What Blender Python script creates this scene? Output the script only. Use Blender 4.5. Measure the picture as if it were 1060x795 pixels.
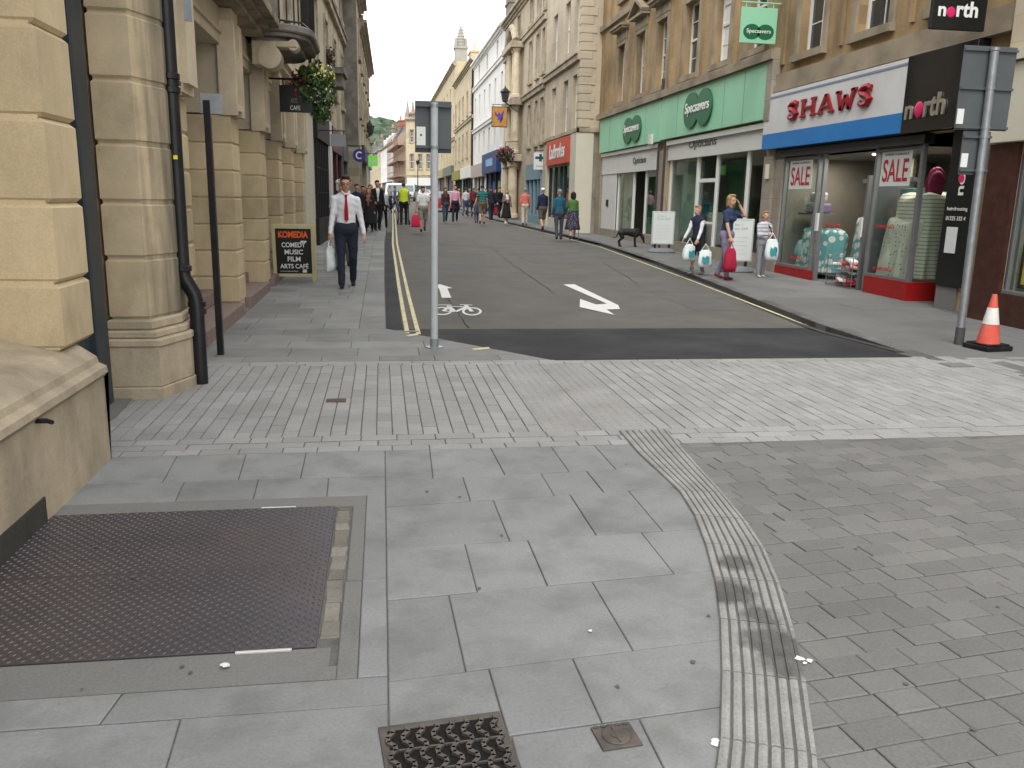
import bpy, bmesh, math, random
from mathutils import Vector, Matrix, Euler
random.seed(7)
sc=bpy.context.scene; COL=sc.collection
for o in list(bpy.data.objects): bpy.data.objects.remove(o)
R=math.radians; PI=math.pi

# ---------------------------------------------------------------- camera
F=864.; CX,CY=530.,397.5; H=1.55
dwn=Vector((449-CX,4296-CY,F)).normalized()
vp_=Vector((395-CX,203.2-CY,F)); fw=(vp_-dwn*vp_.dot(dwn)).normalized(); rt=dwn.cross(fw)
def ray(px,py):
    v=Vector((px-CX,py-CY,F)); return Vector((v.dot(rt),v.dot(fw),-v.dot(dwn)))
cam=bpy.data.cameras.new('camera'); camo=bpy.data.objects.new('camera',cam); COL.objects.link(camo)
# camera axes expressed in world space (image right, image up, backwards)
ax=Vector((rt.x,fw.x,-dwn.x)); ay=-Vector((rt.y,fw.y,-dwn.y)); az=-Vector((rt.z,fw.z,-dwn.z))
camo.matrix_world=Matrix(((ax.x,ay.x,az.x,0),(ax.y,ay.y,az.y,0),(ax.z,ay.z,az.z,H),(0,0,0,1)))
cam.sensor_width=36; cam.lens=F/1060*36; cam.clip_start=.05; cam.clip_end=3000
sc.camera=camo
# ---------------------------------------------------------------- light
w=bpy.data.worlds.new('World'); sc.world=w; w.use_nodes=True; nt=w.node_tree; nt.nodes.clear()
sky=nt.nodes.new('ShaderNodeTexSky'); sky.sky_type='NISHITA'; sky.sun_disc=False
SE,SR=52,200
sky.sun_elevation=R(SE); sky.sun_rotation=R(SR); sky.air_density=1; sky.dust_density=2; sky.ozone_density=1
hs=nt.nodes.new('ShaderNodeHueSaturation'); hs.inputs['Saturation'].default_value=.10
bg=nt.nodes.new('ShaderNodeBackground'); bg.inputs['Strength'].default_value=.15
ou=nt.nodes.new('ShaderNodeOutputWorld')
nt.links.new(sky.outputs[0],hs.inputs['Color'])
mxs=nt.nodes.new('ShaderNodeMix'); mxs.data_type='RGBA'; mxs.inputs[0].default_value=.72; mxs.inputs[7].default_value=(7.3,7.4,7.5,1)   # even cloud cover
nt.links.new(hs.outputs[0],mxs.inputs[6]); nt.links.new(mxs.outputs[2],bg.inputs[0]); nt.links.new(bg.outputs[0],ou.inputs[0])
sl=bpy.data.lights.new('sun','SUN'); sl.energy=.8; sl.angle=R(25); sl.color=(1,.97,.92)
so=bpy.data.objects.new('sun',sl); COL.objects.link(so)
sd=Vector((math.sin(R(SR))*math.cos(R(SE)),math.cos(R(SR))*math.cos(R(SE)),math.sin(R(SE))))
so.rotation_euler=sd.to_track_quat('Z','Y').to_euler()
sc.view_settings.view_transform='Standard'; sc.view_settings.look='None'; sc.view_settings.exposure=1.22; sc.view_settings.gamma=1
sc.render.engine='CYCLES'; sc.cycles.max_bounces=5; sc.cycles.transparent_max_bounces=8
# ---------------------------------------------------------------- helpers
def gz(y): return max(0.,.011*(y-11))
def lerp_tab(t,y):
    if y<=t[0][0]: return t[0][1]
    for (a,b),(c,d) in zip(t,t[1:]):
        if y<=c: return b+(d-b)*(y-a)/(c-a)
    return t[-1][1]
XL=[(7.9,1.72),(10.05,.03),(15,.03),(27,.07),(41,.26),(70,.61),(100,1.0),(140,1.4)]
XR=[(7.7,5.64),(10.4,5.82),(16.8,6.5),(22,6.95),(28.2,7.22),(33,7.12),(37,6.92),(49,6.42),(69,6.5),(140,6.8)]
def xl(y): return lerp_tab(XL,y)
def xr(y): return lerp_tab(XR,y)
def rz(y): return gz(y)-.1*min(1,max(0,(y-7.95)/2.4))
def G(px,py,dz=0.):
    r=ray(px,py); z=0.
    for i in range(40):
        t=(z+dz-H)/r.z; p=r*t; z=gz(p.y)
    return Vector((p.x,p.y,z))
def G0(px,py):
    r=ray(px,py); p=r*(-H/r.z); return (p.x,p.y)
def PY(px,py,Y):
    r=ray(px,py)*1.; p=r*(Y/r.y); return Vector((p.x,p.y,p.z+H))

MATS={}
def M(name,base,rough=.8,var=.12,scale=6,bump=.05,island=0,metal=0,spec=.3,stain=None,sscale=1.2,samt=.5,sthr=.5,bscale=None,trans=0,fine=0,stretch=(1,1,1),fn=None,emit=0):
    if name in MATS: return MATS[name]
    m=bpy.data.materials.new(name); m.use_nodes=True; n=m.node_tree.nodes; l=m.node_tree.links
    b=n['Principled BSDF']; b.inputs['Roughness'].default_value=rough; b.inputs['Metallic'].default_value=metal
    b.inputs['Specular IOR Level'].default_value=spec
    tc=n.new('ShaderNodeTexCoord'); mp=n.new('ShaderNodeMapping'); mp.inputs['Scale'].default_value=stretch
    l.new(tc.outputs['Object'],mp.inputs[0])
    rgb=n.new('ShaderNodeRGB'); rgb.outputs[0].default_value=(*base,1); cur=rgb.outputs[0]
    if fn: cur=fn(n,l,tc,mp,cur)
    def mixc(a,bcol,fac,mode='MIX'):
        x=n.new('ShaderNodeMix'); x.data_type='RGBA'; x.blend_type=mode
        for s,v in ((x.inputs[0],fac),(x.inputs[6],a),(x.inputs[7],bcol)):
            if isinstance(v,(int,float)): s.default_value=v
            elif isinstance(v,tuple): s.default_value=(*v,1)
            else: l.new(v,s)
        return x.outputs[2]
    if stain:
        ns=n.new('ShaderNodeTexNoise'); ns.inputs['Scale'].default_value=sscale; ns.inputs['Detail'].default_value=6; ns.inputs['Roughness'].default_value=.6
        l.new(mp.outputs[0],ns.inputs['Vector'])
        mr=n.new('ShaderNodeMapRange'); mr.inputs[1].default_value=sthr-.08; mr.inputs[2].default_value=sthr+.15; mr.inputs[4].default_value=samt
        l.new(ns.outputs[0],mr.inputs[0]); cur=mixc(cur,tuple(stain),mr.outputs[0])
    def mul(a,fac_out,amt):
        mr=n.new('ShaderNodeMapRange'); mr.inputs[3].default_value=1-amt; mr.inputs[4].default_value=1+amt; mr.clamp=False
        l.new(fac_out,mr.inputs[0])
        v=n.new('ShaderNodeVectorMath'); v.operation='SCALE'; l.new(a,v.inputs[0]); l.new(mr.outputs[0],v.inputs['Scale']); return v.outputs[0]
    if var:
        no=n.new('ShaderNodeTexNoise'); no.inputs['Scale'].default_value=scale; no.inputs['Detail'].default_value=8; no.inputs['Roughness'].default_value=.65
        l.new(mp.outputs[0],no.inputs['Vector']); cur=mul(cur,no.outputs[0],var*2)
    if fine:
        nf=n.new('ShaderNodeTexNoise'); nf.inputs['Scale'].default_value=90; nf.inputs['Detail'].default_value=3
        l.new(tc.outputs['Object'],nf.inputs['Vector']); cur=mul(cur,nf.outputs[0],fine)
    if island:
        ge=n.new('ShaderNodeNewGeometry'); cur=mul(cur,ge.outputs['Random Per Island'],island)
    l.new(cur,b.inputs['Base Color'])
    if bump:
        nb=n.new('ShaderNodeTexNoise'); nb.inputs['Scale'].default_value=bscale or scale*5; nb.inputs['Detail'].default_value=5
        l.new(tc.outputs['Object'],nb.inputs['Vector'])
        bp=n.new('ShaderNodeBump'); bp.inputs['Strength'].default_value=min(1,bump*4); bp.inputs['Distance'].default_value=.01
        l.new(nb.outputs[0],bp.inputs['Height']); l.new(bp.outputs[0],b.inputs['Normal'])
    if emit:
        b.inputs['Emission Color'].default_value=(*base,1); b.inputs['Emission Strength'].default_value=emit
    MATS[name]=m; return m
def glass_mat(name,tint=(.9,.95,.93),amount=1.):
    if name in MATS: return MATS[name]
    m=bpy.data.materials.new(name); m.use_nodes=True; n=m.node_tree.nodes; l=m.node_tree.links; n.clear()
    o=n.new('ShaderNodeOutputMaterial'); t=n.new('ShaderNodeBsdfTransparent'); t.inputs[0].default_value=(*tint,1)
    g=n.new('ShaderNodeBsdfGlossy'); g.inputs['Roughness'].default_value=.02
    lw=n.new('ShaderNodeLayerWeight'); lw.inputs[0].default_value=.5; pw=n.new('ShaderNodeMath'); pw.operation='POWER'; pw.inputs[1].default_value=5
    fr=n.new('ShaderNodeMath'); fr.operation='MULTIPLY_ADD'; fr.inputs[1].default_value=.9; fr.inputs[2].default_value=.05; mx=n.new('ShaderNodeMixShader')
    l.new(lw.outputs['Facing'],pw.inputs[0]); l.new(pw.outputs[0],fr.inputs[0])
    l.new(fr.outputs[0],mx.inputs[0]); l.new(t.outputs[0],mx.inputs[1]); l.new(g.outputs[0],mx.inputs[2]); l.new(mx.outputs[0],o.inputs[0])
    MATS[name]=m; return m

class MB:
    def __init__(s): s.bm=bmesh.new()
    def quad(s,*ps,mi=0):
        f=s.bm.faces.new([s.bm.verts.new(p) for p in ps]); f.material_index=mi; return f
    def box(s,x0,x1,y0,y1,z0,z1,mi=0,bev=0):
        v=[s.bm.verts.new((x,y,z)) for z in (z0,z1) for x,y in ((x0,y0),(x1,y0),(x1,y1),(x0,y1))]
        fs=[s.bm.faces.new([v[i] for i in q]) for q in ((3,2,1,0),(4,5,6,7),(0,1,5,4),(1,2,6,5),(2,3,7,6),(3,0,4,7))]
        for f in fs: f.material_index=mi
        if bev:
            es=list({e for f in fs for e in f.edges})
            r=bmesh.ops.bevel(s.bm,geom=es,offset=bev,segments=2,affect='EDGES',profile=.5)
            for f in r['faces']: f.material_index=mi
        return s
    def prism(s,poly,z0,z1,mi=0,ch=0):
        """extruded polygon (ccw); ch: chamfer size at the top and bottom"""
        n=len(poly); c=Vector((sum(p[0] for p in poly)/n,sum(p[1] for p in poly)/n))
        def inset(d):
            out=[]
            for i in range(n):
                a,b,e=(Vector(poly[(i+k)%n][:2]) for k in (-1,0,1))
                d1=(b-a).normalized(); d2=(e-b).normalized(); n1=Vector((-d1.y,d1.x)); n2=Vector((-d2.y,d2.x))
                k=(n1+n2); k=k/max(.3,k.dot(n1)); out.append(b+k*d)
            return out
        rings=[(0,z0),(0,z1)] if not ch else [(ch,z0),(0,z0+ch),(0,z1-ch),(ch,z1)]
        vs=[[s.bm.verts.new((p[0],p[1],z)) for p in inset(d)] for d,z in rings]
        for a,b in zip(vs,vs[1:]):
            for i in range(n): s.bm.faces.new((a[i],a[(i+1)%n],b[(i+1)%n],b[i])).material_index=mi
        s.bm.faces.new(vs[0][::-1]).material_index=mi; s.bm.faces.new(vs[-1]).material_index=mi
        return s
    def tube(s,pts,r,seg=8,mi=0,cap=True,flat=None):
        pts=[Vector(p) for p in pts]; rs=r if isinstance(r,(list,tuple)) else [r]*len(pts); rings=[]
        up=Vector((0,0,1)); prev=None
        for i,p in enumerate(pts):
            d=((pts[min(i+1,len(pts)-1)]-pts[max(i-1,0)])).normalized()
            a=prev-d*prev.dot(d) if prev is not None and (prev-d*prev.dot(d)).length>.01 else d.cross(up if abs(d.z)<.9 else Vector((0,1,0)))
            a.normalize(); prev=a; b=d.cross(a)
            rings.append([s.bm.verts.new(p+a*rs[i]*math.cos(2*PI*k/seg)+b*rs[i]*(flat or 1)*math.sin(2*PI*k/seg)) for k in range(seg)])
        for q,t in zip(rings,rings[1:]):
            for k in range(seg): s.bm.faces.new((q[k],q[(k+1)%seg],t[(k+1)%seg],t[k])).material_index=mi
        if cap:
            s.bm.faces.new(rings[0][::-1]).material_index=mi; s.bm.faces.new(rings[-1]).material_index=mi
        return s
    def cyl(s,p0,p1,r,seg=16,mi=0): return s.tube([p0,p1],r,seg,mi)
    def ell(s,c,r,mi=0,u=14,v=9,rot=None,jit=0):
        m=Matrix.Translation(c)@(rot.to_matrix().to_4x4() if rot else Matrix())@Matrix.Diagonal((*r,1))
        N=s.bm.verts.new; top=N(m@Vector((0,0,1))); bot=N(m@Vector((0,0,-1)))
        rg=[[N(m@Vector((math.sin(PI*j/v)*math.cos(2*PI*k/u),math.sin(PI*j/v)*math.sin(2*PI*k/u),math.cos(PI*j/v)))) for k in range(u)] for j in range(1,v)]
        fs=[]
        for k in range(u):
            q=(k+1)%u; fs.append(s.bm.faces.new((top,rg[0][k],rg[0][q]))); fs.append(s.bm.faces.new((bot,rg[-1][q],rg[-1][k])))
            for a,c in zip(rg,rg[1:]): fs.append(s.bm.faces.new((a[k],c[k],c[q],a[q])))
        for f in fs: f.material_index=mi; f.smooth=True
        return s
    def cap_(s,p0,p1,r0,r1,seg=12,flat=1,axis=None):
        """tapered capsule; flat squeezes the section along the axis perpendicular to 'axis'"""
        p0=Vector(p0);p1=Vector(p1); d=(p1-p0); L=d.length; d=d/L if L>1e-6 else Vector((0,0,1))
        a=(axis-d*axis.dot(d)).normalized() if axis is not None else d.cross(Vector((0,0,1)) if abs(d.z)<.9 else Vector((0,1,0))).normalized()
        b=d.cross(a); rings=[]
        for t in (-1,-.8,-.45,0): rings.append((p0+d*t*r0, r0*math.sqrt(max(0.0009,1-t*t))))
        for t in (0,.45,.8,1): rings.append((p1+d*t*r1, r1*math.sqrt(max(0.0009,1-t*t))))
        vs=[[s.bm.verts.new(c+a*r*math.cos(2*PI*k/seg)+b*r*flat*math.sin(2*PI*k/seg)) for k in range(seg)] for c,r in rings]
        for q,t in zip(vs,vs[1:]):
            for k in range(seg): s.bm.faces.new((q[k],q[(k+1)%seg],t[(k+1)%seg],t[k])).smooth=True
        s.bm.faces.new(vs[0][::-1]); s.bm.faces.new(vs[-1]); return s
    def mesh(s,name,mats):
        bmesh.ops.recalc_face_normals(s.bm,faces=s.bm.faces)
        me=bpy.data.meshes.new(name); s.bm.to_mesh(me); s.bm.free()
        for m in (mats if isinstance(mats,(list,tuple)) else [mats]): me.materials.append(m)
        return me
    def build(s,name,mats,parent=None,loc=None,smooth=False,recalc=True,rot=0):
        if recalc: bmesh.ops.recalc_face_normals(s.bm,faces=s.bm.faces)
        if smooth:
            for f in s.bm.faces: f.smooth=True
        me=bpy.data.meshes.new(name); s.bm.to_mesh(me); s.bm.free()
        for m in (mats if isinstance(mats,(list,tuple)) else [mats]): me.materials.append(m)
        return put(name,me,parent,loc,rot)
def put(name,me,parent=None,loc=None,rot=0):
    o=bpy.data.objects.new(name,me); COL.objects.link(o)
    if parent: o.parent=parent
    if loc is not None: o.location=loc
    if rot: o.rotation_euler=(0,0,rot)
    return o
def tag(o,label=None,cat=None,group=None,kind=None):
    if label: o['label']=label
    if cat: o['category']=cat
    if group: o['group']=group
    if kind: o['kind']=kind
    return o
def thing(name,label,cat,loc=(0,0,0),rot=0,group=None):
    o=bpy.data.objects.new(name,None); COL.objects.link(o); o.location=loc; o.rotation_euler=(0,0,rot); o.empty_display_size=.2
    return tag(o,label,cat,group)
def copy_tree(o,parent=None,kids=None):
    if kids is None:
        kids={}
        for x in bpy.data.objects:
            if x.parent: kids.setdefault(x.parent.name,[]).append(x)
    c=o.copy(); COL.objects.link(c); c.parent=parent
    for ch in kids.get(o.name,[]): copy_tree(ch,c,kids)
    return c
def struct(mb,name,mats,**k): return tag(mb.build(name,mats,**k),kind='structure')
def text(s,w,h,mat,parent,loc,name='lettering',depth=.01,bold=0.,rot=0,shear=0,label=None):
    """flat or raised lettering, fitted to w x h metres, facing local -y; loc = lower left corner"""
    cu=bpy.data.curves.new(name,'FONT'); cu.body=s; cu.size=1; cu.extrude=.5; cu.offset=bold; cu.resolution_u=6; cu.shear=shear
    t=bpy.data.objects.new(name,cu); COL.objects.link(t); bpy.context.view_layer.update()
    me=bpy.data.meshes.new_from_object(t.evaluated_get(bpy.context.evaluated_depsgraph_get())); bpy.data.objects.remove(t)
    xs=[v.co.x for v in me.vertices]; ys=[v.co.y for v in me.vertices]; x0,x1,y0,y1=min(xs),max(xs),min(ys),max(ys)
    for v in me.vertices:
        v.co=Vector(((v.co.x-x0)/(x1-x0)*w,-(v.co.z+.5)*depth,(v.co.y-y0)/(y1-y0)*h))
    me.materials.clear(); me.materials.append(mat)
    o=put(name,me,parent,loc,rot)
    return o
def ev(mb,voxel,smooth=4):
    """fuse overlapping shapes into one continuous surface"""
    me=bpy.data.meshes.new('tmp'); bmesh.ops.recalc_face_normals(mb.bm,faces=mb.bm.faces); mb.bm.to_mesh(me); mb.bm.free()
    o=bpy.data.objects.new('tmp',me); COL.objects.link(o)
    r=o.modifiers.new('r','REMESH'); r.mode='VOXEL'; r.voxel_size=voxel; r.use_smooth_shade=True
    s=o.modifiers.new('s','SMOOTH'); s.factor=.5; s.iterations=smooth
    bpy.context.view_layer.update()
    out=bpy.data.meshes.new_from_object(o.evaluated_get(bpy.context.evaluated_depsgraph_get()))
    bpy.data.objects.remove(o); bpy.data.meshes.remove(me); return out

import numpy as np
def wrinkle(me,amp,fr):
    n=len(me.vertices); co=np.empty(n*3); no=np.empty(n*3); me.vertices.foreach_get('co',co); me.vertices.foreach_get('normal',no)
    c=co.reshape(-1,3); d=np.sin(c[:,2]*fr[2]+c[:,0]*fr[0]+c[:,1]*fr[1]+2*np.sin(c[:,0]*7+c[:,1]*9+c[:,2]*3))*(.3+.7*np.abs(np.sin(c[:,2]*9+c[:,0]*11)))
    c+=no.reshape(-1,3)*(d*amp)[:,None]; me.vertices.foreach_set('co',co)
def cut(me,test):
    # drop the faces whose centre passes the test (numpy array in, mask out)
    n=len(me.polygons); c=np.empty(n*3); me.polygons.foreach_get('center',c); m=test(c.reshape(-1,3))
    nv=len(me.vertices); co=np.empty(nv*3); me.vertices.foreach_get('co',co)
    nl=len(me.loops); li=np.empty(nl,dtype=int); me.loops.foreach_get('vertex_index',li); ls=np.empty(n,dtype=int); lt=np.empty(n,dtype=int)
    me.polygons.foreach_get('loop_start',ls); me.polygons.foreach_get('loop_total',lt)
    keep=[i for i in range(n) if not m[i]]; faces=[li[ls[i]:ls[i]+lt[i]] for i in keep]
    used=np.unique(np.concatenate(faces)); mp=np.full(nv,-1); mp[used]=np.arange(len(used))
    out=bpy.data.meshes.new('cut'); out.from_pydata(co.reshape(-1,3)[used].tolist(),[],[mp[f].tolist() for f in faces]); out.polygons.foreach_set('use_smooth',[True]*len(faces)); bpy.data.meshes.remove(me); return out
# ---------------------------------------------------------------- materials
def brickfn(bw,bh,mort,dark,off=.5,axes='xz',var=.12):
    def fn(n,l,tc,mp,cur):
        sp=n.new('ShaderNodeSeparateXYZ'); cb=n.new('ShaderNodeCombineXYZ'); l.new(tc.outputs['Object'],sp.inputs[0])
        l.new(sp.outputs['XYZ'.index(axes[0].upper())],cb.inputs[0]); l.new(sp.outputs['XYZ'.index(axes[1].upper())],cb.inputs[1])
        br=n.new('ShaderNodeTexBrick'); l.new(cb.outputs[0],br.inputs['Vector']); br.offset=off
        br.inputs['Scale'].default_value=1; br.inputs['Brick Width'].default_value=bw; br.inputs['Row Height'].default_value=bh
        br.inputs['Mortar Size'].default_value=mort; br.inputs['Mortar Smooth'].default_value=.3; br.inputs['Bias'].default_value=0
        br.inputs['Color1'].default_value=(1-var,)*3+(1,); br.inputs['Color2'].default_value=(1+var,1+var,1+var,1); br.inputs['Mortar'].default_value=(dark,)*3+(1,)
        x=n.new('ShaderNodeMix'); x.data_type='RGBA'; x.blend_type='MULTIPLY'; x.inputs[0].default_value=1; x.clamp_result=False
        l.new(cur,x.inputs[6]); l.new(br.outputs['Color'],x.inputs[7]); return x.outputs[2]
    return fn
STONE=M('bath_stone',(.57,.46,.29),.9,.2,2.2,.1,island=.13,stain=(.20,.16,.11),sscale=1.3,samt=.6,sthr=.54,fine=.2,stretch=(1,1,.5))
STONE_P=M('plinth_stone',(.41,.345,.25),.9,.2,4,.14,island=.08,stain=(.17,.145,.11),sscale=2.2,samt=.6,sthr=.52,fine=.2,stretch=(1,1,.5))
STONE_L=M('pale_stone',(.55,.47,.34),.9,.14,3,.06,island=.12,stain=(.17,.14,.1),sscale=1.4,samt=.45,sthr=.57,fine=.12)
STONE_D=M('grey_stone',(.20,.185,.155),.9,.2,3,.08,stain=(.08,.075,.065),sscale=2,samt=.6,sthr=.5,fine=.15)
ASH_O=M('stained_ashlar',(.38,.265,.14),.9,.2,1.6,.06,stain=(.115,.085,.05),sscale=.9,samt=.7,sthr=.5,fine=.12,stretch=(1,1,.45),fn=brickfn(.75,.32,.004,.75,var=.07))
TRIM_O=M('stained_trim',(.32,.265,.19),.9,.22,4,.06,stain=(.10,.08,.06),sscale=2,samt=.6,sthr=.5,fine=.12)
ASH_T=M('tan_ashlar',(.49,.42,.315),.9,.14,1.6,.05,stain=(.17,.14,.1),sscale=.8,samt=.5,sthr=.54,stretch=(1,1,.4),fn=brickfn(.8,.34,.005,.75,var=.06))
ASH_Y=M('honey_ashlar',(.50,.42,.28),.9,.14,1.6,.05,stain=(.2,.16,.1),sscale=.8,samt=.5,sthr=.54,fn=brickfn(.8,.34,.005,.8,var=.05))
ASH_LF=M('left_ashlar',(.47,.41,.30),.9,.14,1.2,.05,stain=(.15,.13,.1),sscale=.7,samt=.6,sthr=.5,stretch=(1,1,.4),fn=brickfn(.8,.34,.005,.78,var=.06))
TRIM_T=M('tan_trim',(.41,.355,.265),.9,.16,3,.05,stain=(.12,.1,.08),sscale=1.6,samt=.6,sthr=.5)
WHITE_W=M('white_render',(.66,.65,.62),.85,.06,1.2,.02,stain=(.42,.41,.38),sscale=.8,samt=.5,sthr=.55,stretch=(1,1,.4))
CREAM=M('cream_paint',(.56,.53,.43),.6,.05,2,.01,stain=(.4,.37,.3),sscale=1,samt=.4,sthr=.58)
WHITE=M('white_paint',(.74,.74,.72),.45,.04,5,0,stain=(.5,.48,.43),sscale=3,samt=.3,sthr=.6)
WINW=M('window_white',(.72,.71,.67),.5,.04,8,0)
DGLASS=M('dark_glass',(.035,.042,.045),.05,.3,.8,0,spec=.6)
DOORP=M('blue_grey_paint',(.028,.040,.050),.4,.15,5,.02,stain=(.06,.065,.07),sscale=4,samt=.3)
BLACK=M('black_paint',(.012,.012,.014),.35,.3,6,.03,stain=(.035,.032,.03),sscale=5,samt=.5,sthr=.55)
BLACKM=M('black_matt',(.014,.014,.016),.6,.2,6,0)
STEEL=M('galvanised_steel',(.30,.32,.34),.45,.12,9,.02,metal=.55,stain=(.2,.21,.22),sscale=14,samt=.5)
POSTG=M('grey_post_paint',(.42,.45,.48),.45,.06,7,.01,stain=(.3,.31,.32),sscale=5,samt=.3)
SIGNB=M('sign_back_grey',(.080,.090,.096),.55,.06,3,.01,stain=(.10,.12,.13),sscale=4,samt=.3)
STICK=M('sticker',(.68,.69,.68),.5,.05,30,0)
SLATE=M('slate_roof',(.09,.09,.095),.8,.2,3,.05,fn=brickfn(.3,.2,.01,.6,axes='xy'))
FLAG=M('pennant_flagstone',(.210,.217,.219),.75,.16,1.6,.07,island=.09,stain=(.125,.125,.118),sscale=3.4,samt=.6,sthr=.54,fine=.22,bscale=40)
FLAG2=M('pavement_slab',(.205,.208,.203),.8,.12,1.2,.05,island=.15,stain=(.15,.148,.14),sscale=2,samt=.6,sthr=.5,fine=.15)
SETT=M('pale_granite_sett',(.275,.275,.272),.8,.10,1.5,.08,island=.09,stain=(.235,.23,.222),sscale=1.6,samt=.6,sthr=.52,fine=.28)
DSETT=M('dark_sett',(.143,.140,.135),.75,.16,1.3,.1,island=.11,stain=(.15,.147,.14),sscale=.9,samt=.6,sthr=.5,fine=.3)
JOINT=M('joint_grit',(.115,.112,.105),.95,.3,20,.1)
def blot(n,l,tc,mp,cur):
    # two dark spills that soaked into the strip, and worn grime between them
    no=n.new('ShaderNodeTexNoise'); no.inputs['Scale'].default_value=14; no.inputs['Detail'].default_value=5; l.new(tc.outputs['Object'],no.inputs['Vector'])
    for (px,py,r) in ((752,615,.085),(762,585,.05),(800,668,.085),(812,690,.06),(788,640,.05)):
        c=G0(px,py); d=n.new('ShaderNodeVectorMath'); d.operation='DISTANCE'; l.new(tc.outputs['Object'],d.inputs[0]); d.inputs[1].default_value=(c[0],c[1],.01)
        a=n.new('ShaderNodeMath'); a.operation='MULTIPLY_ADD'; a.inputs[1].default_value=.11; l.new(no.outputs[0],a.inputs[0]); l.new(d.outputs['Value'],a.inputs[2])
        m=n.new('ShaderNodeMapRange'); m.inputs[1].default_value=r+.105; m.inputs[2].default_value=r+.055; m.inputs[4].default_value=.85; l.new(a.outputs[0],m.inputs[0])
        x=n.new('ShaderNodeMix'); x.data_type='RGBA'; l.new(m.outputs[0],x.inputs[0]); l.new(cur,x.inputs[6]); x.inputs[7].default_value=(.055,.053,.052,1); cur=x.outputs[2]
    return cur
TACT=M('corduroy_paving',(.265,.263,.252),.85,.2,5,.12,island=.0,stain=(.17,.168,.16),sscale=4,samt=.6,sthr=.53,fine=.35,fn=blot)
ASPH=M('old_asphalt',(.112,.106,.097),.9,.2,1.1,.2,stain=(.105,.100,.092),sscale=.5,samt=.7,sthr=.5,fine=.35,bscale=120)
ASPH_N=M('new_tarmac',(.024,.025,.028),.85,.2,1.4,.25,stain=(.06,.06,.062),sscale=.8,samt=.6,fine=.3,bscale=120)
PAVR=M('right_pavement_stone',(.14,.14,.137),.85,.12,1.2,.06,island=.07,stain=(.125,.123,.118),sscale=1.1,samt=.6,sthr=.5,fine=.2)
KERB=M('kerb_stone',(.13,.128,.122),.85,.2,3,.1,island=.2,stain=(.05,.05,.05),sscale=2,samt=.6,fine=.2)
KERBD=M('dark_kerb_face',(.055,.054,.052),.9,.25,4,.1,island=.2)  # darker tone than the kerb tops, for kerb face and gutter
MARKW=M('white_marking',(.60,.60,.58),.7,.08,10,.03,stain=(.4,.4,.39),sscale=14,samt=.5,sthr=.6)
MARKY=M('yellow_marking',(.62,.55,.33),.8,.15,10,.03,stain=(.28,.26,.2),sscale=9,samt=.7,sthr=.54)
CONC=M('concrete',(.172,.173,.168),.9,.2,3,.1,stain=(.14,.135,.125),sscale=3,samt=.6,fine=.3)
RUBBLE=M('sandstone_rubble',(.19,.178,.155),.9,.2,6,.2,island=.3,fine=.3)
GRASS=M('verge',(.05,.08,.03),.95,.3,1,.1)

# ---------------------------------------------------------------- ground
b=MB()
ys=[-30,0,5,11,20,40,70,100,140,230,300]
for a,c in zip(ys,ys[1:]):
    b.quad((-300,a,gz(a)-.16),(300,a,gz(a)-.16),(300,c,gz(c)-.16),(-300,c,gz(c)-.16))
a=gz(300)-.16; b.quad((-2500,300,a),(2500,300,a),(2500,2600,a),(-2500,2600,a))
struct(b,'ground',ASPH)
# road with the ramp up to the raised table
b=MB(); ys=[7.95,8.5,9.2,10.05,10.35]+[10.7+i*2 for i in range(5)]+[20+4*i for i in range(16)]+[90,110,140]
for a,c in zip(ys,ys[1:]):
    b.quad((xl(a),a,rz(a)),(xr(a),a,rz(a)),(xr(c),c,rz(c)),(xl(c),c,rz(c)))
struct(b,'road',ASPH)
b=MB(); ys=[7.95,8.5,9.2,10.0,10.62]
for a,c in zip(ys,ys[1:]):
    b.quad((xl(a),a,rz(a)+.004),(xr(a)-.12,a,rz(a)+.004),(xr(c)-.12,c,rz(c)+.004),(xl(c)+.0,c,rz(c)+.004))
struct(b,'new_tarmac_patch',ASPH_N)
b=MB()
for a,c in ((10.62,13),(13,16),(16,20),(20,26),(26,34)):   # dark gutter strip left
    b.quad((xl(a)+.01,a,rz(a)+.004),(xl(a)+.22,a,rz(a)+.004),(xl(c)+.22,c,rz(c)+.004),(xl(c)+.01,c,rz(c)+.004))
struct(b,'gutter_strip',ASPH_N)
b=MB(); random.seed(4)
def seam(P,w):
    for p,q in zip(P,P[1:]):
        n_=max(1,int((Vector(q)-Vector(p)).length/.35)); last=None
        for k in range(n_+1):
            c=Vector(p).lerp(Vector(q),k/n_)+Vector((random.uniform(-.02,.02),random.uniform(-.02,.02))); ww=w*random.uniform(.5,1.4)
            cur=((c.x-ww,c.y,rz(c.y)+.006),(c.x+ww,c.y+ww,rz(c.y)+.006))
            if last: b.quad(last[0],last[1],cur[1],cur[0])
            last=cur
seam([(3.0,14.5),(3.1,20),(3.4,27)],.008); seam([(1.1,10.7),(1.05,15)],.010); seam([(.9,15),(2.9,16.1)],.014); seam([(5.0,16),(5.6,21)],.008)
struct(b,'road_seam',ASPH_N)
b=MB()
for cx,cy,w_,l_ in ((1.7,19,.5,1.6),(4.3,23,.6,2.5),(2.2,29,.9,2.0),(5.2,13.2,.4,.9)):
    b.quad((cx-w_,cy-l_,rz(cy-l_)+.003),(cx+w_,cy-l_,rz(cy-l_)+.003),(cx+w_*1.05,cy+l_,rz(cy+l_)+.003),(cx-w_,cy+l_,rz(cy+l_)+.003))
struct(b,'road_repair',M('grey_repair_asphalt',(.098,.096,.094),.9,.2,1.3,.2,fine=.35))

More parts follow.
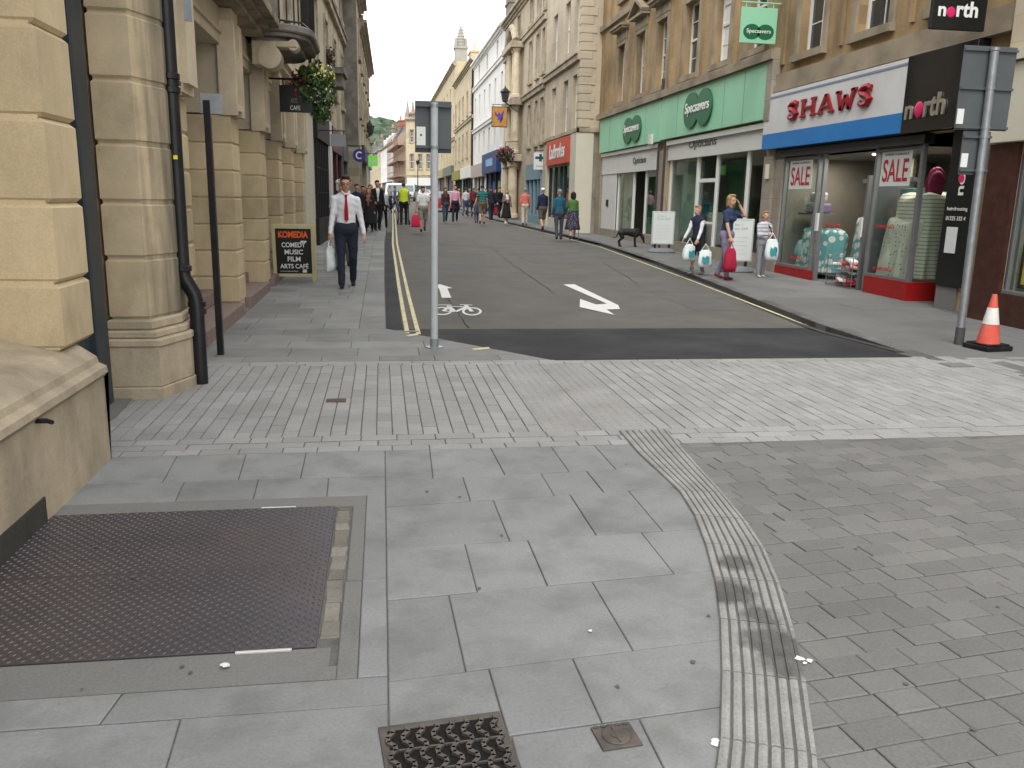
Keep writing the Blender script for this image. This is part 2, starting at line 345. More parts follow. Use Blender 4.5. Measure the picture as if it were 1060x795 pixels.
def slab(b,poly,z,th=.03,gap=.0024,ch=.0025,mi=0,zf=None):
    """one paving stone with a small rounded arris; poly ccw"""
    n=len(poly); c=Vector((sum(p[0] for p in poly)/n,sum(p[1] for p in poly)/n))
    rings=[]
    def ins(d):
        out=[]
        for i in range(n):
            a,q,e=(Vector(poly[(i+k)%n][:2]) for k in (-1,0,1))
            if (q-a).length<1e-5 or (e-q).length<1e-5: out.append(q+(c-q).normalized()*d); continue
            d1=(q-a).normalized(); d2=(e-q).normalized(); n1=Vector((-d1.y,d1.x)); n2=Vector((-d2.y,d2.x)); k=n1+n2
            k=k/max(.5,k.dot(n1)); out.append(q+k*d)
        return out
    zz=lambda p:(zf(p.y) if zf else 0)+z
    rs=[[b.bm.verts.new((p.x,p.y,zz(p)-dz)) for p in ins(d)] for d,dz in ((gap,th),(gap,ch),(gap+ch*1.3,0))]
    for q,t in zip(rs,rs[1:]):
        for i in range(n): b.bm.faces.new((q[i],q[(i+1)%n],t[(i+1)%n],t[i])).material_index=mi
    b.bm.faces.new(rs[-1]).material_index=mi
def ccw(poly):
    a=sum(poly[i][0]*poly[(i+1)%len(poly)][1]-poly[(i+1)%len(poly)][0]*poly[i][1] for i in range(len(poly)))
    return poly if a>0 else poly[::-1]

# joint beds under the paving
b=MB(); b.quad((-4,-3,-.007),(9.6,-3,-.007),(9.6,8.0,-.007),(-4,8.0,-.007))
struct(b,'paving_bed',JOINT)
b=MB(); ys=[8.0,9,10.05,11,15,20,27,34,41,55,70,100]
for a,c in zip(ys,ys[1:]):
    b.quad((-6,a,gz(a)-.012),(xl(a)-.01,a,gz(a)-.012),(xl(c)-.01,c,gz(c)-.012),(-6,c,gz(c)-.012))
    b.quad((xr(a)+.01,a,gz(a)-.012),(9.6,a,gz(a)-.012),(9.6,c,gz(c)-.012),(xr(c)+.01,c,gz(c)-.012))
struct(b,'pavement_bed',JOINT)

# corduroy strip centre line, left and right edges traced on the ground
SL=[(640.4,446.6),(661,470),(678,486),(703,509.5),(718.6,535),(729.7,565),(739,600),(744.5,643),(746,697),(744,767),(734,840),(724,930)]
SRr=[(690,445),(711,470),(728,489),(749,512),(772,540),(791,568),(807,605),(821,651),(834,708),(845,784),(852,860),(858,950)]
SL=[Vector(G0(*p)) for p in SL]; SRr=[Vector(G0(*p)) for p in SRr]
def stripx(y):
    pts=[((a+c)/2) for a,c in zip(SL,SRr)]
    pts=sorted(pts,key=lambda p:p.y)
    return lerp_tab([(p.y,p.x) for p in pts],y)
# foreground flagstones: rows bounded by traced lines, joints traced per row
def gl(p,q):  # a ground line as function x->y
    (x0,y0),(x1,y1)=G0(*p),G0(*q); return lambda x:y0+(y1-y0)*(x-x0)/(x1-x0)
lines=[lambda x:5.06,gl((395,498),(674,484)),gl((395,525),(691,505)),gl((395,568.6),(680,550)),gl((395,622),(729,591)),gl((395,706),(736,663)),gl((395,780),(742,732)),lambda x:1.62,lambda x:1.0,lambda x:.3]
joints=[[((446,472),(448,494)),((509.6,468),(521.5,489)),((572,464.6),(588.4,487)),((615,461),(636,484))],
 [((479,494),(486.5,517)),((560.6,491.5),(571.8,509.5)),((607.5,488),(625,509.5))],
 [((511,519),(527.6,560)),((590.5,513),(617,553.6)),((650.6,508),(685,548.5))],
 [((482,567),(494,612.4)),((547,561),(566.6,606)),((665,552.7),(698,594))],
 [((465,619),(482,694)),((614,604),(655,672.5))],
 [((506,693),(528,770)),((593,682.6),(621,743))],
 [((530,765),(545,830)),((662,745),(688,795))],
 [((470,830),(480,920)),((600,820),(620,900))],[((560,930),(575,1000))]]
b=MB()
for i,js in enumerate(joints):
    lt,lb=lines[i],lines[i+1]
    xs=[(0.0,0.0)]+[(G0(*p)[0],G0(*q)[0]) for p,q in js]
    def end(line):
        x=1.2
        for _ in range(12): x=stripx(line(x))
        return x
    xs.append((end(lt),end(lb)))
    for (a,c),(d,e) in zip(xs,xs[1:]):
        if d-a<.02 and e-c<.02: continue
        slab(b,ccw([(a,lt(a)),(d,lt(d)),(e,lb(e)),(c,lb(c))]),random.uniform(-.0015,.0015))
# left of the long joint
def rowL(zy0,zy1,js,x0=-2.6,x1=0.0):
    xs=[(x0,x0)]+js+[(x1,x1)]
    for (a,c),(d,e) in zip(xs,xs[1:]): slab(b,ccw([(a,zy0),(d,zy0),(e,zy1),(c,zy1)]),random.uniform(-.0015,.0015))
gx=lambda *p:G0(*p)[0]
rowL(5.06,4.57,[(gx(181.5,474),gx(166,502)),(gx(253,473),gx(245,500)),(gx(315.7,472),gx(310,498.6))])
rowL(4.57,4.26,[(gx(187.6,503),gx(180,521)),(gx(265,502),gx(260,521)),(gx(339,500),gx(337,520))])
rowL(2.52,2.36,[(-.83,-.85)])
rowL(2.36,1.98,[(-1.35,-1.4),(-.62,-.6)])
rowL(1.98,1.5,[(-1.5,-1.5),(-.75,-.75)]); rowL(1.5,.9,[(-1.2,-1.2),(-.4,-.4)]); rowL(.9,.2,[(-1.6,-1.6),(-.8,-.8)])
# slabs between the hatch surround and the long joint
slab(b,[(-.10,3.25),(0,3.25),(0,4.26),(-.10,4.26)],0); slab(b,[(-.10,2.52),(0,2.52),(0,3.25),(-.10,3.25)],0.001)
struct(b,'flagstones',FLAG)
b=MB()
for i in range(len(SL)-1):
    a0,a1,c0,c1=SL[i],SL[i+1],SRr[i],SRr[i+1]
    n=7; prof=[]
    for k in range(n):
        for t,z in ((.04,.001),(.16,.012),(.5,.0145),(.84,.012),(.96,.001)): prof.append(((k+t)/n*.92,z))
    prof.append((.935,.001)); prof+= [(.95,.008),(1.0,.007)]
    g=.010; d=(a1-a0)
    sub=4; rows=[]
    for q in range(sub+1):
        t=g+(1-2*g)*q/sub
        L=a0.lerp(a1,t); Rr=c0.lerp(c1,t)
        rows.append([b.bm.verts.new((*(L.lerp(Rr,u)),z+.0)) for u,z in prof])
    for p,q in zip(rows,rows[1:]):
        for k in range(len(prof)-1): b.bm.faces.new((p[k],p[k+1],q[k+1],q[k])).smooth=False
    for row,zz in ((rows[0],-.01),(rows[-1],-.01)):
        lo=[b.bm.verts.new((v.co.x,v.co.y,zz)) for v in row]
        for k in range(len(prof)-1): b.bm.faces.new((row[k],row[k+1],lo[k+1],lo[k]))
struct(b,'tactile_strip',TACT)
bb=MB()
for i in range(len(SL)-1):
    bb.quad((*SL[i],.0045),(*SRr[i],.0045),(*SRr[i+1],.0045),(*SL[i+1],.0045))
struct(bb,'strip_bed',JOINT)

# raised table: pale setts laid lengthwise, with border courses
b=MB(); x=-2.7; k=0; GAP=[9,-9]
while x<9.2:
    wd=random.uniform(.098,.106); y=5.42-random.uniform(0,.2)
    yend=7.80
    y=5.42
    first=random.uniform(.08,.22)
    while y<yend-.02:
        L=first if first else random.uniform(.17,.235); first=0
        y2=min(y+L,yend)
        if yend-y2<.05: y2=yend
        inb=(1.03<x+wd/2<1.86)
        if inb: GAP[0]=min(GAP[0],x); GAP[1]=max(GAP[1],x+wd)
        if not inb: slab(b,[(x,y),(x+wd,y),(x+wd,y2),(x,y2)],random.uniform(-.002,.002),gap=.0035)
        y=y2
    x+=wd
for y0,y1 in ((5.065,5.175),(5.175,5.285),(5.30,5.42),(7.80,7.90)):
    x=-2.7+random.uniform(0,.2)
    while x<9.2:
        L=random.uniform(.2,.27); slab(b,[(x,y0),(x+L,y0),(x+L,y1),(x,y1)],random.uniform(-.002,.002),gap=.0035); x+=L
x=-2.7
while x<5.7:
    L=random.uniform(.35,.55)
    slab(b,[(x,7.90),(x+L,7.90),(x+L,7.99),(x,7.99)],0,gap=.003); x+=L
struct(b,'raised_table_setts',SETT)
b=MB()   # blister paving
for i in range(2):
    for j in range(6):
        pw_=(GAP[1]-GAP[0])/2; x0=GAP[0]+i*pw_; y0=5.42+j*.397; slab(b,[(x0,y0),(x0+pw_,y0),(x0+pw_,y0+.397),(x0,y0+.397)],0,gap=.003)
        for p in range(6):
            for q in range(6):
                cx=x0+.035+p*.069; cy=y0+.033+q*.066
                vs=[[b.bm.verts.new((cx+r*math.cos(a*PI/4),cy+r*math.sin(a*PI/4),z)) for a in range(8)] for r,z in ((.018,-.001),(.013,.005))]
                for a in range(8): b.bm.faces.new((vs[0][a],vs[0][(a+1)%8],vs[1][(a+1)%8],vs[1][a]))
                b.bm.faces.new(vs[1])
struct(b,'blister_paving',M('blister_paving_stone',(.27,.268,.262),.85,.14,2,.08,stain=(.22,.21,.2),sscale=1.5,samt=.6,sthr=.5,fine=.3))
# dark setts, courses turned a few degrees
b=MB(); ang=R(7); ca,sa=math.cos(ang),math.sin(ang); v=-1.6
while v<5.6:
    hh=random.uniform(.108,.125); u=-1+random.uniform(0,.2)
    while u<8.5:
        L=random.uniform(.15,.215)
        P=[(u,v),(u+L,v),(u+L,v+hh),(u,v+hh)]
        W=[(2.0+ca*p-sa*q,.6+sa*p+ca*q) for p,q in P]
        cx=sum(p[0] for p in W)/4; cy=sum(p[1] for p in W)/4
        W=[(p[0],min(p[1],5.06)) for p in W]
        if cy<5.04 and cx>stripx(cy)+.02 and cx<8.6 and cy>-1.2 and max(p[1] for p in W)-min(p[1] for p in W)>.03:
            W=[(max(p[0],stripx(p[1])),p[1]) for p in W]
            slab(b,W,random.uniform(-.002,.002),gap=.002,ch=.003)
        u+=L
    v+=hh
struct(b,'dark_setts',DSETT)
# left pavement beyond the table
def rows(b,y0,y1,xa,xb,wy,wx,zf):
    y=y0
    while y<y1:
        h=random.uniform(*wy); y2=min(y+h,y1); xs=[xa(y)]
        x=xa(y)+random.uniform(.2,wx[1])
        while x<xb((y+y2)/2)-.15: xs.append(x); x+=random.uniform(*wx)
        for i,x in enumerate(xs):
            last=i==len(xs)-1
            x2=xs[i+1] if not last else None
            P=[(x,y),(x2 if x2 else xb(y),y),(x2 if x2 else xb(y2),y2),(x,y2)]
            if P[1][0]-x<.03 and P[2][0]-x<.03: continue
            slab(b,P,random.uniform(-.002,.002),zf=zf)
        y=y2
b=MB()
rows(b,8.0,8.28,lambda y:-2.4,lambda y:xl(y)-.01,(.28,.28),(.5,.8),None)
rows(b,8.28,10.05,lambda y:-2.4,lambda y:xl(y)-.01,(.40,.48),(.5,.85),None)
rows(b,10.05,34,lambda y:-2.4,lambda y:xl(y)-.32,(.40,.52),(.5,.9),gz)
rows(b,34,90,lambda y:-2.0,lambda y:xl(y)-.32,(.9,1.2),(.7,1.0),gz)
y=10.05
while y<90:
    L=random.uniform(.7,1.1); slab(b,[(xl(y)-.32,y),(xl(y),y),(xl(y+L),y+L),(xl(y+L)-.32,y+L)],.001,zf=gz,th=.14); y+=L
struct(b,'left_pavement',FLAG2)
b=MB()
rows(b,8.0,90,lambda y:xr(y)+.16,lambda y:9.8,(.6,.9),(.7,1.2),gz)
rows(b,7.05,7.99,lambda y:6.0,lambda y:9.6,(.45,.5),(.5,.9),None)
struct(b,'right_pavement',PAVR)
b=MB(); y=7.75
while y<90:
    L=random.uniform(.7,1.0); slab(b,[(xr(y),y),(xr(y)+.16,y),(xr(y+L)+.16,y+L),(xr(y+L),y+L)],.002,zf=gz,th=.16,ch=.012,gap=.004); y+=L
struct(b,'right_kerb',KERB)
b=MB(); y=8.3
while y<90:
    L=random.uniform(.7,1.0); z0=lambda t:max(rz(t)-.01,gz(t)-.11)
    b.quad((xr(y)+.0005,y,z0(y)),(xr(y+L)+.0005,y+L,z0(y+L)),(xr(y+L)+.0005,y+L,gz(y+L)-.014),(xr(y)+.0005,y,gz(y)-.014)); 
    b.quad((xr(y)-.10,y,rz(y)+.009),(xr(y)+.0,y,rz(y)+.009),(xr(y+L),y+L,rz(y+L)+.009),(xr(y+L)-.10,y+L,rz(y+L)+.009)); y+=L
struct(b,'gutter_channel',KERBD)
b=MB()  # small grey block paving at the far right
for i in range(18):
    for j in range(14): slab(b,[(6.0+i*.2,5.6+j*.1),(6.2+i*.2,5.6+j*.1),(6.2+i*.2,5.7+j*.1),(6.0+i*.2,5.7+j*.1)],.006+random.uniform(0,.002),gap=.004)
struct(b,'block_paving',PAVR)

# ------------------------------------------------------------ road markings
def mark(polys,name,mat,dz=.010):
    b=MB()
    for P in polys:
        W=[]
        for p in P:
            q=G(*p,-.1); W.append((q.x,q.y,rz(q.y)+dz))
        b.bm.faces.new([b.bm.verts.new(p) for p in W])
    bmesh.ops.triangulate(b.bm,faces=b.bm.faces[:])
    o=struct(b,name,mat)
    return o
mark([[(583,295.0),(594.5,294.7),(640,316.5),(641.5,320.5),(628,321),(636,326.5),(600,318.5),(600.5,310),(617,315.8),(628.5,315)]],'white_bent_arrow',MARKW)
mark([[(455,294.5),(468.5,298.8),(463,299),(467.2,308.8),(457.3,308.8),(454.5,299),(448,298.6)]],'white_straight_arrow',MARKW)
# bicycle symbol
b=MB()
def zr(p): return (p[0],p[1],rz(p[1])+.010)
def ring(cx,cy,rx,ry,wd):
    P=[G(cx+rx*math.cos(a*PI/14),cy+ry*math.sin(a*PI/14),-.1) for a in range(28)]
    c=sum(P,Vector())/28
    for i in range(28):
        p,q=P[i],P[(i+1)%28]; f=lambda v:c+(v-c)*(1-wd)
        b.quad(zr(p),zr(q),zr(f(q)),zr(f(p)))
ring(458,322.6,10,4.2,.24); ring(488.5,323,10.2,4.2,.24)
def bar(p,q,wp=1.1):
    A=G(*p,-.1);B=G(*q,-.1); d=(B-A).normalized(); n=Vector((-d.y,d.x,0))*wp*.02
    b.quad(zr(A+n),zr(A-n),zr(B-n),zr(B+n))
for p,q in (((459,322.5),(465,317.8)),((465,317.8),(483,318.3)),((471,323.5),(483,318.3)),((459,322.5),(471,323.5)),((471,323.5),(464,317)),((481.5,316),(488.5,323)),((453,316.2),(468,316.4)),((476,316),(489,316.4))): bar(p,q,1.5)
struct(b,'white_bicycle_symbol',MARKW)
def lineY(f,w,y0,y1,name,mat,step=1.5,dz=.010,skip=None):
    b=MB(); y=y0
    while y<y1:
        y2=min(y+step,y1)
        b.quad((f(y)-w/2,y,rz(y)+dz),(f(y)+w/2,y,rz(y)+dz),(f(y2)+w/2,y2,rz(y2)+dz),(f(y2)-w/2,y2,rz(y2)+dz)); y=y2
    return struct(b,name,mat)
lineY(lambda y:xl(y)+.26,.055,10.12,75,'yellow_line',MARKY); lineY(lambda y:xl(y)+.395,.055,10.12,75,'yellow_line',MARKY)
lineY(lambda y:lerp_tab([(9,6.0-.04),(11,6.08-.14),(16.8,6.42),(27,7.1),(49,6.33),(70,6.35)],y)-.06,.05,8.95,70,'yellow_line',MARKY,step=1.0)
b=MB()
for P in ([(420,347.5),(432,345.2),(433,347),(423,348.6)],[(488,361.3),(506,359.6),(507,361.2),(491,362.8)]):
    b.bm.faces.new([b.bm.verts.new((*G0(*p),.0045)) for p in P])
struct(b,'yellow_paint_smear',MARKY)
# ------------------------------------------------------------ hill, wood
b=MB(); random.seed(3)
N=60
def hz(x,y):
    u=(x+260)/700
    return 4+ (44+26*math.sin(u*5.2+.6)+10*math.sin(u*13)) * min(1,max(0,(y-420)/260))**.8
g=[[b.bm.verts.new((-700+i*24,420+j*22,hz(-700+i*24,420+j*22)+random.uniform(-1,1))) for j in range(20)] for i in range(N)]
for i in range(N-1):
    for j in range(19): b.bm.faces.new((g[i][j],g[i+1][j],g[i+1][j+1],g[i][j+1]))
LEAFH=M('woodland_green',(.055,.082,.050),.95,.5,.06,.0,island=.45)
struct(b,'hill',M('hill_green',(.035,.055,.028),.95,.4,.05,0))
def ico_template(sub):
    t=bmesh.new(); bmesh.ops.create_icosphere(t,subdivisions=sub,radius=1); t.verts.ensure_lookup_table()
    r=([v.co.copy() for v in t.verts],[[v.index for v in f.verts] for f in t.faces]); t.free(); return r
ICO2=ico_template(2)
V=[];Fc=[]
for k in range(1500):
    x=random.uniform(-150,150); y=430+random.random()*330; r=random.uniform(3.2,6.5); c=Vector((x,y,hz(x,y)+r*.5)); n0=len(V)
    V+=[c+(v*(1+random.uniform(-.22,.22)))*r for v in ICO2[0]]; Fc+=[[n0+i for i in f] for f in ICO2[1]]
me=bpy.data.meshes.new('woodland'); me.from_pydata(V,[],Fc); me.materials.append(LEAFH)
tag(put('woodland',me),'dark green wood covering the hillside beyond the end of the street','woodland',kind='stuff')
# ------------------------------------------------------------ building helpers
WINCACHE={}
def window(parent,s0,s1,z0,z1,depth=.16,cols=2,rows=2,fm=WINW,gm=DGLASS,sash=True,fw_=.05,open_=0,name='window',blind=None):
    w=round(s1-s0,3);h=round(z1-z0,3); key=(w,h,cols,rows,fm.name,gm.name,sash,fw_,blind)
    if key not in WINCACHE:
        b=MB()
        b.box(0,fw_,0,.07,0,h); b.box(w-fw_,w,0,.07,0,h); b.box(fw_,w-fw_,0,.07,0,fw_*1.2); b.box(fw_,w-fw_,0,.07,h-fw_,h)
        if sash: b.box(fw_,w-fw_,.005,.065,h/2-.03,h/2+.03)
        for hh0,hh1,yo in ((fw_,h/2-.03,.03),(h/2+.03,h-fw_,.01)) if sash else ((fw_,h-fw_,.01),):
            for c in range(1,cols): b.box(w*c/cols-.011,w*c/cols+.011,yo,yo+.03,hh0,hh1)
            for r in range(1,rows): b.box(fw_,w-fw_,yo+.002,yo+.028,hh0+(hh1-hh0)*r/rows-.011,hh0+(hh1-hh0)*r/rows+.011)
        fme=b.mesh('window',fm)
        b=MB(); b.box(fw_*.5,w-fw_*.5,.045,.052,fw_*.5,h-fw_*.5); gme=b.mesh('glass',gm)
        WINCACHE[key]=(fme,gme)
    a,g=WINCACHE[key]
    o=put(name,a,parent,(s0,depth,z0)); put('glass',g,o); return o
def facade(parent,L,z0,z1,opens,mat,th=.3,depth=6,roof=True,name='wall',y=0.,mir=0):
    """front wall with openings (s0,s1,z0,z1) at local y, plus the sides, back and top of the building"""
    ss=sorted({0.,L}|{o[0] for o in opens}|{o[1] for o in opens}); zs=sorted({z0,z1}|{o[2] for o in opens}|{o[3] for o in opens})
    b=MB(); ins=lambda s,z:any(o[0]<s<o[1] and o[2]<z<o[3] for o in opens)
    for a,c in zip(ss,ss[1:]):
        for e,f in zip(zs,zs[1:]):
            if not ins((a+c)/2,(e+f)/2): b.quad((a,y,e),(c,y,e),(c,y,f),(a,y,f))
    for a,c,e,f in opens:
        t=y+th
        b.quad((a,y,e),(a,y,f),(a,t,f),(a,t,e)); b.quad((c,y,e),(c,t,e),(c,t,f),(c,y,f))
        b.quad((a,y,e),(a,t,e),(c,t,e),(c,y,e)); b.quad((a,y,f),(c,y,f),(c,t,f),(a,t,f))
    b.quad((0,y,z0),(0,y,z1),(0,depth,z1),(0,depth,z0)); b.quad((L,y,z0),(L,depth,z0),(L,depth,z1),(L,y,z1))
    b.quad((0,depth,z0),(0,depth,z1),(L,depth,z1),(L,depth,z0)); b.quad((0,y,z1),(L,y,z1),(L,depth,z1),(0,depth,z1))
    return b.build(name,mat,parent,recalc=False)
def cornice(parent,s0,s1,z,steps,mat,name='cornice',y=0.):
    """stack of (projection, height) fillets from z upwards"""
    b=MB()
    for p,h in steps: b.box(s0-(p if s0==0 else 0)*0,s1,y-p,y+.05,z,z+h); z+=h
    return b.build(name,mat,parent)
def frame_of(A,B): return math.atan2(B[1]-A[1],B[0]-A[0]),math.hypot(B[0]-A[0],B[1]-A[1])
def chimney(parent,s,y,z,w,d,h,n,mat=STONE_D,pot=None):
    b=MB(); b.box(s,s+w,y,y+d,z,z+h,bev=.01); b.box(s-.08,s+w+.08,y-.08,y+d+.08,z+h*.55,z+h*.55+.12); b.box(s-.1,s+w+.1,y-.1,y+d+.1,z+h,z+h+.18)
    c=b.build('chimney',mat,parent)
    for i in range(n):
        b=MB(); cx=s+w*(i+.5)/n; b.tube([(cx,y+d/2,z+h+.18),(cx,y+d/2,z+h+.3),(cx,y+d/2,z+h+.95),(cx,y+d/2,z+h+1.0)],[.17,.14,.12,.15],10); b.build('chimney_pot',pot or M('clay_pot',(.42,.2,.12),.9,.1,4,0),c)
    return c
def sill_hood(parent,s0,s1,z0,z1,mat,arch=True,w=.14,proj=.05,hood=None):
    b=MB(); b.box(s0-w-.03,s1+w+.03,-proj-.07,.14,z0-.14,z0-.002)
    if arch: b.box(s0-w,s0-.002,-proj,.0,z0,z1); b.box(s1+.002,s1+w,-proj,0,z0,z1); b.box(s0-w,s1+w,-proj-.004,0,z1+.002,z1+w)
    if hood=='flat':
        b.box(s0-w-.02,s1+w+.02,-proj-.02,0,z1+w,z1+w+.32); b.box(s0-w-.12,s1+w+.12,-proj-.22,0,z1+w+.32,z1+w+.40); b.box(s0-w-.16,s1+w+.16,-proj-.28,0,z1+w+.40,z1+w+.46)
    if hood=='ped':
        b.box(s0-w-.02,s1+w+.02,-proj-.02,0,z1+w,z1+w+.32); b.box(s0-w-.14,s1+w+.14,-proj-.22,0,z1+w+.32,z1+w+.40)
        m=(s0+s1)/2; zt=z1+w+.40; hw=(s1-s0)/2+w+.16
        for sg in (-1,1):
            v=[(m+sg*hw,zt),(m,zt+.42),(m,zt+.54),(m+sg*(hw+.04),zt+.08)]
            f=[b.bm.verts.new((p,-proj-.26,q)) for p,q in v]; g=[b.bm.verts.new((p,0,q)) for p,q in v]
            b.bm.faces.new(f); b.bm.faces.new(g[::-1])
            for i in range(4): b.bm.faces.new((f[i],f[(i+1)%4],g[(i+1)%4],g[i]))
        b.bm.faces.new([b.bm.verts.new((p,-proj-.06,q)) for p,q in ((m-hw,zt+.002),(m+hw,zt+.002),(m,zt+.42))])
    return b.build('window_surround',mat,parent)

# ============================================================ RIGHT SIDE: long stone building with the two shops
X=8.62; YF=33.9
SB=thing('shop_building','orange brown stone building with a green and a white and blue shop front','building',(X,YF,0),R(-90))
S=lambda y:YF-y
wins=[]
for yn,yf,z0,z1,kind in ((30.45,31.35,5.05,7.02,'flat'),(28.1,29.05,5.05,7.02,'ped'),(25.9,26.85,5.05,7.02,'flat'),(23.25,24.35,5.05,7.02,None),(21.05,22.05,5.05,7.02,'b'),(18.95,20.0,5.05,7.02,None),(16.35,17.35,4.60,6.9,None),(14.1,15.15,4.60,6.9,None),(11.9,12.9,4.6,6.9,None)):
    wins.append((S(yf),S(yn),z0,z1,kind))
up=[(s0,s1,8.6,10.6,None) for s0,s1,_,_,_ in wins]
opens=[w_[:4] for w_ in wins+up]
# ground floor openings for the shops
opens+=[(S(33.0),S(26.0),-.3,3.30),(S(25.2),S(18.45),-.3,3.32),(S(17.95),S(11.98),-.3,2.72)]
facade(SB,YF-10.9,-.3,12.6,opens,ASH_O,depth=7)
cornice(SB,0,YF-10.9,11.7,[(.1,.2),(.3,.15),(.45,.2),(.1,.5)],TRIM_O)
for i,(s0,s1,z0,z1,k) in enumerate(wins+up):
    bl=(k=='b')
    window(SB,s0,s1,z0,z1,.17,2,2,WINW,DGLASS if not bl else WHITE,rows and True)
    sill_hood(SB,s0,s1,z0,z1,TRIM_O,hood=k if k in('flat','ped') else None)
for a,c in ((24.6,24.72),(20.55,20.66),(17.95,18.07),(15.6,15.7),(13.4,13.5)):
    b=MB(); b.box(S(c),S(a),-.05,0,4.5,8.2); b.build('lesene',ASH_O,SB)
b=MB(); b.box(0,YF-10.9,-.12,0,7.95,8.15); b.build('string_course',TRIM_O,SB)
# stone piers between the shops
PIER=M('pier_stone',(.30,.265,.215),.85,.14,3,.05,stain=(.2,.17,.13),sscale=2,samt=.5,fn=brickfn(3,.42,.006,.6,var=.05))
for a,c,z1 in ((33.0,33.75,3.1),(25.22,25.98,3.1),(17.97,18.43,2.6)):
    b=MB(); b.box(S(c)+.003,S(a)-.003,-.07,.02,-.2,z1); b.build('pier',PIER,SB)
# --- green fascia
GREEN=M('pale_green_board',(.29,.60,.395),.4,.05,1,.004,stain=(.25,.52,.34),sscale=.9,samt=.5,stretch=(1,1,.3))
GREEND=M('dark_green_logo',(.018,.13,.055),.35,.05,3,0)
b=MB(); b.box(S(33.05),S(25.66),-.16,-.02,3.37,4.62,bev=.006); g1=b.build('fascia_board',GREEN,SB)
b=MB(); b.box(S(25.64),S(18.38),-.16,-.02,3.40,4.62,bev=.006); g2=b.build('fascia_board',GREEN,SB)
for yy in (31.6,27.2,24.2,20.8,19.6):
    b=MB(); b.box(S(yy)-.003,S(yy)+.003,-.1635,-.1601,3.41,4.61); b.build('panel_joint',M('grey_lettering',(.10,.10,.10),.5,0),g1 if yy>25.7 else g2)
b=MB(); b.box(S(33.4),S(18.1),-.26,0,4.63,4.80); b.box(S(33.4),S(18.1),-.2,0,4.80,4.86); b.build('fascia_hood',TRIM_O,SB)
b=MB(); b.box(S(18.37),S(18.1),-.2,-.01,3.35,4.63); b.build('fascia_end',PIER,SB)
def specs_logo(par,cs,cz,r,wt,ht,yb=-.165):
    b=MB(); 
    for d in (-1.,1.):
        b.bm.verts.ensure_lookup_table()
        vs=[]
        for yy in (yb-.05-(.003 if d>0 else 0),yb):
            vs.append([b.bm.verts.new((cs+d*wt*.27+wt*.315*math.cos(a*PI/24),yy,cz+r*math.sin(a*PI/24))) for a in range(48)])
        b.bm.faces.new(vs[0]); 
        for i in range(48): b.bm.faces.new((vs[0][i],vs[0][(i+1)%48],vs[1][(i+1)%48],vs[1][i]))
    lg=b.build('logo_discs',GREEND,par)
    text('Specsavers',wt,ht,WHITE,lg,(cs-wt/2,yb-.056,cz-ht*.42),bold=.012,depth=.012)
specs_logo(g1,S(28.6),3.93,.43,1.75,.34); specs_logo(g2,S(22.5),4.02,.47,1.75,.36)
WBOARD=M('white_board',(.60,.60,.57),.5,.04,2,0)
GTXT=M('grey_lettering',(.10,.10,.10),.5,0)
# --- optician shop fronts (recessed glass, white frames)
SHG=glass_mat('shop_glass')
def mull(par,s0,s1,z0,z1,y0=.05,y1=.13,m=WINW,name='mullion'):
    b=MB(); b.box(s0,s1,y0,y1,z0,z1,bev=.004); return b.build(name,m,par)
def pane(par,s0,s1,z0,z1,y=.085,m=None):
    b=MB(); b.box(s0,s1,y,y+.008,z0,z1); return b.build('window_pane',m or SHG,par)
for (ya,yb,tp,txs) in ((26.0,33.0,2.55,(27.2,29.0)),(18.45,25.2,2.78,(21.3,23.6))):
    b=MB(); b.box(S(yb)+.02,S(ya)-.02,-.10,.12,3.22,3.34); b.build('shutter_box',WBOARD,SB)
    b=MB(); b.box(S(yb)+.02,S(ya)-.02,-.03,.1,tp,3.215); bd=b.build('name_board',WBOARD,SB)
    text('Opticians',txs[1]-txs[0]-.3,.27,GTXT,bd,(S(txs[1])+.2,-.034,tp+.2),bold=.01)
    b=MB(); b.box(S(yb)+.01,S(ya)-.01,-.02,.14,-.1,.50 if ya>26-.1 else .42); b.build('stall_riser',PIER,SB)
mull(SB,S(32.95),S(30.9),-.05,2.55,-.005,.02,WBOARD,'white_panel')
b=MB(); b.box(S(32.2),S(31.9),-.03,-.006,1.35,1.6); b.build('intercom',BLACKM,SB)
for a in (30.85,28.9,27.5,26.05): mull(SB,S(a)-.05,S(a)+.05,.42,2.55)
for a,c in ((28.95,30.8),(26.1,27.45)): pane(SB,S(c),S(a),.5,2.55)
for a in (25.1,22.85,21.45,19.55,18.5): mull(SB,S(a)-.06,S(a)+.06,.3 if a not in(22.85,21.45) else 0,2.78)
for a,c in ((22.9,25.05),(19.6,21.4),(18.55,19.5)): pane(SB,S(c),S(a),.4,2.78)
IWALL=M('shop_inner_wall',(.5,.5,.42),.8,.1,1,0); IFLOOR=M('shop_floor',(.12,.11,.1),.6,.1,2,0)
GPAN=M('green_panel',(.02,.15,.06),.5,.05,2,0)
def room(s0,s1,z1,dep,m,name='shop_interior',yn=.15):
    b=MB(); b.quad((s0,.15,.02),(s1,.15,.02),(s1,dep,.02),(s0,dep,.02),mi=1); b.quad((s0,dep,.02),(s1,dep,.02),(s1,dep,z1),(s0,dep,z1))
    b.quad((s0,.15,.02),(s0,dep,.02),(s0,dep,z1),(s0,.15,z1)); b.quad((s1,yn,.02),(s1,yn,z1),(s1,dep,z1),(s1,dep,.02)); b.quad((s0,.15,z1),(s0,dep,z1),(s1,dep,z1),(s1,.15,z1))
    return b.build(name,[m,IFLOOR],SB)
room(S(32.95),S(26.05),3.2,3.5,IWALL); room(S(25.15),S(18.5),3.2,3.5,IWALL)
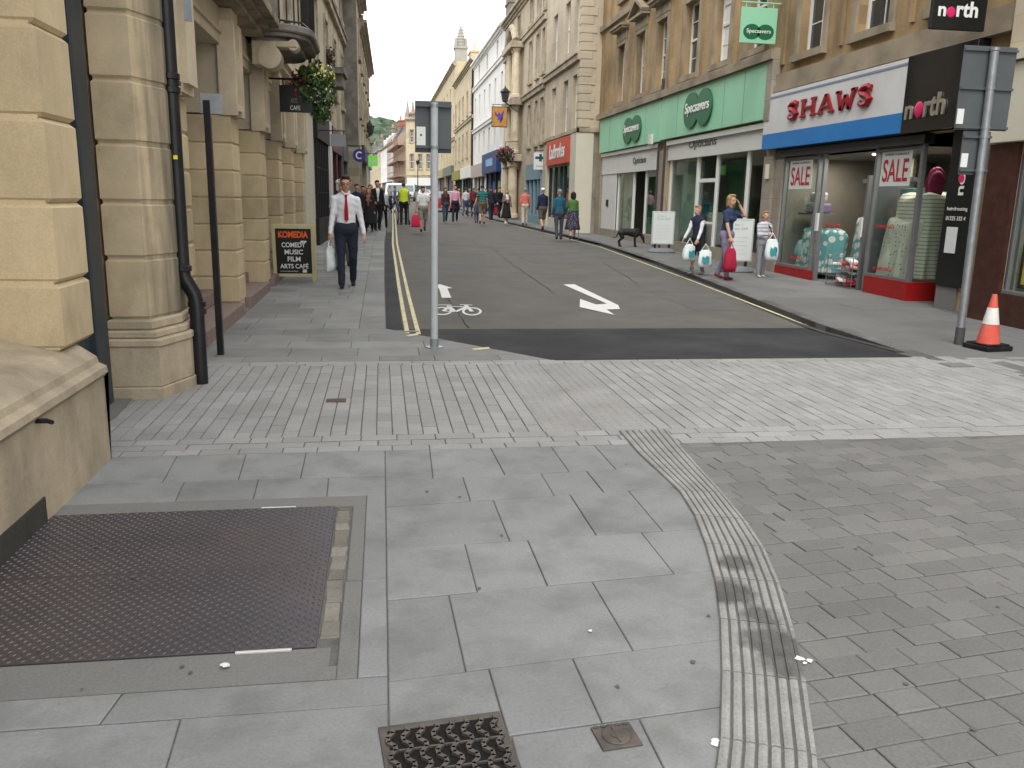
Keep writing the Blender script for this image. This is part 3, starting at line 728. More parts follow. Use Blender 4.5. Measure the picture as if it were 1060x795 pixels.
for a,c,z0,z1,m,yy in ((28.3,29.2,.1,2.5,GPAN,.7),(29.6,30.8,.5,2.5,M('blind_cream',(.5,.5,.4),.8,.05,3,0),.25),(26.1,27.4,.5,2.5,BLACKM,1.2),(21.6,22.7,.1,2.7,GPAN,.9),(23.2,24.9,.5,2.7,M('display_back',(.25,.33,.27),.7,.15,2,0),.35),(19.8,21.2,.5,2.6,BLACKM,1.3),(18.6,19.4,.4,2.3,M('inner_notice',(.3,.3,.18),.7,.2,3,0),.9),(22.0,22.4,1.2,1.5,GPAN,.3)):
    b=MB(); b.box(S(c),S(a),yy,yy+.05,z0,z1); b.build('display_panel',m,SB)
for k in range(7):
    b=MB(); s=S(24.7)+k*.22; b.box(s,s+.1,.6,.9,.9+.25*(k%3),1.0+.25*(k%3)); b.build('spectacle_stand',GPAN if k%2 else WBOARD,SB)
b=MB(); b.box(S(22.78),S(21.52),.10,.14,.05,2.1); dl=b.build('glass_door',SHG,SB)
b=MB(); 
for z0,z1 in ((.05,.2),(1.0,1.06),(2.1,2.2)): b.box(S(22.78),S(21.52),.09,.15,z0,z1)
b.build('door_rail',WINW,dl)
b=MB(); b.box(S(18.2),S(18.1),-.14,-.07,2.1,2.42,bev=.01); b.build('alarm_box',CREAM,SB)
b=MB(); b.box(S(26.55),S(26.25),-.25,-.165,3.32,3.62,bev=.01); b.build('alarm_box',WBOARD,SB)
b=MB(); b.tube([(S(25.72),-.13,4.6),(S(25.72),-.13,5.2)],.05,8); b.tube([(S(25.3),-.1,0.1),(S(25.3),-.1,3.3)],.035,8); b.tube([(S(25.9),-.1,0.1),(S(25.9),-.1,3.3)],.035,8); b.build('downpipe',M('brown_pipe',(.06,.045,.04),.6,.1,5,0),SB)
# --- white and blue shop
SW=M('white_fascia_paint',(.60,.60,.60),.4,.05,2,0,stain=(.42,.42,.42),sscale=1.5,samt=.35,sthr=.55); SBL=M('blue_fascia_paint',(.022,.17,.47),.35,.05,2,0,stain=(.03,.22,.5),sscale=1.2,samt=.4)
b=MB(); b.box(S(18.36),S(13.15),-.18,0,3.06,3.90,mi=0); b.box(S(18.36),S(13.15),-.184,0,2.74,3.058,mi=1); b.box(S(18.36),S(13.15),-.19,-.182,3.80,3.835,mi=2)
fb=b.build('fascia_board',[SW,SBL,M('grey_stripe',(.2,.25,.33),.5,0)],SB)
SRED=M('raised_red_letters',(.25,.010,.016),.3,.06,4,0)
b=MB()
def letter(s,h,kind,wd):
    z=3.27+.0; t=.085; y0,y1=-.222,-.186
    bx=lambda a,c,e,f:b.box(s+a,s+c,y0,y1,z+e,z+f,bev=.006)
    sf=.05
    if kind=='H':
        for q in (.03,wd-t-.06): bx(q,q+t+.03,sf,h-sf); bx(q-.045,q+t+.075,0,sf); bx(q-.045,q+t+.075,h-sf,h)
        bx(.03+t,wd-t-.03,h/2-.03,h/2+.03)
    if kind in 'AW':
        segs=[((.09,sf),(wd/2,h)),((wd/2,h),(wd-.09,sf))] if kind=='A' else [((.07,h),(wd*.3,0)),((wd*.3,0),(wd/2,h*.75)),((wd/2,h*.75),(wd*.7,0)),((wd*.7,0),(wd-.07,h))]
        for (a,c),(d,e) in segs:
            p=[(a-.05,c),(a+.05,c),(d+.05,e),(d-.05,e)]
            f=[b.bm.verts.new((s+u,y0,z+v_)) for u,v_ in p]; g=[b.bm.verts.new((s+u,y1,z+v_)) for u,v_ in p]
            b.bm.faces.new(f); b.bm.faces.new(g[::-1])
            for i in range(4): b.bm.faces.new((f[i],f[(i+1)%4],g[(i+1)%4],g[i]))
        if kind=='A': bx(-.01,.19,0,sf); bx(wd-.19,wd+.01,0,sf); bx(wd*.3,wd*.7,h*.28,h*.42)
        else: bx(-.02,.17,h-sf,h); bx(wd-.17,wd+.02,h-sf,h)
    if kind=='S':
        P=[(wd*.86,h*.80),(wd*.62,h*.93),(wd*.35,h*.9),(wd*.17,h*.73),(wd*.32,h*.57),(wd*.62,h*.46),(wd*.84,h*.28),(wd*.68,h*.1),(wd*.38,h*.06),(wd*.12,h*.2)]
        b.tube([(s+u,(y0+y1)/2,z+v_) for u,v_ in P],[.045,.05,.06,.068,.07,.07,.068,.06,.05,.045],8)
        bx(wd*.78,wd*.88,h*.66,h*.97); bx(wd*.1,wd*.2,h*.02,h*.32)
for k,yy,wd in (('S',17.18,.46),('H',16.62,.58),('A',15.94,.60),('W',15.28,.68),('S',14.52,.46)): letter(S(yy),.36,k,wd)
b.build('raised_lettering',SRED,fb)
b=MB(); b.box(0+S(18.1),S(10.95),-.14,0,3.93,4.05); b.box(S(18.1),S(10.95),-.1,0,4.05,4.3); b.build('string_course',TRIM_O,SB)
b=MB(); b.box(S(13.14),S(11.5),-.2,0,2.72,3.92,bev=.005); nf=b.build('fascia_board',M('gloss_black_panel',(.010,.010,.012),.08,.1,2,0,spec=.6),SB)
PINK=M('pink_dot',(.62,.02,.13),.4,0); CHROME=M('gold_chrome_letters',(.55,.50,.42),.25,.05,4,0,metal=.7)
text('n',.20,.21,CHROME,nf,(S(13.03),-.205,2.93),bold=.02,depth=.03); b=MB(); b.ell((S(12.70),-.21,3.06),(.115,.02,.125)); b.build('pink_disc',PINK,nf)
text('rth',.50,.34,CHROME,nf,(S(12.55),-.205,2.93),bold=.02,depth=.03)
GREYM=M('grey_metal_frame',(.20,.205,.21),.4,.1,5,0,metal=.4)
b=MB()
for i in range(6): b.box(S(17.95),S(12.7),-.06+.004*i,.1,2.56+i*.028,2.582+i*.028)
b.box(S(17.95),S(12.7),-.04,.12,2.555,2.735); b.build('roller_shutter_box',M('shutter_dark',(.06,.06,.06),.5,.1,5,0),SB)
RED=M('red_tiles',(.30,.012,.012),.35,.12,3,0,fn=brickfn(.1,.1,.003,.6,off=0,var=.08))
b=MB(); b.box(S(17.6),S(15.98),.0,.1,-.05,.25); b.build('stall_riser',RED,SB)
b=MB(); b.box(S(14.05),S(12.77),.0,.1,-.05,.33); b.box(S(12.87),S(12.77),.1,1.6,-.05,.33); b.build('stall_riser',RED,SB)
b=MB(); b.box(S(17.95),S(17.6),-.01,.1,-.05,2.56); b.build('pier',PIER,SB)
for s in (S(17.58),S(16.15),S(15.93),S(14.12),S(12.83)): mull(SB,s-.035,s+.035,.05,2.555,.03,.11,GREYM)
for s0,s1,z in ((S(17.58),S(16.15),.27),(S(14.1),S(12.83),.35),(S(17.58),S(16.15),2.5),(S(14.1),S(12.83),2.5)): mull(SB,s0+.036,s1-.036,z-.025,z+.03,.035,.105,GREYM,'rail')
pane(SB,S(17.55),S(16.18),.29,2.5,.07); pane(SB,S(14.08),S(12.86),.37,2.5,.07)
b=MB(); b.box(S(12.845),S(12.837),.11,1.55,.36,2.5); b.build('window_pane',SHG,SB)
mull(SB,S(12.87),S(12.80),.05,2.555,1.55,1.62,GREYM)
# doorway lobby with open door, transom
b=MB(); b.box(S(15.93)-.0,S(14.15),.9,.97,2.0,2.08); b.box(S(15.0)-.03,S(15.0)+.03,.9,.97,.05,2.55); b.box(S(14.4)-.03,S(14.4)+.03,.9,.97,.05,2.0); b.build('door_frame',GREYM,SB)
b=MB(); b.box(S(14.42),S(14.36),.08,.9,.04,2.1); b.build('open_door',GREYM,SB)
b=MB(); b.box(S(14.43),S(14.35),.02,.05,1.0,1.35); b.box(S(16.0),S(15.9),.0,.028,1.05,1.4); b.build('alarm_gate_box',WBOARD,SB)
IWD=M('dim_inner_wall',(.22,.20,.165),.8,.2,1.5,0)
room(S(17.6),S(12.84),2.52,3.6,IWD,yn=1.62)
b=MB()
for k in range(9): b.box(S(15.8)+k*.1,S(15.8)+k*.1+.07,1.3,1.36,.9,2.45)
b.build('hanging_curtain',M('beige_curtain',(.22,.17,.11),.9,.1,4,0),SB)
b=MB(); b.box(S(12.8),S(11.98),1.7,1.76,-.1,2.7); b.build('entrance_curtain',BLACKM,SB)
b=MB(); b.box(S(12.72),S(12.35),1.45,1.5,.3,2.6,bev=.01); b.build('entrance_drape',M('cream_drape',(.2,.17,.13),.9,.1,4,0),SB)
b=MB(); b.ell((S(14.95),.5,2.5),(.05,.05,.015)); b.build('ceiling_lamp',M('lamp_glow',(1,.9,.7),.5,0,emit=3),SB)
for yy,pw in ((15.0,14),(16.9,9),(13.5,9)):  # lobby lamp, plus two added fills that brighten the display windows
    al=bpy.data.lights.new('shop_lamp_and_fill','AREA'); al.energy=pw; al.size=.5; al.color=(1,.93,.82); ao=bpy.data.objects.new('shop_lamp_and_fill',al); COL.objects.link(ao); ao.location=(X+.75,yy,2.47)
REDT=M('red_print',(.42,.02,.03),.5,0)
PAPER=M('white_paper',(.62,.64,.63),.7,.04,6,0)
for s0,s1,z0,z1,ps in ((S(17.38),S(16.42),1.88,2.46,.8),(S(13.98),S(13.12),1.90,2.48,.75)):
    b=MB(); b.box(s0,s1,.055,.062,z0,z1); p=b.build('sale_poster',PAPER,SB)
    text('SALE',(s1-s0)*.84,.38,REDT,p,(s0+(s1-s0)*.08,.0545,z0+.07),bold=.012,depth=.004); text('SUMMER CLEARANCE',(s1-s0)*.8,.035,GTXT,p,(s0+(s1-s0)*.1,.0545,z1-.07),depth=.004)
for s0,s1,z in ((S(17.1),S(16.5),.42),(S(15.7),S(15.1),1.15),(S(13.9),S(13.35),.45),(S(13.95),S(13.4),1.18),(S(12.83)+.01,S(12.83)+.02,.5)):
    if s1-s0>.1: text('SHAWS·SALE',s1-s0,.06,REDT,SB,(s0,.064,z),name='window_transfer',bold=.02,depth=.004)
# hairdresser's black panel and plinth
b=MB(); b.box(S(11.98),S(11.3),-.06,.25,.38,2.70,bev=.004); hp=b.build('black_panel',M('satin_black',(.012,.013,.013),.3,.2,3,0),SB)
b=MB(); b.box(S(11.98),S(11.5),-.03,.25,-.1,.375,bev=.01); b.build('plinth_block',STONE_D if 0 else CONC,SB)
t=text('north',.72,.17,WHITE,hp,(0,0,0),bold=.02,depth=.004); t.rotation_euler=(0,R(-90),0); t.location=(S(11.58),-.064,1.74)
b=MB(); b.ell((S(11.66),-.066,1.985),(.075,.004,.075)); b.build('pink_disc',PINK,hp)
text('hairdressing',.46,.07,WHITE,hp,(S(11.9),-.064,1.50),depth=.004); text('01225 332 4',.44,.06,WHITE,hp,(S(11.9),-.064,1.37),depth=.004)
b=MB(); b.box(S(11.84),S(11.6),-.075,-.061,.88,1.27,bev=.002); b.build('notice',PAPER,hp)
# ---- next building at the right edge
X2=8.44
NB=thing('cream_fronted_building','pale stone building with cream fascia and dark red marble pier at right edge','building',(X2,10.88,0),R(-90))
facade(NB,10.88+2,-.3,12.4,[(.55,3.9,.45,2.28),(.6,1.6,4.7,6.9),(3.0,4.0,4.7,6.9)],ASH_T,depth=7)
MARB=M('dark_red_marble',(.055,.022,.016),.25,.35,7,0,stain=(.07,.03,.024),sscale=10,samt=.5)
b=MB(); b.box(-.03,.52,-.06,-.003,-.1,2.42); b.box(.52,4.4,-.06,-.003,-.1,.42); b.box(-.02,.0,-.003,.3,-.1,2.4); b.build('marble_cladding',MARB,NB)
b=MB(); b.box(.0,8,-.16,-.003,2.43,3.45,bev=.01); b.box(.0,8,-.22,-.003,3.47,3.62); b.build('cream_fascia',CREAM,NB)
mull(NB,.53,3.95,.42,.47,-.03,.1,GREYM,'sill'); mull(NB,.53,.59,.47,2.28,0,.1,GREYM); mull(NB,3.85,3.92,.47,2.28,0,.1,GREYM)
pane(NB,.59,3.85,.47,2.28,.05)
b=MB(); b.quad((.45,1.0,.3),(4,1.0,.3),(4,1.0,2.4),(.45,1.0,2.4)); b.quad((.45,.3,.3),(4,.3,.3),(4,1.0,.3),(.45,1.0,.3)); b.quad((.45,.3,.3),(.45,1.0,.3),(.45,1.0,2.4),(.45,.3,2.4)); b.quad((4,.3,.3),(4,1.,.3),(4,1,2.4),(4,.3,2.4)); b.quad((.45,.3,2.4),(4,.3,2.4),(4,1.,2.4),(.45,1.,2.4)); b.build('window_backing',M('display_cream',(.36,.36,.29),.8,.1,2,0),NB)
window(NB,.6,1.6,4.7,6.9,.17); window(NB,3,4,4.7,6.9,.17)
# poster and books in that window
pz=thing('window_poster','black display poster with yellow lettering in the shop window at right edge','poster',(X2+.12,10.24,.5),R(-90))
b=MB(); b.box(0,.62,0,.02,0,.62,bev=.003); b.build('poster_board',BLACKM,pz)
YEL=M('yellow_print',(.72,.5,.03),.5,.1,5,0)
text('MINIONS',.5,.09,YEL,pz,(.06,-.003,.49),bold=.03,depth=.004)
b=MB(); b.box(.06,.56,-.006,-.001,.06,.42); b.build('yellow_panel',YEL,pz)
for k,(dy,dz,c) in enumerate(((.1,.70,(.1,.2,.3)),(.45,.70,(.5,.5,.45)),(.25,1.05,(.2,.35,.12)),(.62,1.0,(.45,.12,.1)))):
    b=MB(); b.box(0,.26,0,.04,0,.3,bev=.003); b.box(.03,.23,-.003,0,.16,.25,mi=1)
    o=b.build('display_book',[M('book%d'%k,c,.5,.2,8,0),PAPER]); o.location=(X2+.2,10.22-dy,.5+dz); o.rotation_euler=(R(-12),0,R(-90))
    tag(o,['dark blue book standing just above the poster in the right window','pale book beside the dark blue one in the right window','green book on the upper row of the right window','red book on the upper row of the right window'][k],'book',group='books in the right window')
b=MB(); b.box(.6,3.8,.2,.6,1.16,1.2); b.build('display_shelf',BLACKM,NB); b=MB(); b.box(.6,3.8,.2,.5,1.5,1.53); b.build('display_shelf',BLACKM,NB)
# ============================================================ RIGHT SIDE, further up the street
CURT=M('net_curtain_pane',(.20,.20,.185),.15,.25,3,0,spec=.6)
def terrace(name,label,A,B,z1,rows_,mat,trim,depth=6,corn=None,shop=None,zb=-.3,surround=True,strings=(),cat='building',hoods=None,ww=2,wr=2,gm=DGLASS):
    """rows_: list of (z0,z1,[(s0,s1),...])"""
    ang,L=frame_of(A,B); o=thing(name,label,cat,(A[0],A[1],0),ang)
    op=[(s0,s1,z0,z2) for z0,z2,ss in rows_ for s0,s1 in ss]
    if shop: op+=[(a,c,zb,shop[1]) for a,c in shop[0]]
    facade(o,L,zb,z1,op,mat,depth=depth)
    for z0,z2,ss in rows_:
        for s0,s1 in ss:
            window(o,s0,s1,z0,z2,.14,ww,wr,WINW,gm if (int(s0*7+z0*3)%3) else CURT)
            if surround: sill_hood(o,s0,s1,z0,z2,trim,w=.12)
    for z in strings: b=MB(); b.box(0,L,-.14,0,z,z+.22); b.box(0,L,-.2,0,z+.22,z+.28); b.build('string_course',trim,o)
    if corn: cornice(o,-.1,L+.1,z1-.5,corn,trim)
    return o,L
CORN=[(.1,.12),(.22,.12),(.36,.14),(.2,.2)]
def spread(L,n,w,off=0.,m=.8): return [(m+off+(L-2*m-w)*i/max(1,n-1),m+off+(L-2*m-w)*i/max(1,n-1)+w) for i in range(n)]
# red-fascia bookmaker building
lad,L=terrace('bookmaker_building','tan stone building with quoined corner and red shop fascia beyond the green shop front','x' and (7.8,41.2),(7.8,33.9),12.4,
  [(7.55,9.6,[(1.55,2.5),(4.1,5.05),(5.95,6.8)]),(4.4,6.5,[(1.55,2.5),(4.1,5.05),(5.95,6.8)]),(10.3,11.7,[(1.55,2.5),(4.1,5.05),(5.95,6.8)])],ASH_T,TRIM_T,depth=5,strings=(6.95,),shop=([(1.5,6.3)],3.0),surround=False)
b=MB()
for k in range(36):
    z=4.4+k*.32-.0
    if z<12: b.box(L-.45+(.1 if k%2 else 0),L+.035,-.035,.6 if k%2 else .45,z+.01,z+.31,bev=.012)
b.build('quoins',ASH_T,lad)
b=MB(); b.box(0,L+.1,-.12,0,4.22,4.36); b.box(L,L+.1,-.1,1.2,4.22,4.36); b.build('string_course',TRIM_T,lad)
LRED=M('red_orange_fascia',(.50,.062,.03),.4,.04,2,0)
b=MB(); b.box(1.45,6.25,-.16,-.02,3.08,4.15,bev=.01); f=b.build('fascia_board',LRED,lad)
text('Ladbrokes',3.3,.62,WHITE,f,(2.2,-.165,3.34),bold=.015,shear=.2)
b=MB(); b.box(6.32,L+.03,-.10,-.0,.0,4.2); b.box(L,L+.06,-.10,.62,.0,4.2); b.build('cream_pilaster',CREAM,lad)
b=MB(); b.box(.9,1.42,-.08,-.002,.0,4.1); b.build('cream_pilaster',CREAM,lad)
b=MB(); b.box(1.45,6.3,-.02,.15,.2,.75); b.build('stall_riser',CREAM,lad)
for s in (1.5,2.7,3.9,4.7,6.2): mull(lad,s,s+.09,.3,3.0,.0,.1,DOORP)
pane(lad,1.5,6.3,.75,3.0,.07); b=MB(); b.quad((1.5,.9,.2),(6.3,.9,.2),(6.3,.9,3.),(1.5,.9,3.)); b.build('window_backing',M('dim_teal',(.05,.07,.07),.7,.3,1,0),lad)
for s in (2.0,3.1,5.2): b=MB(); b.box(s,s+.55,.3,.34,.9,2.6); b.build('window_poster',M('pale_poster',(.35,.38,.36),.6,.1,5,0),lad)
b=MB(); b.tube([(L+.02,.9,.3),(L+.05,.95,3.0),(L+.05,.95,12)],.05,8); b.build('downpipe',M('brown_pipe',(.06,.045,.04)),lad)
b=MB(); b.tube([(L+.04,1.15,2.2),(L+.06,1.1,1.6),(L+.06,.9,1.0),(L+.06,.95,.6),(L+.06,1.2,.45)],.02,6); b.build('loose_cable',BLACKM,lad)
b=MB(); b.box(L-.02,L+.012,.6,1.3,.0,4.2); b.build('grey_render',M('grey_render',(.30,.28,.235),.9,.18,2,.05,stain=(.14,.13,.1),sscale=1.4,samt=.7),lad)
# columned building
cb,L=terrace('columned_building','tan stone building with tall columns over a dark red doorway halfway up the street','x' and (7.8,55.2),(7.8,41.25),12.3,
  [(7.55,9.55,[(.8,1.6),(2.4,3.2),(9.3,10.1),(11.4,12.2),(13.0,13.75)]),(4.3,6.4,[(.8,1.6),(2.4,3.2),(9.3,10.1),(11.4,12.2),(13.0,13.75)]),(10.4,11.6,[(.8,1.6),(2.4,3.2),(5.2,6.0),(9.3,10.1),(11.4,12.2),(13.0,13.75)])],ASH_T,TRIM_T,depth=7,strings=(6.75,9.85),corn=CORN,shop=([(9.2,13.7),(4.9,6.4)],3.2))
for s in (4.55,6.85):
    b=MB(); b.tube([(s,-.42,.5),(s,-.42,.7),(s,-.42,.75),(s,-.42,3.3),(s,-.42,3.35),(s,-.42,3.6)],[.36,.36,.27,.24,.34,.34],14); b.build('column',STONE_L,cb)
    for q in (-.3,.3):
        b=MB(); b.tube([(s+q,-.36,4.05),(s+q,-.36,4.2),(s+q,-.36,4.25),(s+q,-.36,6.4),(s+q,-.36,6.6)],[.25,.25,.19,.16,.25],12); b.build('column',STONE_L,cb)
        b=MB(); b.tube([(s+q,-.36,7.05),(s+q,-.36,7.2),(s+q,-.36,7.25),(s+q,-.36,9.4),(s+q,-.36,9.6)],[.25,.25,.19,.16,.25],12); b.build('column',STONE_L,cb)
b=MB(); b.box(3.9,7.5,-.75,0,3.62,4.0,bev=.03); b.build('entablature',TRIM_T,cb)
b=MB(); b.box(3.8,7.6,-.7,0,6.62,7.0,bev=.03); b.build('balcony_ledge',TRIM_T,cb)
b=MB(); b.box(3.9,7.5,-.75,0,9.62,9.95,bev=.03); b.build('entablature',TRIM_T,cb)
b=MB(); b.box(4.0,7.4,-.85,0,.0,.3); b.build('column_base',TRIM_T,cb)
b=MB(); b.tube([(4.1+3.2*i/12,-.45,10.0+.9*math.sin(PI*i/12)) for i in range(13)],.2,8); b.build('arched_pediment',TRIM_T,cb)
MAROON=M('maroon_paint',(.06,.012,.016),.4,.1,3,0)
b=MB(); b.box(4.9,6.4,.05,.12,.2,3.15); b.build('door',MAROON,cb)
BLU=M('pale_blue_shopfront',(.17,.27,.32),.5,.08,3,0)
b=MB(); b.box(9.2,13.7,-.08,.05,2.55,3.35); b.box(9.2,13.7,-.05,.1,.1,.75)
for s in (9.2,10.4,11.6,12.7,13.55): b.box(s,s+.14,-.06,.08,.75,2.55)
b.build('blue_shop_front',BLU,cb); pane(cb,9.3,13.6,.75,2.55,.06)
b=MB(); b.quad((9.2,.8,.2),(13.7,.8,.2),(13.7,.8,3.),(9.2,.8,3.)); b.build('window_backing',M('lit_blue_display',(.2,.25,.3),.7,.3,3,0),cb)
# white rendered building
wb,L=terrace('white_building','white rendered building with a navy blue shop front and a tall chimney','x' and (7.8,73.6),(7.8,55.25),12.5,
  [(10.75,11.9,[(3.4,4.3),(8.6,9.5),(14.2,15.1)]),(7.7,9.6,spread(18.3,6,.85)),(4.9,6.6,spread(18.3,6,.85))],WHITE_W,WHITE_W,depth=7,strings=(10.2,6.85),corn=[(.08,.1),(.2,.15),(.34,.12),(.1,.2)],shop=([(1,8.6),(9.6,17.4)],3.9),surround=False)
b=MB(); b.box(L-.02,L+.03,.0,7,9.6,12.6); b.build('gable',STONE_D,wb)
chimney(wb,L-1.8,.25,12.5,1.6,1.5,1.9,3,STONE_D,M('clay_pot',(.42,.2,.12)))
NAVY=M('navy_fascia',(.012,.035,.13),.4,.1,3,0); 
b=MB(); b.box(9.4,17.6,-.35,.05,3.3,4.7,bev=.02); nv=b.build('navy_fascia',NAVY,wb); b=MB(); b.box(12.0,15.6,-.37,-.352,3.75,4.25,bev=.02); b.build('sign_plate',M('pale_blue_plate',(.2,.35,.6),.5,.4,5,0),nv)
b=MB(); b.box(.8,9.2,-.3,.05,3.2,4.2,bev=.02); b.build('pale_fascia',M('pale_pink_fascia',(.38,.33,.31),.5,.1,3,0),wb)
for s in (1,3.4,5.9,8.4,9.6,12.2,14.8,17.2): mull(wb,s,s+.16,.3,3.3,-.03,.1,NAVY if s>9 else WINW)
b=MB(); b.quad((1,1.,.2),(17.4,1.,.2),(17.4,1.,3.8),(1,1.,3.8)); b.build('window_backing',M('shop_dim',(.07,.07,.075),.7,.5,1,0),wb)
for s,c in ((10.2,(.1,.2,.5)),(13.1,(.65,.6,.05)),(15.4,(.4,.04,.12)),(2.0,(.5,.5,.5)),(4.5,(.25,.3,.2)),(6.4,(.6,.55,.5))):
    b=MB(); b.box(s,s+1.2,.4,.45,1.2,2.8); b.build('window_poster',M('poster_%d'%int(s*10),c,.6,.2,5,0),wb)
# further tan houses
th,L=terrace('tan_house','honey coloured stone house between the white building and the plain tan one','x' and (7.8,92.2),(7.8,73.65),13.2,
  [(8.9,10.9,spread(18.5,5,1.0)),(5.2,7.4,spread(18.5,5,1.0))],ASH_Y,TRIM_T,strings=(8.2,),corn=CORN,shop=([(1,8.6),(9.6,17.4)],3.6))
b=MB(); b.box(.8,8.8,-.4,.05,3.3,4.2,bev=.02); b.build('olive_fascia',M('olive_fascia',(.22,.2,.03),.5,.1,3,0),th)
b=MB(); b.box(9.4,17.6,-.3,.05,3.3,4.3,bev=.02); b.build('white_fascia',WBOARD,th)
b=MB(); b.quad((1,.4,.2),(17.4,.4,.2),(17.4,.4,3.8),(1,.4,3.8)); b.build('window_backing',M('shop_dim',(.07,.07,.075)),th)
for s in (1,3.4,5.9,8.4,9.6,12.2,14.8,17.2): mull(th,s,s+.2,.3,3.3,-.03,.1,M('dark_green_wood',(.02,.06,.04),.5,.1,3,0))
b=MB(); b.tube([(18.4,-.1,.4),(18.4,-.1,13)],.08,8); b.build('downpipe',BLACKM,th)
chimney(th,1.5,1.2,13.2,2.6,1.0,2.6,4,ASH_Y,M('cream_pot',(.5,.46,.36),.9,.1,4,0))
t2,L=terrace('plain_house','plain tan stone house with a long roof parapet behind the signpost','x' and (7.6,131),(7.8,92.3),15.5,
  [(11.5,13.4,spread(38.5,9,1.1)),(8.2,10.2,spread(38.5,9,1.1)),(5.2,7.0,spread(38.5,9,1.1))],ASH_Y,TRIM_T,corn=CORN,strings=(7.6,),surround=False,shop=([(1,12),(13,25),(26,37)],4.0))
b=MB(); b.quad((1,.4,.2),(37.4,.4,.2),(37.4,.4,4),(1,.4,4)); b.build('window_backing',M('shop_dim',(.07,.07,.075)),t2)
for s0,c in ((1,(.05,.06,.15)),(13,(.3,.25,.1)),(26,(.1,.12,.1))):
    b=MB(); b.box(s0,s0+11.5,-.3,.05,4.0,5.0); b.build('shop_fascia',M('far_fascia_%d'%s0,c,.5,.1,3,0),t2)
TURR=M('turret_stone',(.30,.285,.25),.9,.15,1.5,0)
def spire(name,label,x,y,zb,zt,w,n=4):
    o=thing(name,label,'church tower',(x,y,zb))
    H_=zt-zb
    b=MB(); b.box(-w/2,w/2,-w/2,w/2,0,H_*.45); b.box(-w*.58,w*.58,-w*.58,w*.58,H_*.42,H_*.47); b.build('tower',TURR,o)
    b=MB(); b.tube([(0,0,H_*.45),(0,0,H_*.93),(0,0,H_)],[w*.52,w*.1,w*.02],8); 
    for k in range(6): z=H_*(.5+.07*k); r=w*(.5-.42*(z/H_-.45)/.48); b.tube([(0,0,z),(0,0,z+.12)],r+.07,8)
    b.build('spire',TURR,o)
    for i in (-1,1):
        for j in (-1,1): b=MB(); b.tube([(i*w*.42,j*w*.42,H_*.44),(i*w*.42,j*w*.42,H_*.58),(i*w*.42,j*w*.42,H_*.72)],[w*.12,w*.1,w*.01],6); b.build('pinnacle',TURR,o)
    return o
p=PY(477,40,100); spire('church_turret','single stone turret rising behind the chimneys of the honey coloured house',p.x,100,16,PY(477,25,100).z,1.35)
p=PY(422,127,165); spire('church_turret','left of the twin stone turrets above the far corner house',p.x,165,12,PY(422,102,165).z,1.1)
p=PY(427.5,127,165); spire('church_turret','right of the twin stone turrets above the far corner house',p.x,165,12,PY(427.5,101,165).z,1.1)
# corner house that closes the view and the terrace beyond the bend
ch,L=terrace('corner_house','far honey coloured corner house facing down the street with a white ground floor','x' and (3.85,135),(10.5,130.5),13.4,
  [(9.8,11.6,spread(8,5,.62,m=.7)),(5.8,8.0,spread(8,5,.62,m=.7))],ASH_Y,TRIM_T,corn=CORN,strings=(4.6,),surround=True,shop=([(.6,7.4)],4.0),zb=1)
b=MB(); b.box(.2,7.8,-.1,.02,3.3,4.5); b.build('white_fascia',WBOARD,ch); b=MB(); b.quad((.6,.4,1),(7.4,.4,1),(7.4,.4,4),(.6,.4,4)); b.build('window_backing',WBOARD,ch)
for s in (1.6,3.4,5.2): b=MB(); b.box(s,s+.9,.3,.35,1.3,3.2); b.build('shop_window',DGLASS,ch)
sh,L=terrace('scaffolded_house','narrow pinkish stone house behind scaffolding, left of the far corner house','x' and (2.3,161),(3.8,135.5),11.6,
  [(8.4,10,spread(25,7,1.1)),(5.2,7.2,spread(25,7,1.1))],M('pinkish_stone',(.34,.25,.18),.9,.1,1,0),TRIM_T,surround=False,zb=1,shop=([(1,24)],4.2))
SCAF=M('rusty_scaffold',(.20,.10,.07),.7,.2,3,0)
for i in range(9):
    b=MB(); b.tube([(1+i*2.9,-1.2,1.2),(1+i*2.9,-1.2,11.5)],.05,5); b.build('scaffold_pole',SCAF,sh)
for z in (4.6,7.0,9.4): b=MB(); b.box(.5,24.5,-1.3,-.1,z,z+.08); b.box(.5,24.5,-1.28,-1.22,z+.9,z+.98); b.box(.5,24.5,-1.28,-1.22,z+.1,z+.3); b.build('scaffold_deck',SCAF,sh)
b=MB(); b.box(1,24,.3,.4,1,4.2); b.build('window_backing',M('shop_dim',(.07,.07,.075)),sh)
def roof(o,L,z,h,d=6,m=SLATE):
    b=MB(); b.quad((0,.2,z),(L,.2,z),(L,1.6,z+h),(0,1.6,z+h)); b.quad((0,1.6,z+h),(L,1.6,z+h),(L,d,z+h+.5),(0,d,z+h+.5)); b.quad((0,.2,z),(0,1.6,z+h),(0,d,z+h+.5),(0,d,z)); b.quad((L,.2,z),(L,d,z),(L,d,z+h+.5),(L,1.6,z+h)); b.build('roof',m,o)
roof(sh,L,11.6,1.8); chimney(sh,14,1.6,13.2,2.5,1,1.6,3,STONE_D); chimney(sh,3,1.6,13.2,2.5,1,1.6,3,M('red_chimney_brick',(.3,.13,.1),.9,.1,4,0))
wh,L=terrace('white_terrace','long white house at the bend, left of the scaffolded one','x' and (-.1,194),(2.2,161.5),11.6,
  [(8.6,10.2,spread(32,9,1.0)),(5.6,7.4,spread(32,9,1.0))],WHITE_W,TRIM_T,surround=False,zb=1,shop=([(1,31)],4.4),corn=CORN)
roof(wh,L,11.6,2.4); chimney(wh,6,1.6,13.6,3,1,2,4,STONE_D); chimney(wh,24,1.6,13.6,3,1,2,4,M('red_chimney_brick',(.3,.13,.1)))
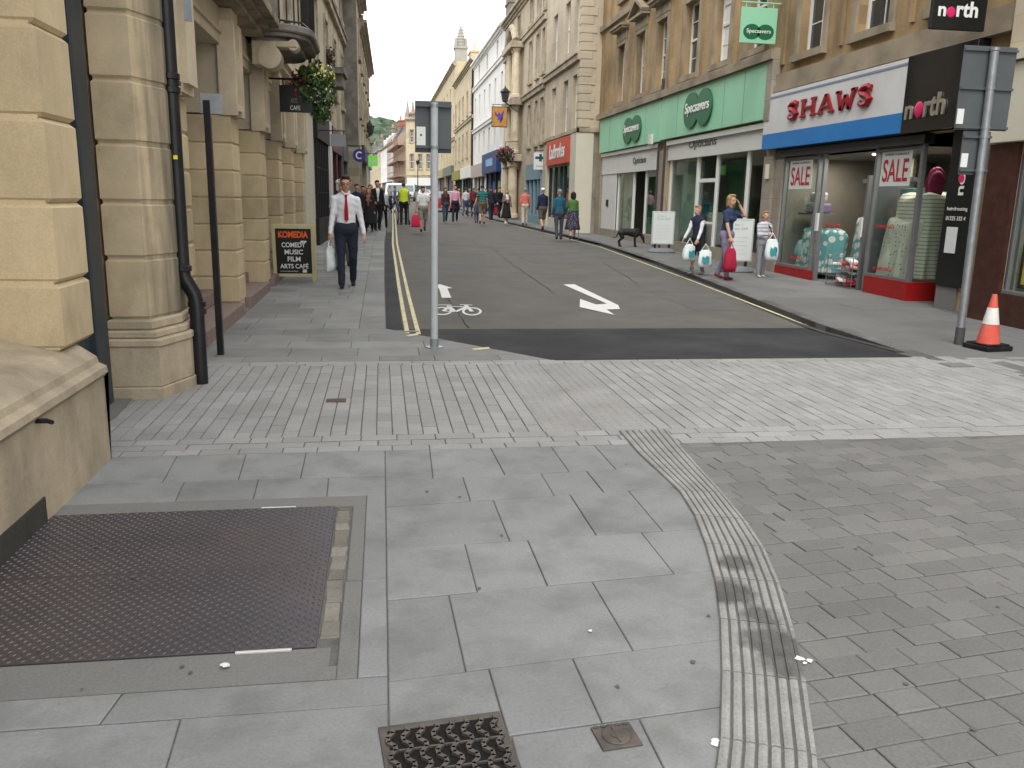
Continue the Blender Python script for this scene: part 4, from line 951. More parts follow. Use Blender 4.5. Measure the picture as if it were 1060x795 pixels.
b=MB(); b.box(1,31,.3,.4,1,4.4); b.build('window_backing',M('shop_dim',(.07,.07,.075)),wh)
for s in (4,11,18,25): b=MB(); b.box(s,s+1.6,.4,1.8,12.0,13.4); b.build('dormer',WHITE_W,wh)
fh,L=terrace('end_terrace','farthest tan house at the bend below the wooded hill','x' and (-4.6,262),(-.2,195),11.9,
  [(8.8,10.6,spread(66,12,1.3)),(5.8,7.6,spread(66,12,1.3))],ASH_Y,TRIM_T,surround=False,zb=1,corn=CORN)
roof(fh,L,11.9,2.4); chimney(fh,10,1.6,13.8,3,1,2,4,STONE_D); chimney(fh,40,1.6,13.8,3,1,2,4,STONE_D)

# ============================================================ LEFT SIDE
LB=thing('arcaded_building','rusticated pale stone building with square piers, steps and a balcony on the left','building',(-1.85,12,0))
def W(mb,name,mat,root=LB,**k):
    return mb.build(name,mat,root,loc=-root.location,**k) if root.parent is None else mb.build(name,mat,root,**k)
def courses(name,poly,zs,mat=STONE,root=LB,ch=.022):
    b=MB(); c=Vector((sum(p[0] for p in poly)/len(poly),sum(p[1] for p in poly)/len(poly)))
    for a,d in zip(zs,zs[1:]):
        b.prism(poly,a+.003,d-.003,ch=ch)
    # recessed core closes the joints
    core=[(c.x+(p[0]-c.x)*.95,c.y+(p[1]-c.y)*.95) for p in poly]
    b.prism(core,zs[0],zs[-1])
    return W(b,name,mat,root)
# near plinth with its weathered top
b=MB(); prof=[(-1.60,-.05),(-1.60,.50),(-1.575,.53),(-1.58,.565),(-1.62,.585),(-1.63,.62),(-1.68,.655),(-1.73,.69),(-2.3,.83),(-3.2,.83)]
ysn=[-2.5,-1,.5,1.9,3.3,4.4,5.02]
for a,c in zip(ysn,ysn[1:]):
    for p,q in zip(prof,prof[1:]): b.quad((p[0],a,p[1]),(p[0],c,p[1]),(q[0],c,q[1]),(q[0],a,q[1]))
f=b.bm.faces.new([b.bm.verts.new((p[0],5.02,p[1])) for p in prof+[(-3.2,-.05)]])
bmesh.ops.triangulate(b.bm,faces=[f]); bmesh.ops.remove_doubles(b.bm,verts=b.bm.verts,dist=1e-4)
W(b,'plinth',STONE_P)
b=MB(); b.tube([(-1.6,4.03,.50),(-1.55,4.03,.50),(-1.54,4.06,.485)],.012,6); W(b,'iron_hook',BLACK)
b=MB(); b.box(-1.61,-1.592,3.2,4.03,0.0,.13); W(b,'vent_strip',M('dark_vent',(.05,.047,.04),.9,.3,8,.1))
courses('pier',[(-3.0,4.76),(-1.70,4.76),(-1.70,5.22),(-3.0,5.22)],[.70,1.06,1.48,1.91,2.36,2.8,3.25,3.7])
# recessed door frame
b=MB(); b.box(-2.22,-2.05,5.74,6.5,.0,3.7); b.box(-2.1,-2.02,5.76,5.86,.0,3.7,bev=.01); b.box(-2.1,-2.0,6.2,6.46,.0,3.7,bev=.01); b.box(-2.2,-2.04,5.22,5.74,2.28,2.42,bev=.01); b.box(-2.2,-2.1,5.0,5.74,.0,.9); b.box(-2.2,-2.08,5.0,5.3,.9,3.7)
W(b,'door_frame',DOORP)
b=MB(); b.box(-2.24,-2.22,5.0,5.75,.5,3.7); W(b,'door_glass',DGLASS)
b=MB(); b.box(-3.0,-2.07,6.5,7.42,.0,3.7); W(b,'reveal',STONE)
b=MB(); b.prism([(-2.4,5.02),(-1.98,5.02),(-1.86,6.0),(-1.90,6.56),(-2.4,6.56)],-.05,.008); W(b,'threshold',CONC)
def streak(n,l,tc,mp,cur):
    sp=n.new('ShaderNodeSeparateXYZ'); l.new(tc.outputs['Object'],sp.inputs[0])
    m2=n.new('ShaderNodeMapping'); m2.inputs['Scale'].default_value=(7,7,.7); l.new(tc.outputs['Object'],m2.inputs[0])
    no=n.new('ShaderNodeTexNoise'); no.inputs['Scale'].default_value=1.5; no.inputs['Detail'].default_value=5; l.new(m2.outputs[0],no.inputs['Vector'])
    ad=n.new('ShaderNodeMath'); ad.operation='MULTIPLY_ADD'; ad.inputs[1].default_value=.32; l.new(no.outputs[0],ad.inputs[0]); l.new(sp.outputs[0],ad.inputs[2])
    mr=n.new('ShaderNodeMapRange'); mr.inputs[1].default_value=-1.60; mr.inputs[2].default_value=-1.42; mr.inputs[4].default_value=.85; l.new(ad.outputs[0],mr.inputs[0])
    x=n.new('ShaderNodeMix'); x.data_type='RGBA'; l.new(mr.outputs[0],x.inputs[0]); l.new(cur,x.inputs[6]); x.inputs[7].default_value=(.06,.058,.052,1); return x.outputs[2]
STONE_S=M('streaked_stone',(.50,.41,.275),.9,.16,3,.08,island=.10,stain=(.2,.17,.12),sscale=1.6,samt=.55,sthr=.52,fine=.15,fn=streak)
# second pier: base, moulding and shaft
b=MB(); P2=[(-2.12,6.55),(-1.67,6.55),(-1.53,6.96),(-1.53,7.42),(-2.12,7.42)]
b.prism(P2,-.05,.09,ch=.01); b.prism([(x+(.012 if x<-1.9 else -.012),y+(.012 if y<7 else 0)) for x,y in P2],.09,.40,ch=.008)
g=lambda d:[(-2.12+d,6.55+d),(-1.67-d,6.55+d),(-1.53-d,6.96+d*.4),(-1.53-d,7.42),(-2.12+d,7.42)]
b.prism(g(.0),.40,.46,ch=.01); b.prism(g(.035),.46,.52,ch=.012); b.prism(g(.065),.52,.60,ch=.015)
W(b,'pier_base',STONE_P)
courses('pier',g(.085),[.60,1.06,1.47,1.89,2.33,2.78,3.25,3.7],mat=STONE_S)
courses('pier',[(-2.6,7.43),(-1.86,7.43),(-1.86,8.85),(-2.6,8.85)],[.0,.36,.72,1.06,1.40,1.75,2.1,2.42])
PY_=[11.3,13.9,16.2,18.5,20.9]
pier0=None
for i,y in enumerate(PY_):
    if pier0 is None:
        b=MB(); zs=[.15+.335*k for k in range(8)]; poly=[(-.75,0),(0,0),(0,.55),(-.75,.55)]
        for a,c in zip(zs,zs[1:]): b.prism(poly,a+.003,c-.003,ch=.018)
        b.prism([(-.74,.02),(-.02,.02),(-.02,.53),(-.74,.53)],0,2.5)
        pier0=b.mesh('pier',STONE)
        b=MB(); b.box(-.75,.06,.05,.5,2.52,3.76,bev=.006); b.box(-.1,.10,.1,.45,2.56,2.64); b.box(-.12,.085,-.02,.09,2.50,3.6); b.box(-.1,.1,.30,.52,2.50,3.6); 
        pil0=b.mesh('pilaster',STONE_L)
    o=put('pier',pier0,LB,Vector((-1.85,y,gz(y)*0))-LB.location); put('pilaster',pil0,LB,Vector((-1.85,y,0))-LB.location)
b=MB(); b.box(-2.6,-1.80,7.43,8.85,2.45,3.76,bev=.006); b.box(-2.5,-1.755,7.6,8.2,2.40,3.7); b.box(-2.5,-1.72,8.35,8.75,2.52,3.7); b.box(-1.95,-1.77,8.3,8.8,2.44,2.52); W(b,'pilaster',STONE_L)
b=MB(); b.box(-2.6,-1.93,8.85,21.4,3.33,3.76); b.box(-2.6,-1.90,8.85,21.4,3.45,3.50); W(b,'lintel',STONE_L)
GRAN=M('pink_granite_step',(.23,.165,.15),.7,.15,8,.05,fine=.4)
for y0,y1 in zip([8.85]+[y+.55 for y in PY_[:-1]],PY_):
    b=MB(); b.box(-2.6,-1.79,y0+.002,y1-.002,gz(y0)-.1,.16+gz(y0),bev=.008); W(b,'step',GRAN)
    b=MB(); b.box(-2.6,-2.12,y0+.002,y1-.002,.165+gz(y0),.33,bev=.008); W(b,'step',GRAN)
    b=MB(); b.box(-2.66,-2.58,y0,y1,.3,3.4); b.box(-2.58,-2.54,y0+.1,y1-.1,.35,2.5); d=W(b,'door',MAROON if 0 else DOORP)
b=MB(); b.box(-1.9,-1.80,8.85,21.45,-.15,.02); W(b,'step_kerb',CONC)
b=MB(); b.box(-1.95,-1.66,7.2,13.3,3.765,3.84); b.box(-1.95,-1.56,7.2,13.3,3.843,3.90); b.box(-1.95,-1.43,7.2,13.3,3.903,4.02,bev=.008); b.box(-1.95,-1.5,7.2,13.3,4.023,4.09); W(b,'cornice',M('cornice_stone',(.33,.27,.18),.9,.2,3,.06,stain=(.09,.08,.06),sscale=2,samt=.75,sthr=.47))
b=MB(); b.box(-1.95,-1.72,15.7,24.4,3.765,3.86); b.box(-1.95,-1.66,15.7,24.4,3.862,3.98); W(b,'cornice',STONE_L)
# upper storeys
up,L=terrace('x','x','x' and (-1.86,7.2),(-1.86,24.45),11.5,[(5.0,7.2,[(1.2,2.2),(4,5),(7,8.1),(11,12),(14,15)]),(8.2,10,[(1.2,2.2),(4,5),(7,8.1),(11,12),(14,15)])],ASH_LF,TRIM_T,zb=3.77,corn=CORN,surround=True)
for c_ in [c for c in bpy.data.objects if c.parent==up]:
    c_.parent=LB; c_.matrix_parent_inverse=Matrix.Translation(-LB.location)@Matrix.Translation((-1.86,7.2,0))@Matrix.Rotation(R(90),4,'Z')
bpy.data.objects.remove(up)
b=MB(); b.box(-8,-1.80,-2.5,7.18,3.72,11.5); b.box(-8,-2.95,-2.5,5.0,.83,3.72); b.box(-8,-2.23,5,6.1,0,3.72); b.box(-8,-2.6,6.1,24.4,0,3.76); W(b,'wall',ASH_LF)
b=MB(); b.box(-2.3,-1.84,21.5,24.4,-.1,3.76); W(b,'cream_pilaster',CREAM)
# balcony
b=MB(); pl=[(-1.85,13.25)]+[(-1.45+.47*math.sin(a*PI/16),13.85-.58*math.cos(a*PI/16)) for a in range(1,9)]+[(-1.45+.47*math.cos(a*PI/16),15.05+.58*math.sin(a*PI/16)) for a in range(0,9)]+[(-1.85,15.63)]
DST=M('dark_weathered_stone',(.20,.185,.16),.9,.22,4,.1,stain=(.07,.065,.06),sscale=3,samt=.6,sthr=.5)
b.prism(pl,3.86,3.97,ch=.02); sc_=lambda k:[(-1.85+(x+1.85)*k,14.44+(y-14.44)*(.5+.5*k)) for x,y in pl]
b.prism(sc_(.93),3.80,3.86,ch=.012); b.prism(sc_(.75),3.72,3.80,ch=.02); bal=W(b,'balcony_slab',DST)
b=MB(); b.box(-1.84,-1.46,13.34,13.62,3.972,5.3,bev=.01); b.box(-1.86,-1.43,13.3,13.66,5.3,5.4,bev=.01); W(b,'balcony_parapet',DST)
for q,(p0,p1) in enumerate([((-1.44,13.4),(-1.14,13.55)),((-1.14,13.55),(-1.07,14.0)),((-1.07,14.0),(-1.07,15.1)),((-1.07,15.1),(-1.4,15.5))]):
    p0=Vector(p0);p1=Vector(p1); n=max(3,int((p1-p0).length/.085)); b=MB()
    for i in range(n): p=p0.lerp(p1,i/n); b.tube([(p.x,p.y,3.97),(p.x,p.y,4.95)],.011,6)
    for z in (4.03,4.82,4.95): b.tube([(p0.x,p0.y,z),(p1.x,p1.y,z)],.016,6)
    W(b,'balcony_railing',BLACK)
b=MB(); b.tube([(-1.60,13.36,3.52),(-1.60,13.75,3.52)],.17,20); b.tube([(-1.26,13.42,3.70),(-1.26,13.7,3.70)],.08,14); b.box(-1.85,-1.5,13.38,13.73,3.40,3.74,bev=.02); b.box(-1.6,-1.2,13.4,13.7,3.66,3.75,bev=.02)
W(b,'corbel',STONE_L)
b=MB(); b.tube([(-1.83,23.9,3.8),(-1.83,23.9,11)],.05,8); W(b,'downpipe',BLACK)
# rainwater pipe near the camera
p_up=PY(190,270,7.12); p_t=PY(180,20,7.12)
PB=thing('drainpipe','black cast iron rainwater pipe with a kinked foot on the stone pier at left','drainpipe',(-1.5,7.12,0))
b=MB(); xu=-1.60
b.tube([(xu,7.12,5.0),(xu,7.12,.93),(xu+.01,7.12,.87),(xu+.08,7.11,.74),(xu+.095,7.1,.68),(xu+.095,7.1,.0)],.058,16,cap=False); W(b,'pipe',BLACK,PB,smooth=True)
for z,x in ((.95,xu),(.66,xu+.095),(.60,xu+.095),(2.42,xu),(2.32,xu),(4.2,xu)): b=MB(); b.tube([(x,7.12,z-.025),(x,7.12,z-.02),(x,7.12,z+.02),(x,7.12,z+.025)],[.06,.072,.072,.06],16); W(b,'collar',BLACK,PB)
b=MB(); b.box(xu-.12,xu+.07,7.1,7.16,2.355,2.39); W(b,'bracket',BLACK,PB)
b=MB(); b.box(xu+.0,xu+.03,7.055,7.062,1.80,1.83); W(b,'yellow_tag',M('yellow_tag',(.8,.75,.05),.5,0),PB)
b=MB(); b.box(-1.50,-1.44,7.25,7.27,2.85,3.1); W(b,'grey_bracket_plate',STEEL,PB)
tp=thing('black_post','thin black square post with a small bracket plate at its top by the steps','post',(-1.58,8.40,0))
b=MB(); b.box(-.03,.03,-.03,.03,0,2.38,bev=.004); b.build('shaft',BLACK,tp)
b=MB(); b.box(-.06,.14,-.015,.0,2.26,2.44,bev=.004); b.build('plate',STEEL,tp)
# ---- far left row
lb,L=terrace('black_shop_building','left tan stone building with heavy eaves over a black lattice shop front','x' and (-1.85,24.5),(-1.50,37.4),12.2,
 [(5.0,7.0,spread(12.9,4,1.0)),(8.3,9.6,spread(12.9,4,1.0)),(10.3,11.5,spread(12.9,4,1.0))],ASH_LF,TRIM_T,zb=-.1,strings=(7.6,),shop=([(0.2,4.0),(4.9,9.6),(10.0,12.5)],3.7))
b=MB(); b.box(0,L,-.55,0,9.9,10.1); b.box(0,L,-.42,0,9.7,9.9)
for i in range(16): b.box(.3+i*.8,.5+i*.8,-.5,0,9.5,9.7)
b.build('eaves',DST,lb)
b=MB(); b.box(.1,4.0,-.12,.0,3.1,3.8); b.box(.1,4.0,-.1,.1,.1,.9)
for i in range(8): b.box(.2+i*.5,.26+i*.5,-.08,.02,.9,3.1)
for z in (1.6,2.3): b.box(.2,3.9,-.06,0,z,z+.04)
b.build('black_shop_front',BLACKM,lb)
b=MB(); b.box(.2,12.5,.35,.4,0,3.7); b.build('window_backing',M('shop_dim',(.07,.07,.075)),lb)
b=MB(); b.box(4.1,4.8,-.12,0,0,3.9); b.build('white_pilaster',WHITE_W,lb)
b=MB(); b.box(4.9,9.6,-.15,.02,3.0,3.8); b.box(4.9,5.3,-.1,.02,0,3.0); b.box(6.8,7.2,-.1,.02,0,3.0); b.box(9.2,9.6,-.1,.02,0,3.0); b.build('maroon_shop_front',MAROON,lb)
b=MB(); b.box(10,12.6,-.15,.02,2.9,3.7); b.box(10,10.2,-.1,.02,0,2.9); b.box(12.4,12.6,-.1,.02,0,2.9); b.build('grey_shop_front',M('grey_shop_paint',(.12,.13,.14),.5,.1,3,0),lb)
b=MB(); b.box(6,7.6,-.5,0,5.6,5.8); b.box(6.2,7.4,-.42,-.0,5.2,5.6); b.build('door_hood',DST,lb)
gb,L=terrace('gabled_building','left building with a blank grey side wall jutting over the pavement','x' and (-.92,37.5),(-.90,41.2),10.0,[(5,6.6,[(1.2,2.2)]),(7.4,8.8,[(1.2,2.2)])],ASH_LF,TRIM_T,corn=CORN,shop=([(.3,3.4)],3.4),depth=4)
b=MB(); b.box(-.03,.0,0.02,1.6,3.6,10.02); b.build('side_wall',STONE_D,gb); b=MB(); b.box(.3,3.4,.3,.35,0,3.4); b.build('window_backing',M('shop_dim',(.07,.07,.075)),gb)
eb,L=terrace('last_left_building','last pale stone building on the left before the hill comes into view','x' and (-.92,41.3),(-.72,58),9.5,[(5,6.6,spread(16.5,5,1.0)),(7.3,8.6,spread(16.5,5,1.0))],ASH_LF,TRIM_T,corn=CORN,shop=([(.4,7.8),(8.4,16)],3.5),depth=5)
b=MB(); b.box(.4,16,.3,.35,0,3.5); b.build('window_backing',M('shop_dim',(.07,.07,.075)),eb); b=MB(); b.box(.3,7.9,-.15,.0,3.2,3.9); b.build('dark_fascia',M('charcoal_fascia',(.05,.05,.052),.5,.1,3,0),eb); b=MB(); b.box(8.3,16.1,-.15,.0,3.2,3.9); b.box(8.3,8.7,-.1,0,0,3.2); b.box(12,12.4,-.1,0,0,3.2); b.build('white_fascia',WBOARD,eb)
lb3,L=terrace('curved_row_building','pale stone building on the left past the end of the pavement row','x' and (-2.0,60),(-9,110),9.2,[(5,6.6,spread(50,12,1.0)),(7.2,8.4,spread(50,12,1.0))],ASH_LF,TRIM_T,surround=False,zb=0)
# ============================================================ FOREGROUND IRONWORK
def dplate(n,l,tc,mp,cur):
    # raised lozenge tread: two crossed wave patterns
    return cur
HM=M('tread_plate',(.068,.062,.072),.42,.2,2.2,.02,metal=.35,spec=.5,stain=(.088,.062,.056),sscale=1.1,samt=.6,sthr=.5,fine=.2)
hatch=thing('cellar_hatch','large rusty tread plate cellar hatch set in the pavement at lower left','hatch',(-.95,3.4,0))
def HW(mb,name,mat): return mb.build(name,mat,hatch,loc=-hatch.location)
hx0,hx1,hy0,hy1=-1.60,-.245,2.73,4.11
b=MB(); b.box(hx0,hx1-.004,hy0,3.40,-.02,.004,bev=.002); b.box(hx0,hx1-.004,3.404,hy1,-.02,.004,bev=.002)
HW(b,'plate',HM)
V=[];Fc=[]; nx=int((hx1-hx0)/.0225); ny=int((hy1-hy0)/.0225)
for i in range(nx):
    for j in range(ny):
        cx=hx0+.012+i*.0225; cy=hy0+.012+j*.0225
        if abs(cy-3.402)<.008: continue
        a=PI/4 if (i+j)%2 else -PI/4; ux,uy=math.cos(a),math.sin(a); n0=len(V); l_,w_=.0098,.0026
        for s_,t_,z in ((-1,0,.0042),(-.3,-1,.0042),(.3,-1,.0042),(1,0,.0042),(.3,1,.0042),(-.3,1,.0042),(-.4,0,.0068),(.4,0,.0068)):
            V.append((cx+ux*s_*l_-uy*t_*w_,cy+uy*s_*l_+ux*t_*w_,z))
        Fc+=[[n0+k for k in f] for f in ((0,1,6),(1,2,7,6),(2,3,7),(3,4,7),(4,5,6,7),(5,0,6))]
me=bpy.data.meshes.new('tread_pattern'); me.from_pydata(V,[],Fc); me.materials.append(M('tread_worn',(.12,.115,.125),.35,.25,2.5,0,metal=.5,spec=.5,stain=(.1,.085,.08),sscale=1.5,samt=.7,sthr=.47)); put('tread_pattern',me,hatch,-hatch.location)
b=MB()   # surround: concrete margins, crumbling stone strip
b.box(hx0-.6,-.10,hy1+.002,4.26,-.03,.0,bev=.004); b.box(hx0-.9,hx1+.05,2.60,hy0-.003,-.03,-.001,bev=.004)
b.box(-.165,-.10,3.25,4.11,-.03,.001,bev=.006); b.box(-.17,-.10,2.52,3.24,-.03,.001,bev=.006); b.box(hx0-.9,-.17,2.52,2.6,-.03,0)
HW(b,'concrete_surround',CONC)
random.seed(11); b=MB(); y=hy0+.06
while y<4.08:
    L=random.uniform(.07,.2); y2=min(y+L,4.09); j=lambda:random.uniform(-.006,.006)
    b.prism([(hx1+.004+j(),y+.004),(-.175+j(),y+.004+j()),(-.175+j(),y2-.004),(hx1+.004+j(),y2-.004+j())],-.03,random.uniform(-.0045,.001),ch=.003); y=y2
HW(b,'crumbling_edge',RUBBLE)
b=MB(); b.box(-.52,-.33,hy0-.016,hy0-.004,-.01,.006,bev=.002); HW(b,'bright_hinge',M('bright_steel',(.6,.6,.6),.4,.1,9,0,metal=.4))
b=MB(); b.box(-.62,-.45,hy1+.002,hy1+.012,-.01,.006,bev=.002); HW(b,'bright_hinge',M('bright_steel',(.6,.6,.6)))
# drain grating
A=Vector(G0(396,757)); Bp=Vector(G0(514,741)); dr=(Bp-A); wd=dr.length; ang=math.atan2(dr.y,dr.x)
gr=thing('drain_grating','cast iron drain grating with wavy bars in its frame at bottom of the photo','drain',(A.x,A.y,0),ang)
IRON=M('cast_iron',(.085,.075,.068),.55,.2,9,.06,metal=.5,stain=(.16,.13,.11),sscale=12,samt=.5)
b=MB(); b.box(-.012,wd+.012,-.012,.014,-.05,.007,bev=.002); b.box(-.012,.012,-.40,-.012,-.05,.007,bev=.002); b.box(wd-.012,wd+.012,-.40,-.012,-.05,.007,bev=.002); b.box(-.012,wd+.012,-.426,-.4,-.05,.007,bev=.002); b.build('frame',IRON,gr)
b=MB(); nb=7
for k in range(nb+1):
    x0=.018+(wd-.036)*k/nb
    pts=[(x0+ .009*(1 if (q%4 in(0,1)) else -1),-.012-q*.0203,-.006) for q in range(20)]
    for p,q in zip(pts,pts[1:]):
        d=(Vector(q)-Vector(p)).normalized(); n=Vector((-d.y,d.x,0))*.0065; P=Vector(p)-d*.003;Q=Vector(q)+d*.003
        vs=[b.bm.verts.new(v+Vector((0,0,z))) for z in (.008,.020) for v in (P+n,P-n,Q-n,Q+n)]
        for f in ((4,5,6,7),(0,1,5,4),(1,2,6,5),(2,3,7,6),(3,0,4,7)): b.bm.faces.new([vs[i] for i in f])
for q in range(1,4): b.box(.01,wd-.01,-.012-q*.1-.003,-.012-q*.1+.003,.0045,.011)
b.build('bars',IRON,gr)
b=MB(); b.box(-.01,wd+.01,-.415,0,-.012,.0035); b.build('dark_sump',M('sump_dark',(.006,.006,.006),.9,0),gr)
c=Vector(G0(638,763)); hc=thing('small_cover','small worn square iron cover with a round lid between the grating and the ribbed strip','cover',(c.x,c.y,0),ang)
b=MB(); b.box(-.062,.062,-.055,.055,-.01,.006,bev=.002)
for k in range(5): b.box(-.055+k*.023,-.04+k*.023,.043,.052,.006,.009)
b.build('frame',IRON,hc); b=MB(); b.tube([(0,0,.006),(0,0,.008),(0,0,.010)],[.045,.045,.041],24); b.tube([(0,0,.0101),(0,0,.0115)],.018,16); b.box(-.004,.004,-.036,.036,.0101,.0125); b.build('lid',IRON,hc)
c=Vector(G0(348,415)); b=MB(); b.box(-.075,.075,-.05,.05,-.01,.004,bev=.002); 
for k in range(8): b.box(-.065+k*.017,-.056+k*.017,-.04,.04,.004,.007)
o=tag(b.build('small_cover',M('rusty_iron',(.10,.065,.05),.7,.2,9,.05,metal=.2)),'small rusty rectangular cover among the pale setts','cover'); o.location=(c.x,c.y,.003)
c=Vector(G0(990,378)); b=MB(); b.box(-.13,.13,-.10,.10,-.01,.005,bev=.002); b.box(-.11,.11,-.08,.08,.005,.007,bev=.001)
o=tag(b.build('inspection_cover',CONC),'pale square inspection cover at the kerb corner near the traffic cone','cover'); o.location=(c.x,c.y,.003)
a=G(399,335.5,-.1); c=G(431,335.5,-.1)
b=MB(); b.box(0,.40,-.045,.045,-.02,.012,bev=.003)
for k in range(12): b.box(.012+k*.032,.03+k*.032,-.035,.035,.012,.015)
o=tag(b.build('channel_drain',M('channel_steel',(.14,.14,.14),.5,.2,9,0,metal=.4)),'narrow steel channel drain across the end of the double yellow lines','drain'); o.location=(.035,10.32,rz(10.32)+.012)
for k,(px,py) in enumerate(((852,331.0),(913,343))):
    pass
# scraps, gum and leaves on the paving
random.seed(21)
b=MB()
for k in range(26):
    px,py=random.uniform(20,1040),random.uniform(470,790)
    x,y=G0(px,py); r=random.uniform(.004,.012); n=9
    b.bm.faces.new([b.bm.verts.new((x+r*random.uniform(.7,1.2)*math.cos(t*2*PI/n),y+r*random.uniform(.7,1.2)*math.sin(t*2*PI/n),.0052+(.008 if x<-.245 and 2.7<y<4.12 and x>-1.6 else 0))) for t in range(n)])
tag(b.build('chewing_gum',M('gum_dark',(.10,.10,.098),.8,.1,9,0)),'dark flattened chewing gum spots scattered over the paving','gum',kind='stuff')
for k,(px,py,c_) in enumerate(((740,770,0),(833,686,0),(232,692,0),(190,467,1),(612,655,0))):
    x,y=G0(px,py); b=MB(); rr=.016 if k<3 else .009
    for q in range(4):
        r=rr*random.uniform(.4,1); ox,oy=random.uniform(-rr,rr),random.uniform(-rr,rr)
        b.bm.faces.new([b.bm.verts.new((ox+r*random.uniform(.5,1.2)*math.cos(t*PI/4),oy+r*random.uniform(.5,1.2)*math.sin(t*PI/4),random.uniform(.0,.002))) for t in range(8)])
    o=b.build('scrap',M('white_scrap',(.7,.7,.68),.8,.1,9,0) if c_==0 else M('yellow_leaf',(.5,.33,.05),.8,.2,9,0)); o.location=(x,y,(.003,.008,.0075,.006,.006)[k])
    tag(o,['white splash of droppings at the left edge of the ribbed strip near the bottom','white splash on the right edge of the ribbed strip','small white scrap below the cellar hatch','dry yellow leaf on the pale setts by the left wall','tiny white fleck on the flagstones beside the ribbed strip'][k],'scrap' if k!=3 else 'leaf')
# ============================================================ STREET FURNITURE
sp=thing('sign_post','grey road sign seen from behind on a tall pole in the pavement corner, centre','road sign',(.53,8.72,0))
b=MB(); b.tube([(0,0,0),(0,0,2.47)],.038,20); b.build('pole',POSTG,sp,smooth=False)
b=MB(); b.tube([(0,0,0),(0,0,.10)],.046,16); b.tube([(0,0,.0),(0,0,.012)],.09,16); b.build('pole_foot',STEEL,sp)
b=MB(); b.box(-.19,.175,-.062,-.052,1.99,2.49,bev=.004); b.build('sign_plate',SIGNB,sp).location=(0,.12,0)
for z in (2.43,2.03): b=MB(); b.box(-.19,.175,.018,.05,z,z+.025); b.build('plate_rail',SIGNB,sp)
for z in (2.44,2.04): b=MB(); b.tube([(0,0,z-.014),(0,0,z+.014)],.043,16); b.build('clamp',STEEL,sp)
b=MB(); b.box(-.175,-.085,.05,.0565,2.06,2.24); b.box(-.14,-.12,.0485,.0499,2.15,2.17,mi=1); b.build('sticker',[STICK,GTXT],sp)
rp=thing('sign_post','leaning grey road sign seen from behind with two plates, beside the cone','road sign',(6.64,8.72,0))
b=MB(); b.tube([(0,0,0),(-.05,0,3.20)],.043,20); b.tube([(-.05,0,3.2),(-.05,0,3.215)],.045,16); b.build('pole',STEEL,rp)
b=MB(); b.tube([(0,0,0),(0,0,.2)],.052,16); b.build('pole_foot',M('dark_foot',(.07,.07,.07),.6,.2,6,0),rp)
b=MB(); b.box(-.37,.27,.06,.07,2.40,3.28,bev=.004); b.build('sign_plate',SIGNB,rp)
b=MB(); b.box(-.25,.09,.06,.07,1.92,2.39,bev=.004); b.build('sign_plate',SIGNB,rp)
for z,x0,x1 in ((3.24,-.37,.27),(2.84,-.37,.27),(2.43,-.37,.27),(2.33,-.25,.09),(1.97,-.25,.09)):
    b=MB(); b.box(x0,x1,.035,.06,z-.015,z+.012); b.build('plate_rail',SIGNB,rp)
    b=MB(); b.tube([(-.015*z,0,z-.018),(-.015*z,0,z+.015)],.049,14); b.build('clamp',STEEL,rp)
b=MB(); b.box(-.36,-.28,.053,.0595,2.46,2.62); b.build('sticker',STICK,rp); b=MB(); b.box(-.24,-.16,.053,.0595,2.0,2.15); b.build('sticker',STICK,rp)
# traffic cone
cn=thing('traffic_cone','faded red and white traffic cone on a black base beside the right sign post','cone',(6.76,8.40,0),R(8)); cn.scale=(.9,.9,1.24)
b=MB(); b.box(-.2,.2,-.2,.2,0,.045,bev=.012); b.box(-.17,.17,-.17,.17,.045,.06,bev=.006); b.build('base',BLACK,cn)
cr=lambda z:.135-(.135-.028)*(z-.06)/.44
COR=M('cone_orange',(.62,.085,.06),.6,.12,6,.02,stain=(.5,.18,.13),sscale=7,samt=.7); COW=M('cone_white',(.68,.66,.64),.6,.08,6,0,stain=(.5,.47,.44),sscale=8,samt=.5)
for z0,z1,m,n,e in ((.06,.23,COR,'cone_body',0),(.232,.38,COW,'reflective_sleeve',.004),(.382,.50,COR,'cone_tip',0)):
    b=MB(); b.tube([(0,0,z0),(0,0,z1)],[cr(z0)+e,cr(z1)+e],28); b.build(n,m,cn)
# pavement A boards
ab=thing('menu_board','pale wood framed black A board with orange and white lettering by the left arcade','a-board',(-1.53,15.3,gz(15.3)),R(2))
WOOD=M('pale_yellow_wood',(.52,.46,.26),.6,.08,6,0)
for sg,nm in ((-1,'front'),(1,'back')):
    t=R(8)*-sg
    b=MB(); b.box(-.36,-.30,-.02,.02,0,1.0,bev=.004); b.box(.30,.36,-.02,.02,0,1.0,bev=.004); b.box(-.30,.30,-.018,.018,.94,1.0); b.box(-.30,.30,-.018,.018,.10,.15)
    fr=b.build('board_frame',WOOD,ab); fr.rotation_euler=(t,0,0); fr.location=(0,sg*.14,0)
    b=MB(); b.box(-.298,.298,-.012,.012,.152,.938); pn=b.build('board_panel',M('chalkboard_black',(.016,.016,.017),.5,.1,3,0),fr)
    if sg<0:
        text('KOMEDIA',.50,.115,M('orange_print',(.80,.13,.03),.5,0),pn,(-.25,-.0125,.78),bold=.04,depth=.003)
        for k,(tx,w_) in enumerate((('COMEDY',.40),('MUSIC',.31),('FILM',.22),('ARTS CAFÉ',.48))):
            text(tx,w_,.085 if k<3 else .10,WHITE,pn,(-w_/2,-.0125,.615-k*.124),bold=.02,depth=.003)
        text('www.komedia.co.uk/bath',.30,.02,WHITE,pn,(-.24,-.0125,.185),depth=.003)
        b=MB(); b.box(.12,.22,-.0135,-.0125,.70,.73); b.box(.14,.21,-.0135,-.0125,.17,.225); b.build('white_block',WHITE,pn)
